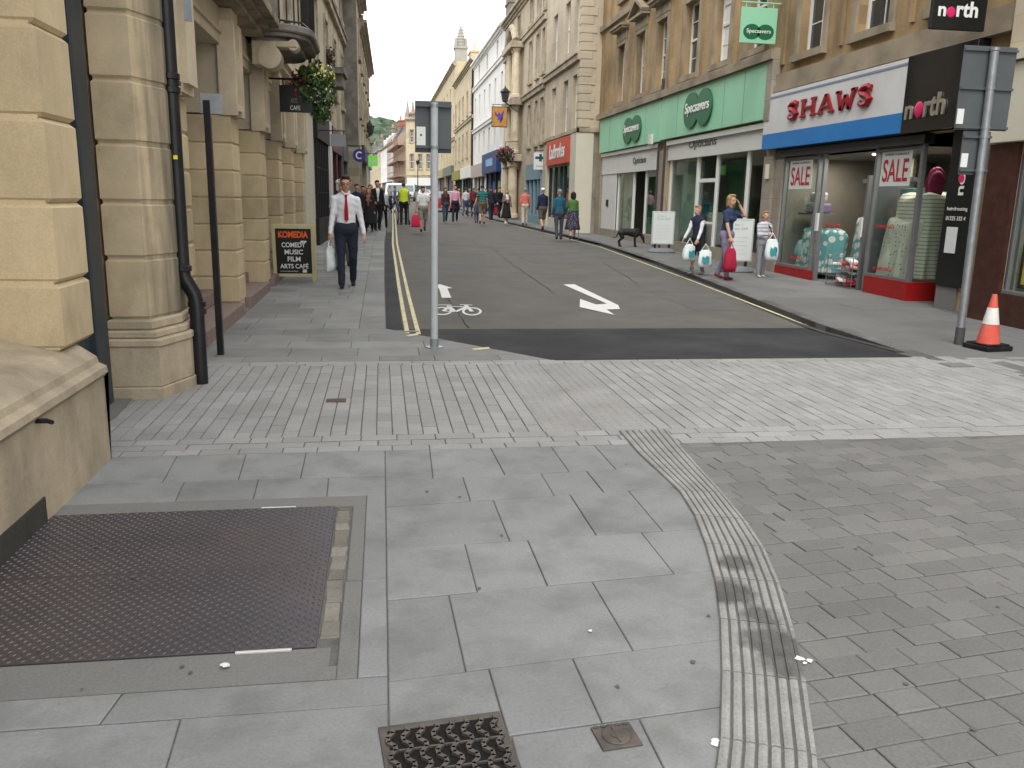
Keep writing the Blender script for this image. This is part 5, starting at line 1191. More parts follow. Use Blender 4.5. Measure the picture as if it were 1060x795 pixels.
def optic_board(x,y,label,sc_=1.):
    o=thing('pavement_sign',label,'a-board',(x,y,gz(y)),R(-8),group='white swing signs outside the optician')
    b=MB(); b.tube([(0,0,0),(0,0,.03),(0,0,.10),(0,0,.13)],[.38,.40,.34,.2],24,flat=.55); b.build('base',M('grey_base',(.17,.18,.19),.6,.1,5,0),o)
    for s in (-.2,.2): b=MB(); b.box(s-.03,s+.03,-.03,.03,.1,.24); b.build('bracket',BLACKM,o)
    b=MB(); b.box(-.33,.33,-.03,.03,.22,1.16,bev=.02); f=b.build('sign_frame',M('silver_frame',(.42,.46,.44),.4,.05,5,0,metal=.2),o)
    b=MB(); b.box(-.29,.29,-.034,-.0305,.26,1.12); p=b.build('sign_sheet',PAPER,f)
    text('2 for 1\nfrom £69',.36,.14,M('sage_print',(.25,.42,.28),.5,0),p,(-.18,-.035,.92),depth=.002)
    for k in range(5): text('free eye test with this offer',.4-.05*(k%2),.022,M('faint_print',(.4,.45,.42),.5,0),p,(-.2,-.035,.75-.09*k),depth=.002)
    return o
optic_board(7.93,23.3,'white swing sign on a grey base beside the black dog')
optic_board(7.72,17.6,'white swing sign on a grey base behind the girl and the woman')
# hanging signs and lamps
def bracket_sign(name,label,x0,x1,y,z0,z1,mat,xw,border=None,cat='hanging sign'):
    o=thing(name,label,cat,((x0+x1)/2,y,(z0+z1)/2))
    w_,h_=x1-x0,z1-z0
    b=MB(); b.box(-w_/2,w_/2,-.03,.03,-h_/2,h_/2,bev=.006); p=b.build('sign_board',mat,o)
    b=MB(); b.tube([(xw-o.location.x,0,h_/2+.1),((w_/2 if xw<x0 else -w_/2),0,h_/2+.1)],.018,6)
    for s in (-w_*.38,w_*.38): b.tube([(s,0,h_/2),(s,0,h_/2+.1)],.012,6)
    b.build('bracket',border or BLACK,o); return o,p,w_,h_
a=PY(768,7,18.35); c=PY(801,46,18.35)
o,p,w_,h_=bracket_sign('hanging_sign','pale green square hanging sign with a dark green two disc logo',a.x,c.x+.02,18.35,c.z,a.z,GREEN,8.62,GREEN)
b=MB()
for d in (-1,1): b.tube([(d*w_*.19,-.036,-h_*.18),(d*w_*.19,-.030,-h_*.18)],w_*.24,24,flat=1)
for v in b.bm.verts: v.co.z=-h_*.18+(v.co.z+h_*.18)*.8
lg=b.build('logo_discs',GREEND,p); text('Specsavers',w_*.68,.11,WHITE,lg,(-w_*.34,-.037,-h_*.18-.05),bold=.012,depth=.004)
a=PY(967,-16,11.5); c=PY(1017,33,11.5)
o,p,w_,h_=bracket_sign('hanging_sign','black square hanging sign with white lettering and a pink dot',a.x,c.x,11.5,c.z,a.z,M('satin_black',(.012,.013,.013)),8.62)
text('n',.12,.13,WHITE,p,(-.33,-.034,-.12),bold=.03,depth=.004); b=MB(); b.ell((-.13,-.033,-.06),(.07,.006,.07)); b.build('pink_disc',PINK,p); text('rth',.33,.21,WHITE,p,(-.05,-.034,-.12),bold=.03,depth=.004)
a=PY(509,110,46.8); c=PY(525,132,46.8)
o,p,w_,h_=bracket_sign('hanging_sign','orange hanging sign with a purple winged emblem outside the columned building',a.x,c.x,46.8,c.z,a.z,M('black_rim',(.03,.03,.025),.5,0),7.7)
b=MB(); b.box(-w_*.46,w_*.46,-.036,-.031,-h_*.46,h_*.46); pp=b.build('sign_face',M('orange_sign',(.52,.20,.05),.5,.25,4,0,stain=(.3,.3,.06),sscale=2.5,samt=.7),p)
b=MB(); P=[(-.3,.3),(-.12,.08),(-.05,.25),(.05,.12),(.3,.36),(.22,.02),(.1,-.06),(.16,-.22),(.02,-.3),(0,-.12),(-.14,-.2),(-.1,-.02),(-.28,.06)]
b.bm.faces.new([b.bm.verts.new((x*w_,-.038,y*h_)) for x,y in P]); bmesh.ops.triangulate(b.bm,faces=b.bm.faces[:]); b.build('winged_emblem',M('purple_emblem',(.10,.06,.28),.5,.3,6,0),pp)
a=PY(552,158,41.6); c=PY(565,176,41.6)
o,p,w_,h_=bracket_sign('chemist_sign','white hanging sign with a dark teal cross above the pale blue shop front',a.x,c.x,41.4,c.z,a.z,PAPER,7.8)
TEAL=M('dark_teal',(.01,.07,.08),.5,0); b=MB(); b.box(-w_*.1,w_*.1,-.037,-.031,-h_*.02,h_*.42); b.box(-w_*.4,w_*.4,-.038,-.0315,h_*.12,h_*.27); b.build('cross',TEAL,p); text('Pharmacy',w_*.6,.07,TEAL,p,(-w_*.3,-.036,-h_*.35),depth=.004)
a=PY(342,139,24.9); c=PY(358,152,24.9)
bracket_sign('hanging_sign','plain grey hanging sign above the black shop front on the left',a.x,c.x,24.9,c.z,a.z,M('grey_sign_face',(.23,.24,.26),.5,.1,3,0),-1.8)
def disc_sign(px,py,r,Y):
    a=PY(px,py,Y); rr=r*Y/864; o=thing('hanging_sign','round purple hanging sign with a white letter C','hanging sign',(a.x,Y,a.z))
    b=MB(); b.tube([(0,-.04,0),(0,.04,0)],rr,28); p=b.build('sign_board',M('purple_disc',(.05,.035,.22),.5,.05,3,0),o)
    b=MB(); b.tube([(-rr-.5,0,rr+.12),(rr*.6,0,rr+.12)],.02,6); b.tube([(0,0,rr),(0,0,rr+.12)],.015,6); b.build('bracket',BLACK,o)
    b=MB(); b.tube([(rr*.48*math.cos(t),-.045,rr*.48*math.sin(t)) for t in [R(50+260*k/16) for k in range(17)]],rr*.12,6); b.build('letter',WHITE,p)
disc_sign(372,161,6.3,36.4)
a=PY(381,161,43.5); c=PY(391,172,43.5)
o,p,w_,h_=bracket_sign('chemist_sign','lit green square hanging sign with a white cross on the left side',a.x,c.x,43.5,c.z,a.z,M('lit_green',(.10,.42,.05),.5,.1,3,0,emit=.35),-.9)
b=MB(); b.box(-w_*.08,w_*.08,-.037,-.031,-h_*.3,h_*.3); b.box(-w_*.3,w_*.3,-.038,-.0315,-h_*.08,h_*.08); b.build('cross',WHITE,p)
a=PY(289,88,15.0); c=PY(324,117,15.0)
o,p,w_,h_=bracket_sign('hanging_sign','black hanging sign lettered CAFE half hidden by the flower basket',a.x,c.x,15.0,c.z,a.z,M('satin_black',(.012,.013,.013)),-1.85)
text('CAFE',w_*.30,.07,WHITE,p,(-w_*.18,-.034,-h_*.42),depth=.004); text('ARTS',w_*.2,.07,M('dim_gold',(.25,.2,.1),.5,0),p,(-w_*.16,-.034,-h_*.15),depth=.004)
def lantern(px,py,Y,xw,sz,label,wall_dx):
    a=PY(px,py,Y); o=thing('wall_lantern',label,'lantern',(a.x,Y,a.z))
    b=MB(); b.tube([(0,0,-sz),(0,0,-sz*.9),(0,0,.0),(0,0,.02)],[.06*sz*3,.1*sz*3,.16*sz*3,.16*sz*3],6); b.build('glass_body',M('lantern_glass',(.05,.05,.055),.15,.1,3,0),o)
    b=MB(); b.tube([(0,0,.02),(0,0,.1*sz),(0,0,.45*sz),(0,0,.5*sz),(0,0,.75*sz)],[.2*sz*3,.2*sz*3,.07*sz*3,.04*sz*3,.01],6); b.build('cap',BLACK,o)
    b=MB(); b.tube([(0,0,-sz),(wall_dx*.5,0,-sz*1.4),(wall_dx,0,-sz*1.2)],.025,6); b.tube([(0,0,-sz*1.02),(wall_dx,0,-sz*2.0)],.02,6); b.build('bracket',BLACK,o)
lantern(523,96,47.5,7.7,.5,'black lantern on a scrolled bracket above the orange sign',.75)
lantern(383,131,50,-.8,.5,'small black lantern on a wall bracket at the end of the left row',-.75)
# far street lamp
a=PY(432.5,195,120); b=MB(); lp=thing('street_lamp','thin dark street lamp in front of the far corner house','street lamp',(a.x,120,gz(120)))
b.tube([(0,0,0),(0,0,1),(0,0,4.6)],[.1,.08,.05],8); b.build('post',BLACK,lp); b=MB(); b.tube([(0,0,4.6),(0,0,4.9),(0,0,5.2),(0,0,5.4)],[.05,.2,.28,.03],8); b.build('lamp_head',BLACK,lp)
# leaf clouds
def leaves(name,n,shape,size,mats,parent=None,loc=None,seed=1,bias=0):
    random.seed(seed); V=[];Fc=[];MI=[]
    for k in range(n):
        c=shape(); s=size*random.uniform(.6,1.3); r=Euler([random.uniform(0,6.28) for _ in range(3)]).to_matrix(); n0=len(V)
        for p in ((-1,0,0),(-.2,-.55,.12),(1,0,0),(-.2,.55,.12)): V.append(c+r@(Vector(p)*s))
        Fc.append([n0,n0+1,n0+2,n0+3]); MI.append(random.randrange(len(mats)))
    me=bpy.data.meshes.new(name); me.from_pydata(V,[],Fc)
    for m in mats: me.materials.append(m)
    for p,i in zip(me.polygons,MI): p.material_index=i
    return put(name,me,parent,loc)
def ball(cx,cy,cz,rx,ry,rz_,hollow=.5):
    def f():
        while 1:
            v=Vector([random.uniform(-1,1) for _ in range(3)])
            if hollow<v.length<1: break
        k=1+.18*math.sin(v.x*7+cx)*math.cos(v.z*6)
        return Vector((cx+v.x*rx*k,cy+v.y*ry*k,cz+v.z*rz_*k))
    return f
LG=[M('leaf_%d'%i,c,.6,.25,8,0) for i,c in enumerate(((.035,.085,.02),(.06,.13,.03),(.10,.16,.04),(.02,.05,.018)))]
hb=thing('hanging_basket','large hanging flower basket with yellow, white and red blooms below the balcony','flower basket',(-1.12,15.2,3.3))
b=MB(); b.ell((0,0,-.12),(.22,.22,.2)); b.build('basket',M('moss_basket',(.05,.04,.025),.95,.2,9,.1),hb)
b=MB(); b.tube([(-.7,0,.62),(0,0,.62),(.02,0,.56)],.015,6)
for k in range(3): t=k*2.1; b.tube([(0,0,.6),(.2*math.cos(t),.2*math.sin(t),.02)],.006,4)
b.build('bracket_and_chains',BLACK,hb)
leaves('foliage',2300,ball(0,0,.03,.36,.36,.38,.3),.042,LG,hb,(0,0,0),3); leaves('foliage',500,ball(.12,0,-.36,.18,.2,.22,.0),.03,LG,hb,(0,0,0),4)
leaves('yellow_flowers',210,ball(.08,-.05,.22,.28,.3,.2,.55),.035,[M('yellow_petal',(.62,.58,.10),.6,.1,9,0),M('cream_petal',(.62,.6,.42),.6,.1,9,0)],hb,(0,0,0),5)
leaves('red_flowers',170,ball(-.2,-.05,.06,.2,.3,.28,.5),.032,[M('red_petal',(.30,.02,.04),.6,.1,9,0),M('dark_red_petal',(.15,.01,.03),.6,.1,9,0)],hb,(0,0,0),6)
leaves('white_flowers',120,ball(.05,-.08,-.1,.3,.3,.25,.6),.028,[M('pale_petal',(.55,.55,.5),.6,.1,9,0)],hb,(0,0,0),7)
a=PY(523,161,46.2); hb=thing('hanging_basket','round hanging basket of pink flowers by the columns','flower basket',(a.x,46.2,a.z))
b=MB(); b.ell((0,0,-.1),(.25,.25,.22)); b.build('basket',M('moss_basket',(.05,.04,.025)),hb); b=MB(); b.tube([(0,0,.2),(.0,0,.7),(.7,0,.75)],.02,5); b.build('bracket',BLACK,hb)
leaves('foliage',500,ball(0,0,0,.5,.45,.42,.3),.07,LG[:1]+LG[3:],hb,(0,0,0),8); leaves('pink_flowers',330,ball(0,0,.05,.52,.45,.45,.5),.06,[M('pink_petal',(.45,.05,.16),.6,.1,9,0),M('red_petal',(.30,.02,.04)),M('purple_petal',(.2,.05,.2),.6,0)],hb,(0,0,0),9)
a=PY(344,60,29); hb=thing('wall_planter','small dark shrub in a planter high on the left tan facade','planter',(a.x-.15,29,a.z))
leaves('foliage',220,ball(0,0,0,.25,.35,.35,.2),.07,LG[3:]+[M('dry_leaf',(.12,.07,.05),.8,0)],hb,(0,0,0),10); b=MB(); b.box(-.25,.2,-.3,.3,-.45,-.3); b.build('pot',DST,hb)

# ============================================================ SHOP DISPLAY
def quilt(name,label,pts,r,mat,loc,rot=0,seed=0,cat='bedding',voxel=.03,fold=.02):
    random.seed(seed); b=MB()
    for p,rr in zip(pts,r): b.ell(p,rr if isinstance(rr,tuple) else (rr,)*3)
    me=ev(b,voxel,3)
    wrinkle(me,fold*1.3,(22,26,4)); wrinkle(me,fold*.5,(40,55,14))
    me.materials.append(mat); o=put(name,me,None,loc,rot); return tag(o,label,cat)
def drape(name,label,w_,d_,h_,mat,loc,seed=0,lean=0.):
    # a cover thrown over a display stand: soft top, folds deepening towards the floor
    random.seed(seed); n=72; V=[];Fc=[]; ph=[random.uniform(0,6.28) for _ in range(4)]
    prof=[(0,.02),(.0,.35),(.01,.7),(.035,.92),(.09,1.0)]+[(.09+.91*k/12,1.0+.10*k/12) for k in range(1,13)]
    for t,r in prof:
        for k in range(n):
            a=2*PI*k/n; c,q=math.cos(a),math.sin(a); f=max(0,t-.1)
            x=math.copysign(abs(c)**.62,c)*w_/2*r; y=math.copysign(abs(q)**.62,q)*d_/2*r
            g=1+f*(.085*math.sin(9*a+ph[0]+t*1.5)+.05*math.sin(17*a+ph[1])+.03*math.sin(5*a+ph[2]))
            z=h_*(1-t)+.035*math.sin(3*a+ph[3])*r*(1-t)+.03*math.sin(x*8+y*6)*(1-t)
            V.append((x*g,y*g+lean*(1-t),z))
    for j in range(len(prof)-1):
        for k in range(n): Fc.append((j*n+k,j*n+(k+1)%n,(j+1)*n+(k+1)%n,(j+1)*n+k))
    me=bpy.data.meshes.new(name); me.from_pydata(V,[],Fc); me.polygons.foreach_set('use_smooth',[True]*len(Fc)); me.materials.append(mat)
    return tag(put(name,me,None,loc),label,'bedding')
def dots(c2,sc_,thr):
    def fn(n,l,tc,mp,cur):
        v=n.new('ShaderNodeTexVoronoi'); v.inputs['Scale'].default_value=sc_; v.inputs['Randomness'].default_value=.55; l.new(tc.outputs['Object'],v.inputs['Vector'])
        m=n.new('ShaderNodeMath'); m.operation='LESS_THAN'; m.inputs[1].default_value=thr; l.new(v.outputs['Distance'],m.inputs[0])
        x=n.new('ShaderNodeMix'); x.data_type='RGBA'; l.new(m.outputs[0],x.inputs[0]); l.new(cur,x.inputs[6]); x.inputs[7].default_value=(*c2,1); return x.outputs[2]
    return fn
def stripes(c2,sc_,axis='z',thr=.5,lo=None):
    def fn(n,l,tc,mp,cur):
        sp=n.new('ShaderNodeSeparateXYZ'); l.new(tc.outputs['Object'],sp.inputs[0]); m=n.new('ShaderNodeMath'); m.operation='MULTIPLY'; m.inputs[1].default_value=sc_; l.new(sp.outputs['XYZ'.index(axis.upper())],m.inputs[0])
        f=n.new('ShaderNodeMath'); f.operation='FRACT'; l.new(m.outputs[0],f.inputs[0]); g=n.new('ShaderNodeMath'); g.operation='LESS_THAN'; g.inputs[1].default_value=thr; l.new(f.outputs[0],g.inputs[0])
        x=n.new('ShaderNodeMix'); x.data_type='RGBA'; l.new(g.outputs[0],x.inputs[0]); l.new(cur,x.inputs[6]); x.inputs[7].default_value=(*c2,1); return x.outputs[2]
    return fn
QT=M('teal_dot_quilt',(.13,.34,.34),.8,.1,6,.05,fn=dots((.62,.66,.62),6,.44)); QC=M('cream_print_quilt',(.60,.57,.48),.8,.1,5,.05,fn=stripes((.33,.31,.27),16,'z',.35)); QP=M('floral_quilt',(.58,.55,.47),.8,.1,5,.05,fn=dots((.30,.10,.10),14,.22)); QB=M('pale_teal_cushion',(.30,.47,.48),.8,.1,5,.03)
q=8.62
drape('quilt','cream striped quilt draped over a stand in the right display window corner',.85,.95,1.42,QC,(q+.68,13.42,.36),1)
drape('quilt','floral quilt draped in the right display window beside the striped one',.55,.85,1.0,QP,(q+.40,13.55,.36),2,-.12)
quilt('cushion','dark pink cushion standing on top of the striped quilt','x'and[(0,0,0)],[(.12,.17,.27)],M('magenta_velvet',(.20,.01,.06),.8,.1,4,0),(q+.66,13.3,1.95),0,3,'cushion')
drape('quilt','teal and white spotted quilt draped in the left display window',.6,1.2,.85,QT,(q+.6,16.75,.2),4,-.15)
drape('quilt','teal and white spotted quilt over a stand beside the shop doorway',.6,.85,1.3,QT,(q+1.05,15.5,.05),5)
quilt('cushion','pale teal cushion leaning in the left display window',[(0,0,0)],[(.08,.21,.19)],QB,(q+.35,17.15,.62),0,6,'cushion')
quilt('cushion','purple cushion at the bottom of the right display window',[(0,0,0)],[(.12,.22,.2)],M('purple_velvet',(.08,.015,.12),.8,.1,4,0),(q+.35,13.95,.52),0,7,'cushion')
b=MB(); b.box(0,.03,-.45,.45,0,.9,bev=.01); o=tag(b.build('picture_panel',M('teal_print_panel',(.16,.30,.31),.7,.3,3,0)),'large pale teal printed panel hanging in the right display window','panel'); o.location=(q+.6,13.75,.98)
b=MB(); b.box(0,.4,-.5,.5,0,.04); o=tag(b.build('display_shelf',GREYM),'narrow shelf with linen in the left display window','shelf'); o.location=(q+.4,17.0,1.35)
for k,(yy,zz,c_) in enumerate(((17.2,1.39,(.4,.42,.45)),(16.85,1.39,(.25,.2,.33)),(17.05,1.62,(.5,.52,.5)))):
    b=MB(); b.box(-.14,.14,-.16,.16,0,.2,bev=.05); o=tag(b.build('folded_linen',M('linen%d'%k,c_,.9,.1,5,.05)),['grey folded linen on the shelf in the left window','mauve folded linen on the shelf in the left window','white folded linen on top of the pile in the left window'][k],'linen'); o.location=(q+.6,yy,zz)
# wire basket with packets in the doorway
wbk=thing('wire_basket','white wire dump basket of red packets in the shop doorway','basket',(q+.12,14.85,.05)); wbk.scale=(1,1,.6)
b=MB()
for z in (0.02,.3,.62,.92): b.tube([(-.15,-.45,z),(.3,-.45,z),(.3,.45,z),(-.15,.45,z),(-.15,-.45,z)],.008,5)
for i in range(11): b.tube([(-.15,-.45+i*.09,.02),(-.15,-.45+i*.09,.92)],.004,4)
for x,y in ((-.15,-.45),(-.15,.45),(.3,-.45),(.3,.45)): b.tube([(x,y,0),(x,y,.95)],.01,5)
b.box(-.14,.29,-.44,.44,.48,.49); b.build('wire_frame',GREYM,wbk)
random.seed(9)
for k in range(22):
    lv=0 if k<12 else 1; b=MB(); b.box(-.09,.09,-.13,.13,-.03,.03,bev=.02)
    o=b.build('packet',[M('red_packet',(.42,.03,.04),.35,.3,9,0),M('pink_packet',(.55,.3,.3),.35,.3,9,0),PAPER][k%3]); o.location=(q+.12+random.uniform(-.05,.2),14.85+random.uniform(-.33,.33),.10+lv*.29+(k%6)*.028); o.rotation_euler=(random.uniform(-.3,.3),random.uniform(-.3,.3),random.uniform(0,3))
    tag(o,('red','pink','white')[k%3]+' wrapped packet heaped '+('in the bottom' if lv==0 else 'on the upper shelf')+' of the wire basket','packet',group='packets in the wire basket')
# ============================================================ PEOPLE
SKIN=M('skin',(.50,.29,.20),.6,.05,6,0); SKIN2=M('tanned_skin',(.40,.22,.14),.6,.05,6,0)
def cloth(name,c,fn=None,var=.14): return M('cloth_'+name,c,.9,var,7,.05,fn=fn)
def rotx(v,a): return Vector((v.x,v.y*math.cos(a)-v.z*math.sin(a),v.y*math.sin(a)+v.z*math.cos(a)))
LIPS=M('lips',(.35,.12,.10),.5,0); EYEW=M('eye_white',(.6,.58,.55),.4,0); EYED=M('eye_dark',(.03,.02,.015),.3,0)
def hand(b,wr,dirv,palm_n,s,side,curl=.6):
    """palm, four unequal bent fingers and a thumb; wr wrist, dirv down the hand, palm_n faces the palm"""
    d=dirv.normalized(); n=(palm_n-d*palm_n.dot(d)).normalized(); a=d.cross(n).normalized()*side
    b.cap_(wr,wr+d*.075*s,.026*s,.036*s,10,.5,a)
    for k,(o_,L) in enumerate(((.028,.070),(.010,.079),(-.009,.073),(-.027,.058))):
        p=wr+d*.085*s+a*o_*s; q=p; ang=0; pts=[p-d*.02*s]
        for j in range(3):
            ang+=curl*(.5+.1*j); q=q+(d*math.cos(ang)+n*math.sin(ang))*L*s/3; pts.append(q)
        b.tube(pts,[.0095*s,.0092*s,.0085*s,.0065*s],7)
    p=wr+d*.03*s+a*.03*s; q=p+(d*.6+a*.75+n*.2).normalized()*.035*s; b.tube([p,q,q+(d*.9+a*.2+n*.4).normalized()*.03*s],[.012*s,.0105*s,.008*s],7)
def person(label,x,y,h=1.75,face=0,legs=((15,5),(-12,25)),arms=((10,8,15),(-10,8,20)),top=None,bottom=None,skirt=None,shoes=None,hair=None,hairstyle='short',skin=SKIN,
           sleeves='long',shorts=False,build=1.,tie=None,glasses=False,hat=None,lean=0,headturn=0,headtilt=0,vest=None,jacket=None,group=None,z=None,voxel=.016,bare_legs=False,socks=None,female=False,bun=False,yaw_arm=None):
    o=thing('person',label,'person',(x,y,gz(y) if z is None else z),R(face),group); S_=h/1.75
    Vv=lambda *a:Vector(a)*S_
    up=lambda v:rotx(v-Vv(0,0,.93),R(lean))+Vv(0,0,.93)      # forward is -y
    hipz=.93
    # legs
    J={}
    for i,(th,kn) in enumerate(legs):
        sx=(-1,1)[i]; hp=Vv(sx*.09*build**.5,0,hipz-.02)
        t=R(th); k_=hp+Vector((sx*.01,-math.sin(t),-math.cos(t)))*.43*S_
        t2=R(th-kn); an=k_+Vector((0,-math.sin(t2),-math.cos(t2)))*.41*S_
        J[i]=(hp,k_,an,t2)
    low=min(min(J[i][2].z-.085*S_*math.cos(J[i][3]*.5)-(0) for i in (0,1)),9)
    dz=Vector((0,0,-low)); 
    J={i:(a+dz,b_+dz,c+dz,t) for i,(a,b_,c,t) in J.items()}
    sh={};
    shw=(.168 if not female else .145)*(build**.4)
    for i,(sw,out,el) in enumerate(arms):
        sx=(-1,1)[i]; s0=up(Vv(sx*shw,0,1.385))+dz
        if sw=='to':
            T=up(Vv(*out))+dz; dv=T-s0; D=min(dv.length,.535*S_); dv.normalize(); a_=.285*S_; c_=.255*S_
            m_=(a_*a_-c_*c_+D*D)/(2*D); hgt=math.sqrt(max(0,a_*a_-m_*m_)); hint=Vector((sx*.5,.35,-1)) if el is None else Vector(el); hint=(hint-dv*hint.dot(dv)).normalized()
            e=s0+dv*m_+hint*hgt; wv=s0+dv*D; sh[i]=(s0,e,wv,(wv-e).normalized()); continue
        a=R(sw)+R(lean); ou=R(out)
        e=s0+Vector((sx*math.sin(ou)*math.cos(a),-math.sin(a)*math.cos(ou),-math.cos(a)*math.cos(ou)))*.285*S_
        a2=a+R(el); inw=R(out-(el*.25 if el>40 else 0)); inw=inw if yaw_arm is None else R(yaw_arm[i])
        wd_=Vector((sx*math.sin(inw)*abs(math.cos(a2))+ (sx*math.sin(inw)*.6 if el>40 else 0),-math.sin(a2),-math.cos(a2))).normalized()
        wv=e+wd_*.255*S_; sh[i]=(s0,e,wv,wd_)
    U=lambda *a:up(Vv(*a))+dz
    bw=build
    # body: one fused surface
    b=MB()
    sx_=Vector((1,0,0))
    b.cap_(U(0,.01,1.0),U(0,0,1.34),.125*S_*bw,.135*S_*bw,14,.72,sx_); b.cap_(U(-.06*bw,0,.93),U(.06*bw,0,.93),.110*S_*bw**.7,.110*S_*bw**.7,12)
    b.cap_(U(0,0,1.40),U(0,-.005,1.56),.058*S_,.052*S_,12)
    for q in (-1,1): b.cap_(U(0,0,1.45),U(q*(shw-.02),0,1.385),.052*S_,.046*S_,12)
    for i in (0,1):
        a,k_,c,t=J[i]
        b.cap_(a,k_,.083*S_*bw**.6,.054*S_,12); b.cap_(k_,k_.lerp(c,.35),.054*S_,.055*S_,12); b.cap_(k_.lerp(c,.3),c,.055*S_,.036*S_,12)
        s0,e,wv,_=sh[i]; b.cap_(s0,e,.047*S_*bw**.5,.037*S_,12); b.cap_(e,wv,.038*S_,.026*S_,12)
    # head with jaw, nose, ears, brow
    HT=Matrix.Translation(U(0,-.012,1.632))@Matrix.Rotation(R(headturn),4,'Z')@Matrix.Rotation(R(headtilt),4,'X')@Matrix.Scale(1.07,4)
    hp=lambda a,c,e:HT@(Vector((a,c,e))*S_)
    rot=HT.to_euler()
    b.ell(hp(0,.012,.018),(.077*S_,.094*S_,.098*S_),rot=rot,u=18,v=12); b.ell(hp(0,-.022,-.045),(.058*S_,.066*S_,.068*S_),rot=rot,u=16,v=10); b.ell(hp(0,-.045,-.088),(.026*S_,.024*S_,.02*S_),rot=rot)
    b.cap_(hp(0,-.080,.012),hp(0,-.102,-.028),.009*S_,.015*S_,8); 
    for q in (-1,1): b.ell(hp(q*.078,.01,-.008),(.010*S_,.02*S_,.031*S_),rot=rot,u=8,v=6); b.ell(hp(q*.035,-.068,.022),(.022*S_,.014*S_,.008*S_),rot=rot,u=8,v=6)
    body=ev(b,min(voxel,.0125 if voxel<.017 else voxel),2)
    # hands, eyes and lips are merged into the body mesh
    b=MB(); b.bm.from_mesh(body)
    for i in (0,1):
        s0,e,wv,wd_=sh[i]; hand(b,wv-wd_*.01,wd_+Vector((0,-.12,0)),Vector(((1,-1)[i]*.8,.6,0)),S_,(1,-1)[i]*-1,.45)
    nf=len(b.bm.faces)
    for q in (-1,1): b.ell(hp(q*.032,-.079,.002),(.013*S_,.008*S_,.007*S_),2,8,6,rot); b.ell(hp(q*.032,-.0855,.002),(.0065*S_,.004*S_,.0065*S_),3,8,6,rot)
    b.ell(hp(0,-.083,-.058),(.024*S_,.010*S_,.0065*S_),1,8,6,rot)
    bo=b.build('body',[skin,LIPS,EYEW,EYED],o,recalc=False)
    bpy.data.meshes.remove(body)
    # hair
    if hair:
        b=MB(); b.ell(hp(0,.022,.04),(.083*S_,.097*S_,.092*S_),rot=rot,u=18,v=12)
        b.ell(hp(0,-.030,.098),(.066*S_,.055*S_,.028*S_),rot=rot)
        if hairstyle in('bob','long','curly'):
            Lh={'bob':-.09,'long':-.17,'curly':-.07}[hairstyle]
            for q in (-1,1): b.cap_(hp(q*.062,.015,.05),hp(q*.07,.018,Lh),.04*S_,.032*S_,10)
            b.cap_(hp(0,.06,.04),hp(0,.07,Lh-.01),.07*S_,.06*S_,10)
        if hairstyle=='curly':
            for k in range(26): t=k*2.4; b.ell(hp(.085*math.cos(t)*(.5+.5*random.random()),.03+.08*math.sin(t),.03+.07*random.random()),(.034*S_,)*3,u=8,v=6)
        if bun: b.cap_(hp(0,.11,.04),hp(0,.15,-.1),.035*S_,.02*S_,10)
        me=ev(b,.011,2)
        # cut the hair away from the face
        IM=np.array(HT.inverted())
        def tst(c):
            c=(c@IM[:3,:3].T+IM[:3,3])/S_; m=(c[:,1]<-.035)&(c[:,2]<.058)&(abs(c[:,0])<.066)
            return m|((c[:,2]<-.07)|((c[:,1]<0)&(c[:,2]<.015))) if hairstyle=='short' else m
        me=cut(me,tst)
        wrinkle(me,.0025,(160,140,90))
        me.materials.append(hair); put('hair',me,o)
    if glasses:
        b=MB()
        for q in (-1,1):
            c=[hp(q*.034+.022*math.cos(t*PI/6),-.094,.0+.016*math.sin(t*PI/6)) for t in range(13)]; b.tube(c,.0028*S_,5)
            b.tube([hp(q*.056,-.092,.004),hp(q*.08,.005,.004)],.0025*S_,5)
        b.tube([hp(-.012,-.096,.002),hp(.012,-.096,.002)],.0025*S_,5); b.build('glasses',BLACKM,o)
    if hat is not None:
        b=MB(); b.ell(hp(0,.015,.055),(.09*S_,.105*S_,.078*S_),rot=rot); b.ell(hp(0,-.10,.045),(.06*S_,.06*S_,.008*S_),rot=rot); me=ev(b,.012,1); me.materials.append(hat); put('cap',me,o)
    ease=.014
    def torso(b,e,hem,coll=1.47,cx=1.):
        b.cap_(U(0,.012,hem),U(0,.008,1.12),(.132*cx+e)*S_*bw,(.125+e)*S_*bw,16,.74,sx_); b.cap_(U(0,.008,1.10),U(0,0,1.345),(.124+e)*S_*bw,(.138+e)*S_*bw,16,.72,sx_)
        [b.cap_(U(0,0,1.448),U(q*(shw-.015),0,1.382),(.048+e)*S_,(.042+e)*S_,12) for q in (-1,1)]; b.cap_(U(0,.005,1.42),U(0,.005,coll+.02),(.068+e*.5)*S_,(.056+e*.4)*S_,12)
        if female: 
            for q in (-1,1): b.ell(U(q*.065,-.085,1.27),(.062*S_,.055*S_,.058*S_))
    def sleeve(b,e,kind,i):
        s0,el,wv,wd_=sh[i]
        if kind=='long': b.cap_(s0,el,(.046+e)*S_*bw**.5,(.036+e)*S_,12); b.cap_(el,wv-(wv-el).normalized()*.015,(.037+e)*S_,(.026+e)*S_,12)
        elif kind=='short': b.cap_(s0,s0.lerp(el,.62),(.052+e)*S_*bw**.5,(.05+e)*S_,12)
    if top:
        b=MB(); torso(b,ease,.99 if not skirt else .97)
        for i in (0,1): sleeve(b,ease*.8,sleeves,i)
        me=ev(b,voxel*.85,3)
        wrinkle(me,.0028*S_,(25,9,60))
        me.materials.append(top); put('shirt',me,o)
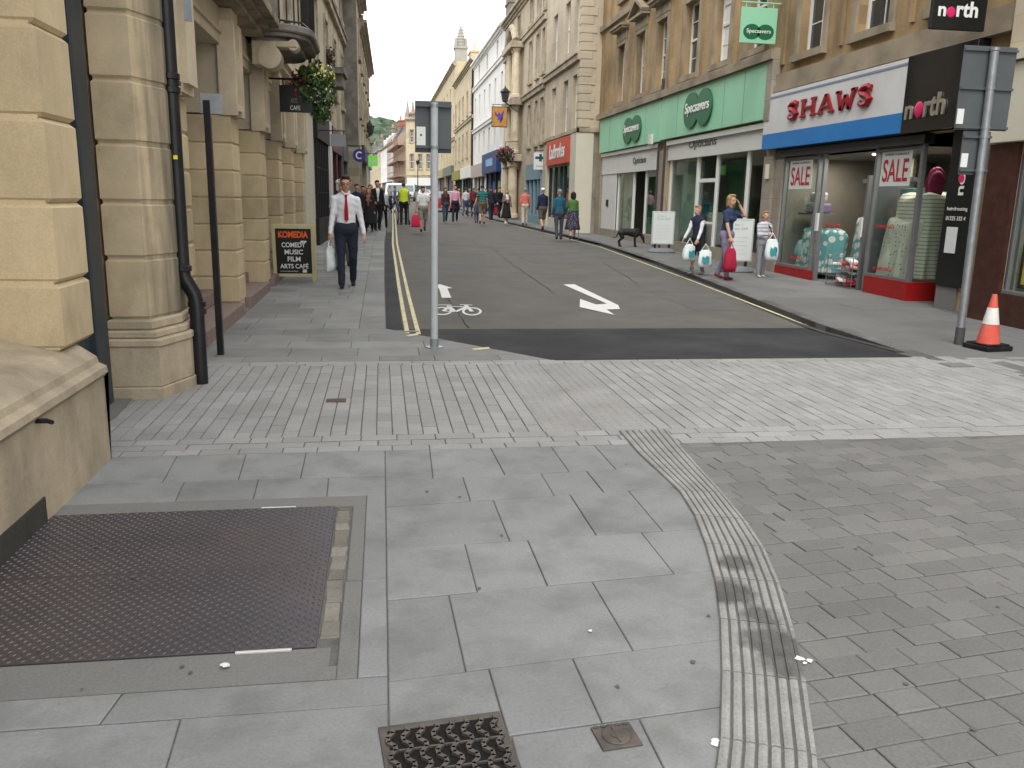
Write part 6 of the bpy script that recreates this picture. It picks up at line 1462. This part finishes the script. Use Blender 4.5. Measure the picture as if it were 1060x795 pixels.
    if jacket:
        b=MB(); torso(b,ease+.016,.93,1.45,1.08)
        for i in (0,1): sleeve(b,ease+.014,'long',i)
        me=ev(b,voxel,3)
        me=cut(me,lambda c:(c[:,1]<0)&(abs(c[:,0])<.02+.05*np.maximum(0,((c[:,2]-dz.z)/S_-1.12)/.3)))
        me.materials.append(jacket); put('jacket',me,o)
    if vest:
        b=MB(); torso(b,ease+.02,.98); me=ev(b,voxel,2); me.materials.append(vest); put('safety_vest',me,o)
    if bottom:
        b=MB(); b.cap_(U(-.05*bw,.0,.925),U(.05*bw,.0,.925),(.115+.022)*S_*bw**.7,(.115+.022)*S_*bw**.7,14)
        b.cap_(U(0,.008,.88),U(0,.008,.935),.150*S_*bw,.152*S_*bw,14,.74,sx_)
        for i in (0,1):
            a,k_,c,t=J[i]
            b.cap_(a,k_ if not shorts else a.lerp(k_,.92),.097*S_*bw**.6,(.068 if not shorts else .085)*S_,12)
            if not shorts: b.cap_(k_,c+(k_-c).normalized()*.0,.066*S_,.056*S_,12)
        me=ev(b,voxel*.85,3)
        wrinkle(me,.003*S_,(30,12,34))
        me.materials.append(bottom); put('shorts' if shorts else 'trousers',me,o)
    if skirt:
        m,zl,fl=skirt; b=MB(); n=40; rings=[]
        for k in range(9):
            t=k/8; z=(1.07-(1.07-zl)*t); r=(.150+fl*t)*bw; rings.append([b.bm.verts.new(U(0,0,1.0)*0+Vector((math.cos(a*2*PI/n)*r*(1+.05*t*math.cos(a*2*PI*9/n))*1.05*S_,(math.sin(a*2*PI/n)*r*(1+.05*t*math.cos(a*2*PI*9/n))*.85)*S_+(J[0][1].y+J[1][1].y)*.5*t,z*S_))+dz) for a in range(n)])
        for p,q in zip(rings,rings[1:]):
            for k in range(n): b.bm.faces.new((p[k],p[(k+1)%n],q[(k+1)%n],q[k])).smooth=True
        b.bm.faces.new(rings[-1][::-1]); b.build('skirt',m,o)
    for i in (0,1):
        a,k_,c,t=J[i]; pitch=t*.55
        b=MB(); f=lambda yy,zz:c+rotx(Vector((0,yy,zz)),-pitch)*S_
        b.cap_(f(.035,-.045),f(-.12,-.058),.042*S_,.036*S_,10,.85,Vector((1,0,0))); b.cap_(f(.03,-.03),f(.0,.01),.042*S_,.045*S_,10); b.box(0,0,0,0,0,0) if 0 else None
        me=ev(b,.012,2); me.materials.append(shoes or BLACKM); put('shoe',me,o)
        if socks: b=MB(); b.tube([c+(k_-c)*.02,c+(k_-c)*.25],[.05*S_,.056*S_],12); b.build('sock',socks,o)
    if tie:
        b=MB(); pts=[U(0,-.088,1.475),U(0,-.112*bw,1.40),U(0,-.132*bw,1.25),U(0,-.128*bw,1.08),U(0,-.125*bw,1.05)]; b.tube(pts,[.022*S_,.016*S_,.028*S_,.034*S_,.004],6,flat=.25); b.build('tie',tie,o)
        b=MB(); b.tube([U(-.06,-.03,1.52),U(-.03,-.085,1.47),U(0,-.09,1.475)],.014*S_,6); b.tube([U(.06,-.03,1.52),U(.03,-.085,1.47),U(0,-.09,1.475)],.014*S_,6); b.build('collar',top,o)
    mw=Matrix.Translation(o.location)@Matrix.Rotation(R(face),4,'Z')
    return o,[mw@(sh[i][2]+sh[i][3]*.09*S_) for i in (0,1)],mw
def bag(name,label,top,w_,h_,mat,rot=0,handles=True,cat='bag',extra=None,dep=.08):
    """plastic carrier or shopping bag hanging from a hand at 'top'"""
    o=thing(name,label,cat,(top.x,top.y,top.z-h_-.12),R(rot))
    b=MB(); n=16; prof=[(0,.86,.55),(.02,.96,.8),(.25,1.0,.95),(.5,.97,.8),(.72,.95,.6),(.86,.86,.4),(.95,.72,.25),(1,.66,.12)]
    rings=[]
    for t,a,c in prof: rings.append([b.bm.verts.new((math.copysign(abs(math.cos(k*2*PI/n))**.6,math.cos(k*2*PI/n))*w_/2*a+random.uniform(-.012,.012),math.sin(k*2*PI/n)*dep*c+random.uniform(-.016,.016),t*h_+random.uniform(-.008,.008))) for k in range(n)])
    for p,q in zip(rings,rings[1:]):
        for k in range(n): b.bm.faces.new((p[k],p[(k+1)%n],q[(k+1)%n],q[k])).smooth=True
    b.bm.faces.new(rings[0][::-1]); b.bm.faces.new(rings[-1]); b.build('bag_body',mat,o)
    for q in (-.3,.3):
        b=MB(); b.tube([(q*w_,0,h_*.97),(0,0,h_+.125)],.008,5); b.build('handle',mat,o)
    if extra:
        b=MB(); P=[(-.5,-.3),(-.2,-.5),(.1,-.35),(.5,-.45),(.55,0),(.3,.1),(.5,.4),(.1,.5),(-.1,.25),(-.5,.45),(-.55,.05)]
        f=b.bm.faces.new([b.bm.verts.new((x*w_*.5,-dep*1.16,h_*.42+z_*h_*.5)) for x,z_ in P]); bmesh.ops.triangulate(b.bm,faces=[f]); b.build('printed_mark',extra,o)
    return o
K=lambda s,c:cloth(s,c)
WSH=K('white_shirt',(.70,.71,.74)); NAVYT=K('navy_trousers',(.018,.022,.038)); BLK=K('black',(.013,.013,.015)); JEAN=K('blue_jeans',(.05,.08,.15)); GREYC=K('grey',(.16,.16,.17)); 
HB=M('brown_hair',(.05,.03,.018),.6,.3,30,.1); HBL=M('blond_hair',(.30,.19,.09),.6,.3,30,.1); HGR=M('grey_hair',(.22,.21,.19),.7,.3,30,.1); HDK=M('dark_hair',(.018,.013,.010),.6,.3,30,.1); HWH=M('white_curly_hair',(.55,.54,.50),.8,.3,25,.1)
random.seed(5)
# 1 man walking towards the camera
g=G(360,297); 
o,hd,mw=person('man in white shirt, red tie and dark trousers walking along the left pavement',g.x,g.y-.02,1.83,face=4,legs=((14,4),(-3,26)),arms=((4,9,10),(-4,11,14)),top=WSH,bottom=NAVYT,shoes=BLACKM,hair=HB,tie=K('red_tie',(.33,.01,.03)),glasses=True,voxel=.012,build=1.06)
bag('carrier_bag','white carrier bag held by the man in the red tie',hd[0],.24,.40,K('white_plastic',(.62,.68,.68)),70)
# 2 behind him
g=G(349,272); person('person with curly white hair and white top behind the man in the tie',PY(354.5,230,17.6).x,17.6,1.80,face=0,top=WSH,bottom=GREYC,hair=HWH,hairstyle='curly',sleeves='short',headturn=15)
# left crowd
def at(px,py,**k): g=G(px,py); return dict(x=g.x,y=g.y)
person('person in dark blue coat at the left edge of the pavement crowd',0,33,1.72,face=20,top=K('dark_blue_coat',(.02,.028,.06)),bottom=BLK,hair=HB) if 0 else None
def P(label,px,py,h,**k):
    g=G(px,py); return person(label,g.x,g.y,h,**k)
P('person in dark blue coat near the shop fronts in the pavement crowd',370,241,1.74,face=20,top=K('dark_blue_coat',(.02,.028,.06)),bottom=BLK,hair=HB)
P('woman in black with a patterned scarf at the front of the pavement crowd',382,241,1.62,face=-5,top=K('patterned_scarf',(.30,.14,.10)),skirt=(BLK,.35,.12),bottom=BLK,hair=HBL,hairstyle='bob',female=True,vest=None,jacket=K('black_shawl',(.022,.018,.017)),build=1.1)
P('tall man in black suit with open white collar in the pavement crowd',391,238.5,1.88,face=15,top=WSH,jacket=BLK,bottom=BLK,hair=HDK,arms=((5,8,60),(0,8,15)),legs=((5,4),(-5,10)))
P('blond woman in brown behind the front of the pavement crowd',384,235.5,1.75,face=-10,top=K('brown',(.07,.035,.03)),bottom=BLK,hair=HBL,hairstyle='long',female=True)
P('person in dark red top between the crowd and the shop fronts',376,236,1.68,face=10,top=K('dark_red',(.12,.02,.03)),bottom=BLK,hair=HDK)
o,hd,mw=P('person in white cardigan at the kerb side of the pavement crowd',397,236,1.66,face=170,top=K('pale_cardigan',(.55,.57,.58)),bottom=BLK,hair=HBL,hairstyle='bob',female=True,arms=((20,6,30),(15,6,30)))
bag('shopping_bag','pale blue shopping bag held by the person in the white cardigan',hd[1],.32,.36,K('pale_blue_bag',(.35,.52,.58)),10)
P('woman with fair hair in a grey coat deep in the pavement crowd',379,234,1.66,face=-20,top=GREYC,bottom=BLK,hair=HBL,hairstyle='bob',female=True,voxel=.02)
P('man in black coat at the back of the pavement crowd',393,233,1.80,face=25,top=BLK,bottom=BLK,hair=HB,voxel=.02)
P('man in blue shirt and jeans stepping off the kerb past the crowd',409,219,1.75,face=60,legs=((22,5),(-20,20)),top=K('blue_shirt',(.10,.13,.24)),bottom=JEAN,hair=HDK,voxel=.02)
# pushchair near the kerb
def pushchair(label,x,y,face,c):
    o=thing('pushchair',label,'pushchair',(x,y,rz(y)),R(face))
    b=MB(); b.cap_((0,0,.45),(0,.18,.85),.2,.18,12,.8,Vector((1,0,0))); b.cap_((0,-.2,.42),(0,.05,.42),.17,.17,12); me=ev(b,.025,2); me.materials.append(c); put('seat',me,o)
    b=MB()
    for q in (-.22,.22): b.tube([(q,.45,1.02),(q,.1,.55),(q,-.3,.1)],.014,6); b.tube([(q,.35,.1),(q,-.1,.6)],.014,6)
    b.tube([(-.22,.45,1.02),(.22,.45,1.02)],.016,6); b.build('frame',GREYM,o)
    for q in (-.23,.23):
        for yy in (-.3,.35): b=MB(); b.tube([(q-.02,yy,.1),(q+.02,yy,.1)],.1,14); b.build('wheel',BLACKM,o)
    return o
g=G(404,219); pushchair('navy pushchair standing in the road beside the kerb crowd',g.x,g.y,160,K('navy_seat',(.02,.03,.07)))
# yellow vest man with trolley
YV=K('hi_vis_yellow',(.52,.66,.04))
o,hd,mw=P('man in yellow high visibility vest seen from behind in the road',418,233,1.84,face=178,legs=((8,5),(-8,12)),arms=((12,10,35),(12,10,35)),top=K('khaki_shirt',(.30,.24,.17)),vest=YV,bottom=BLK,hair=HB,sleeves='short',build=1.15)
g=G(418,231); b=MB(); 
t=thing('sack_trolley','black two wheeled trolley pushed by the man in the yellow vest',"trolley",(g.x+.0,g.y+.55,rz(g.y)),0)
b=MB(); 
for q in (-.24,.24): b.tube([(q,-.25,1.0),(q,.1,.12)],.02,6)
for zz in (.3,.6,.9): b.tube([(-.24,-.25+.35*(1-zz)/.88,zz),(.24,-.25+.35*(1-zz)/.88,zz)],.015,6)
b.box(-.25,.25,.1,.35,.05,.07); b.build('frame',BLACKM,t)
for q in (-.28,.28): b=MB(); b.tube([(q-.03,.05,.13),(q+.03,.05,.13)],.13,16); b.build('wheel',BLACKM,t)
# white t-shirt
o,hd,mw=P('stout man in white t-shirt and grey shorts walking down the road',438,240,1.70,face=5,legs=((14,6),(-12,22)),arms=((5,12,12),(-5,12,12)),top=K('white_tshirt',(.68,.69,.70)),bottom=K('grey_shorts',(.20,.19,.165)),shorts=True,sleeves='short',hair=HDK,skin=SKIN2,build=1.22)
bag('carrier_bag','bright red bag held by the man in the white t-shirt',hd[0],.36,.46,K('red_plastic',(.55,.02,.07)),20)
P('person in red top walking far down the road',437,213,1.7,face=170,top=K('faded_red',(.32,.05,.06)),bottom=JEAN,hair=HDK,voxel=.024)
P('dark haired woman in dark jacket and jeans walking down the road',461,230,1.68,face=5,legs=((12,5),(-12,20)),top=K('dark_print',(.10,.03,.03)),jacket=K('charcoal_jacket',(.03,.028,.03)),bottom=K('dark_jeans',(.04,.055,.09)),hair=HDK,hairstyle='long',female=True)
P('man in pink shirt and dark trousers walking down the road',471,230,1.82,face=-3,legs=((10,4),(-12,20)),top=K('pink_shirt',(.62,.34,.42)),bottom=NAVYT,hair=HB)
P('person in grey top standing behind the man in the pink shirt',482,224,1.72,face=160,top=K('pale_grey_top',(.45,.46,.48)),bottom=JEAN,hair=HB,voxel=.02)
P('person in red jacket beside the one in the grey top',486,223,1.66,face=150,top=K('faded_red',(.32,.05,.06)),bottom=BLK,hair=HGR,voxel=.02)
def hst(n,l,tc,mp,cur): return stripes((.02,.22,.16),9,'z',.5)(n,l,tc,mp,cur)
P('man in green striped shirt and khaki shorts seen from behind by the kerb',499,232,1.84,face=175,legs=((10,5),(-10,15)),arms=((8,8,10),(-8,20,10)),top=cloth('green_stripes',(.03,.05,.09),hst),bottom=K('khaki_shorts',(.12,.09,.055)),shorts=True,sleeves='short',hair=HDK,skin=SKIN,build=1.1)
P('small child in blue holding the hand of the man in green stripes',493,231.5,1.12,face=178,top=K('child_blue',(.06,.09,.18)),bottom=K('child_jeans',(.05,.07,.13)),hair=HBL,arms=((5,5,5),(-5,20,10)),sleeves='short')
o,hd,mw=P('man in dark navy clothes with a red bag walking away on the right pavement',508,228,1.82,face=185,legs=((15,5),(-12,18)),top=K('dark_navy',(.018,.02,.035)),bottom=K('dark_navy',(.018,.02,.035)),hair=HDK)
bag('carrier_bag','dark red bag held by the man in navy clothes',hd[0],.3,.4,K('dark_red_bag',(.28,.02,.05)),0)
P('person in black beside the board outside the columned doorway',517,225.5,1.78,face=20,top=BLK,bottom=BLK,hair=HDK)
P('person with dark coat and white hair far on the right pavement',490,225,1.78,face=175,top=K('dark_red',(.12,.02,.03)),bottom=BLK,hair=HGR,voxel=.02)
o,hd,mw=P('woman with sunglasses, white top and black skirt walking on the right pavement',524,231.5,1.66,face=10,legs=((10,4),(-8,12)),arms=(('to',(-.06,-.2,1.2),None),(5,10,15)),top=K('white_top',(.62,.62,.62)),jacket=K('print_jacket',(.16,.11,.10)),skirt=(BLK,.28,.11),hair=HBL,hairstyle='bob',female=True,glasses=True,shoes=WINW)
P('man in salmon jumper and cream trousers seen from behind on the pavement',543,233,1.74,face=175,legs=((10,4),(-8,14)),top=K('salmon_jumper',(.55,.16,.12)),bottom=K('cream_trousers',(.46,.42,.34)),hair=HGR,build=1.1)
P('man in navy jacket, shorts and white cap seen from behind',561,238.5,1.76,face=190,legs=((14,4),(-12,24)),top=K('navy_jacket',(.015,.02,.045)),bottom=K('brown_shorts',(.09,.075,.06)),shorts=True,hat=K('white_cap',(.7,.7,.7)),hair=HGR,build=1.1)
P('grey haired man in teal jumper and dark trousers seen from behind',578,248,1.70,face=178,legs=((6,3),(-8,14)),top=K('teal_jumper',(.02,.09,.14)),bottom=K('slate_trousers',(.05,.055,.075)),hair=HGR,build=1.12)
g=G(592,249)
def prt(n,l,tc,mp,cur): return dots((.35,.32,.33),22,.25)(n,l,tc,mp,cur)
o,hd,mw=P('woman in green cardigan and patterned skirt with a stick, seen from behind',592,248,1.62,face=180,legs=((5,3),(-8,12)),arms=((4,8,10),(20,12,15)),top=K('green_cardigan',(.07,.17,.045)),skirt=(cloth('patterned_skirt',(.035,.03,.055),prt),.36,.10),hair=HDK,hairstyle='bob',female=True,build=1.12)
e=hd[0] if hd[0].x>hd[1].x else hd[1]
b=MB(); b.tube([(0,0,0),(0,0,e.z-gz(g.y)-.0),(-.03,0,e.z-gz(g.y)+.04),(-.09,0,e.z-gz(g.y)+.03)],.012,6); c=b.build('walking_stick',GREYM); c.location=(e.x+.03,e.y,gz(g.y)); tag(c,'thin grey walking stick held by the woman in the green cardigan','walking stick')
# group by the shops
def vest2(n,l,tc,mp,cur): return cur
o,hd,mw=P('boy in navy top with white sleeves and black shorts looking down',720,284,1.42,face=-60,legs=((5,3),(-6,8)),arms=((16,4,14),(14,6,12)),top=K('boy_white_sleeves',(.60,.60,.64)),vest=K('boy_navy_front',(.02,.027,.055)),bottom=K('black_shorts',(.018,.018,.02)),shorts=True,hair=HBL,headtilt=-0,headturn=0,shoes=GREYC,socks=GREYC,lean=6)
BAGP=K('white_plastic',(0,0,0)); TPR=M('teal_carrier_print',(.05,.27,.30),.5,.2,20,0)
bag('carrier_bag','white carrier bag with teal print hanging nearest the boy',Vector((hd[0].x+.12,hd[0].y-.1,.82)),.30,.34,BAGP,20,extra=TPR)
bag('carrier_bag','lower white carrier bag with teal print between the boy and the woman',Vector((hd[0].x+.38,hd[0].y-.35,.72)),.28,.34,BAGP,-10,extra=TPR)
LAV=K('lavender_trousers',(.20,.17,.25))
o,hd,mw=P('woman in navy t-shirt and lavender trousers with a hand to her face',749,289,1.66,face=35,legs=((10,3),(-8,14)),arms=((14,10,8),('to',(.05,-.17,1.56),None)),top=K('navy_tshirt',(.03,.045,.10)),bottom=LAV,sleeves='short',hair=HBL,hairstyle='bob',female=True,headtilt=-0,headturn=-12,lean=4,shoes=K('red_shoes',(.2,.02,.03)))
bag('shopping_bag','large red shopping bag standing by the legs of the woman in lavender trousers',Vector((hd[0].x-.02,hd[0].y-.05,.82)),.27,.46,K('red_bag',(.34,.015,.045)),25,dep=.12)
o,hd,mw=P('girl in pale striped hoodie and grey leggings looking into her hands',787,287,1.34,face=5,legs=((3,2),(-3,5)),arms=(('to',(-.03,-.26,1.14),None),('to',(.03,-.26,1.14),None)),top=cloth('striped_hoodie',(.52,.52,.55),stripes((.30,.30,.34),14,'z',.45)),bottom=K('grey_leggings',(.22,.22,.24)),hair=HBL,hairstyle='short',bun=True,female=False,headtilt=0,shoes=K('pale_shoes',(.5,.45,.45)))
bag('carrier_bag','white carrier bag with teal print held in front of the girl',Vector((hd[0].x+.0,hd[0].y-.08,.98)),.28,.42,BAGP,0,extra=TPR)
b=MB(); b.ell((0,0,0),(.14,.06,.11)); c=b.build('shoulder_bag',BLACKM); g=G(787,287); c.location=(g.x+.22,g.y,.62+gz(g.y)); tag(c,'small black shoulder bag at the hip of the girl','bag')
b=MB(); b.tube([(.0,.0,.1),(-.12,-.08,.4),(-.28,-.02,.55)],.012,5); b.build('strap',BLACKM,c)
person('man in black standing inside the optician doorway looking left',8.95,18.85,1.80,face=-55,top=BLK,bottom=BLK,hair=HGR,z=.03)
person('person in dark clothes far inside the optician behind the glass',9.9,20.4,1.75,face=-30,top=K('dark_grey_top',(.05,.05,.05)),bottom=BLK,hair=HGR,z=.03,voxel=.024)
for k,(px,py,c_,lb_) in enumerate(((443,209,(.05,.05,.06),'tiny dark figure far up the road left of the post top'),(449.5,210,(.4,.4,.42),'tiny pale figure far up the road beside the post'),(431,210,(.03,.04,.1),'tiny navy figure far up the road near the parked cars'))):
    P(lb_,px,py,1.72,face=10*k,top=K('far_%d'%k,c_),bottom=BLK,hair=HDK,voxel=.03)
for k,(px,py,c_,lb_) in enumerate(((475,219,(.25,.05,.06),'small red topped figure between the parked cars and the shops'),(495,220,(.05,.06,.05),'small dark green figure near the navy shop front'),(503,221,(.35,.35,.36),'small pale grey figure near the navy shop front'),(446,213,(.35,.06,.10),'tiny pink figure in the far crowd beside the post'),(404,216,(.3,.3,.32),'small pale figure beyond the pushchair'),(427,212,(.45,.44,.42),'tiny cream figure in front of the far vans'),(512,223,(.03,.03,.035),'small black figure in front of the navy shop window'))):
    P(lb_,px,py,1.70,face=(170 if k%2 else 10)+4*k,top=K('crowd_%d'%k,c_),bottom=(BLK,JEAN)[k%2],hair=(HDK,HB)[k%2],voxel=.026)
# ============================================================ DOG
g=G(651,255.5); dg=thing('dog','slim black dog with drooping head sniffing beside the white swing sign','dog',(g.x,g.y,gz(g.y)),R(-4))
b=MB(); X1=Vector((0,1,0))
b.cap_((-.24,0,.46),(.16,0,.45),.10,.125,14); b.cap_((.05,0,.42),(.2,0,.41),.11,.125,14); b.cap_((-.28,0,.45),(-.2,0,.44),.085,.09,12)
b.cap_((.24,0,.50),(.40,0,.36),.075,.055,12); b.cap_((.40,0,.34),(.44,0,.27),.058,.05,12); b.cap_((.44,0,.25),(.48,0,.14),.038,.024,10)
for q in (-1,1):
    b.cap_((.40,q*.05,.38),(.38,q*.065,.29),.018,.014,8)
    yy=q*.065
    b.cap_((.20,yy,.40),(.17+.02*q,yy,.24),.06,.036,10); b.cap_((.17+.02*q,yy,.24),(.19+.03*q,yy,.06),.031,.023,8); b.cap_((.19+.03*q,yy,.03),(.225+.03*q,yy,.022),.024,.02,8)
    b.cap_((-.27,yy,.42),(-.22+.03*q,yy,.28),.085,.05,10); b.cap_((-.22+.03*q,yy,.28),(-.33+.03*q,yy,.17),.042,.026,8); b.cap_((-.33+.03*q,yy,.17),(-.30+.03*q,yy,.05),.025,.021,8); b.cap_((-.30+.03*q,yy,.03),(-.26+.03*q,yy,.022),.024,.02,8)
b.cap_((-.34,0,.47),(-.42,0,.30),.026,.018,8); b.cap_((-.42,0,.30),(-.50,0,.26),.017,.013,8); b.cap_((-.5,0,.26),(-.56,0,.30),.013,.009,8)
me=ev(b,.011,3); me.materials.append(M('black_fur',(.016,.014,.014),.6,.3,30,.1)); put('body',me,dg)
b=MB(); b.tube([(.27,-.062,.44),(.25,0,.37),(.27,.062,.44),(.31,0,.53),(.27,-.062,.44)],.012,6); b.build('collar',M('dull_collar',(.1,.06,.04),.6,0),dg)
# ============================================================ VEHICLES
GLS=M('car_glass',(.10,.13,.14),.08,.2,2,0,spec=.7); TYRE=M('tyre',(.02,.02,.02),.8,.1,5,0); RIMM=M('wheel_rim',(.35,.35,.36),.35,.1,5,0,metal=.6)
def vehicle(name,label,cat,x,y,face,paint,L,Wd,prof,glassz,wheelr,van=False):
    """prof: (y,z_top) roofline from the front (-y) to the back; body built as cross sections that narrow towards the roof"""
    o=thing(name,label,cat,(x,y,rz(y)),R(face)); b=MB(); rings=[]
    for yy,zt in prof:
        zb=.28; w_=Wd/2*(1-.08*(abs(yy)/(L/2))**6); zs=min(zt,glassz)
        tz=(zt-glassz)/.6 if zt>glassz else 0; wt=w_*(1-.13*min(1,tz)*(0.5 if van else 1))
        pts=[(-w_*.96,zb),(-w_,zb+.2),(-w_,zs-.04),(-w_*.985,zs),(-wt,max(zs+.005,zt-.07)),(-wt*.86,zt+.01),(0,zt+.035)]
        pts=pts+[(-a,c) for a,c in pts[-2::-1]]
        rings.append([b.bm.verts.new((a,yy,c)) for a,c in pts])
    for p,q in zip(rings,rings[1:]):
        for k in range(len(p)-1): b.bm.faces.new((p[k],p[k+1],q[k+1],q[k])).smooth=False
        b.bm.faces.new((p[-1],p[0],q[0],q[-1]))
    b.bm.faces.new(rings[0][::-1]); b.bm.faces.new(rings[-1]); b.build('body',paint,o)
    return o
def wheels(o,Wd,r,ys_):
    for yy in ys_:
        for q in (-1,1):
            b=MB(); b.tube([(q*(Wd/2-.2),yy,r),(q*(Wd/2+.012),yy,r)],r,22); t=b.build('wheel',TYRE,o); b=MB(); b.tube([(q*(Wd/2+.0),yy,r),(q*(Wd/2+.02),yy,r)],r*.6,18); b.build('rim',RIMM,t)
def quadpart(o,name,pts,mat,th=.012):
    b=MB(); b.bm.faces.new([b.bm.verts.new(p) for p in pts]); n=b.bm.faces[:][0] if 0 else None
    bmesh.ops.recalc_face_normals(b.bm,faces=b.bm.faces); r=bmesh.ops.solidify(b.bm,geom=b.bm.faces[:],thickness=th); return b.build(name,mat,o)
WPNT=M('white_car_paint',(.66,.67,.68),.3,.03,3,0,spec=.5); RPNT=M('red_car_paint',(.36,.02,.03),.25,.03,3,0,spec=.5); SPNT=M('silver_car_paint',(.42,.47,.48),.3,.03,3,0,metal=.3)
LAMP=M('head_lamp',(.6,.62,.62),.1,.1,5,0,spec=.7); TLAMP=M('tail_lamp',(.4,.01,.01),.2,.1,5,0); PLT=M('number_plate',(.62,.62,.55),.5,0)
def van(label,px,Y,face=0,paint=WPNT,cat='van',name='van'):
    g=PY(px,200,Y); L,Wd=5.0,1.95
    o=vehicle(name,label,cat,g.x,Y,face,paint,L,Wd,[(-2.5,.7),(-2.45,1.0),(-1.75,1.22),(-1.0,2.0),(-.6,2.12),(1.5,2.15),(2.42,2.1),(2.5,1.9)],1.2,.33,True)
    quadpart(o,'windscreen',[(-.82,-1.80,1.25),(.82,-1.80,1.25),(.70,-1.10,1.98),(-.70,-1.10,1.98)],GLS)
    b=MB(); b.box(-.62,.62,-2.53,-2.45,.62,.86,bev=.02); b.build('grille',BLACKM,o)
    b=MB(); b.box(-.95,.95,-2.58,-2.4,.32,.55,bev=.04); b.build('bumper',M('dark_bumper',(.05,.05,.05),.6,.1,4,0),o)
    for q in (-1,1): b=MB(); b.ell((q*.76,-2.45,.82),(.15,.08,.13)); b.build('headlight',LAMP,o)
    for q in (-1,1): b=MB(); b.box(q*1.08-.08,q*1.08+.08,-1.45,-1.35,1.25,1.5,bev=.03); b.build('wing_mirror',BLACKM,o)
    for q in (-1,1): quadpart(o,'side_window',[(q*.99,-1.45,1.25),(q*.99,-.5,1.25),(q*.92,-.55,1.85),(q*.92,-1.15,1.85)],GLS)
    b=MB(); b.box(-.26,.26,-2.6,-2.58,.38,.5); b.build('number_plate',PLT,o); wheels(o,Wd,.34,(-1.6,1.5)); return o
def car(label,px,Y,face=0,paint=RPNT,rear=False):
    g=PY(px,200,Y); L,Wd=4.1,1.75
    o=vehicle('parked_car',label,'car',g.x,Y,face,paint,L,Wd,[(-2.05,.62),(-2.0,.82),(-1.1,.98),(-.45,1.40),(.2,1.47),(1.1,1.42),(1.75,1.05),(2.0,.98),(2.05,.6)],.95,.3)
    quadpart(o,'windscreen',[(-.72,-1.12,1.0),(.72,-1.12,1.0),(.62,-.50,1.42),(-.62,-.50,1.42)],GLS)
    quadpart(o,'rear_window',[(-.68,1.80,1.06),(.68,1.80,1.06),(.60,1.16,1.44),(-.60,1.16,1.44)],GLS)
    for q in (-1,1):
        quadpart(o,'side_window',[(q*.885,-.95,1.0),(q*.885,1.3,1.0),(q*.80,.95,1.38),(q*.80,-.35,1.38)],GLS)
        b=MB(); b.ell((q*.66,-1.98,.68),(.17,.08,.10)); b.build('headlight',LAMP,o); b=MB(); b.ell((q*.72,2.0,.78),(.12,.06,.15)); b.build('tail_light',TLAMP,o)
        b=MB(); b.ell((q*.97,-.8,1.02),(.09,.06,.07)); b.build('wing_mirror',paint,o)
    b=MB(); b.box(-.25,.25,-2.09,-2.05,.42,.53); b.build('number_plate',PLT,o); b=MB(); b.box(-.25,.25,2.05,2.09,.55,.66); b.build('number_plate',PLT,o)
    b=MB(); b.box(-.5,.5,-2.085,-2.04,.58,.68); b.build('grille',BLACKM,o); wheels(o,Wd,.3,(-1.3,1.3)); return o
van('white van facing down the road with its windscreen visible',409,92,face=-3)
van('white van parked behind on the right of the first van',423,112,face=-8,paint=SPNT)
car('red hatchback parked at the right kerb behind the sign post',459,66,face=182)
car('silver car parked at the right kerb beyond the red hatchback',466,80,face=181,paint=SPNT)
car('white car parked far up the road near the corner house',440,118,face=175,paint=WPNT)
# information board by the columned doorway
b=MB(); b.box(-.3,.3,-.02,.02,.1,1.1,bev=.01); b.box(-.27,-.23,-.05,.05,0,.12); b.box(.23,.27,-.05,.05,0,.12)
for k in range(4): b.box(-.22,.22,-.024,-.021,.25+k*.2,.36+k*.2,mi=1)
g=G(529,223); o=tag(b.build('pavement_sign',[BLACKM,PAPER]),'black menu board with white panels outside the columned doorway','a-board'); o.location=g
b=MB(); b.box(-.35,.35,-.02,.02,.05,1.7,bev=.01); g=G(478,226);
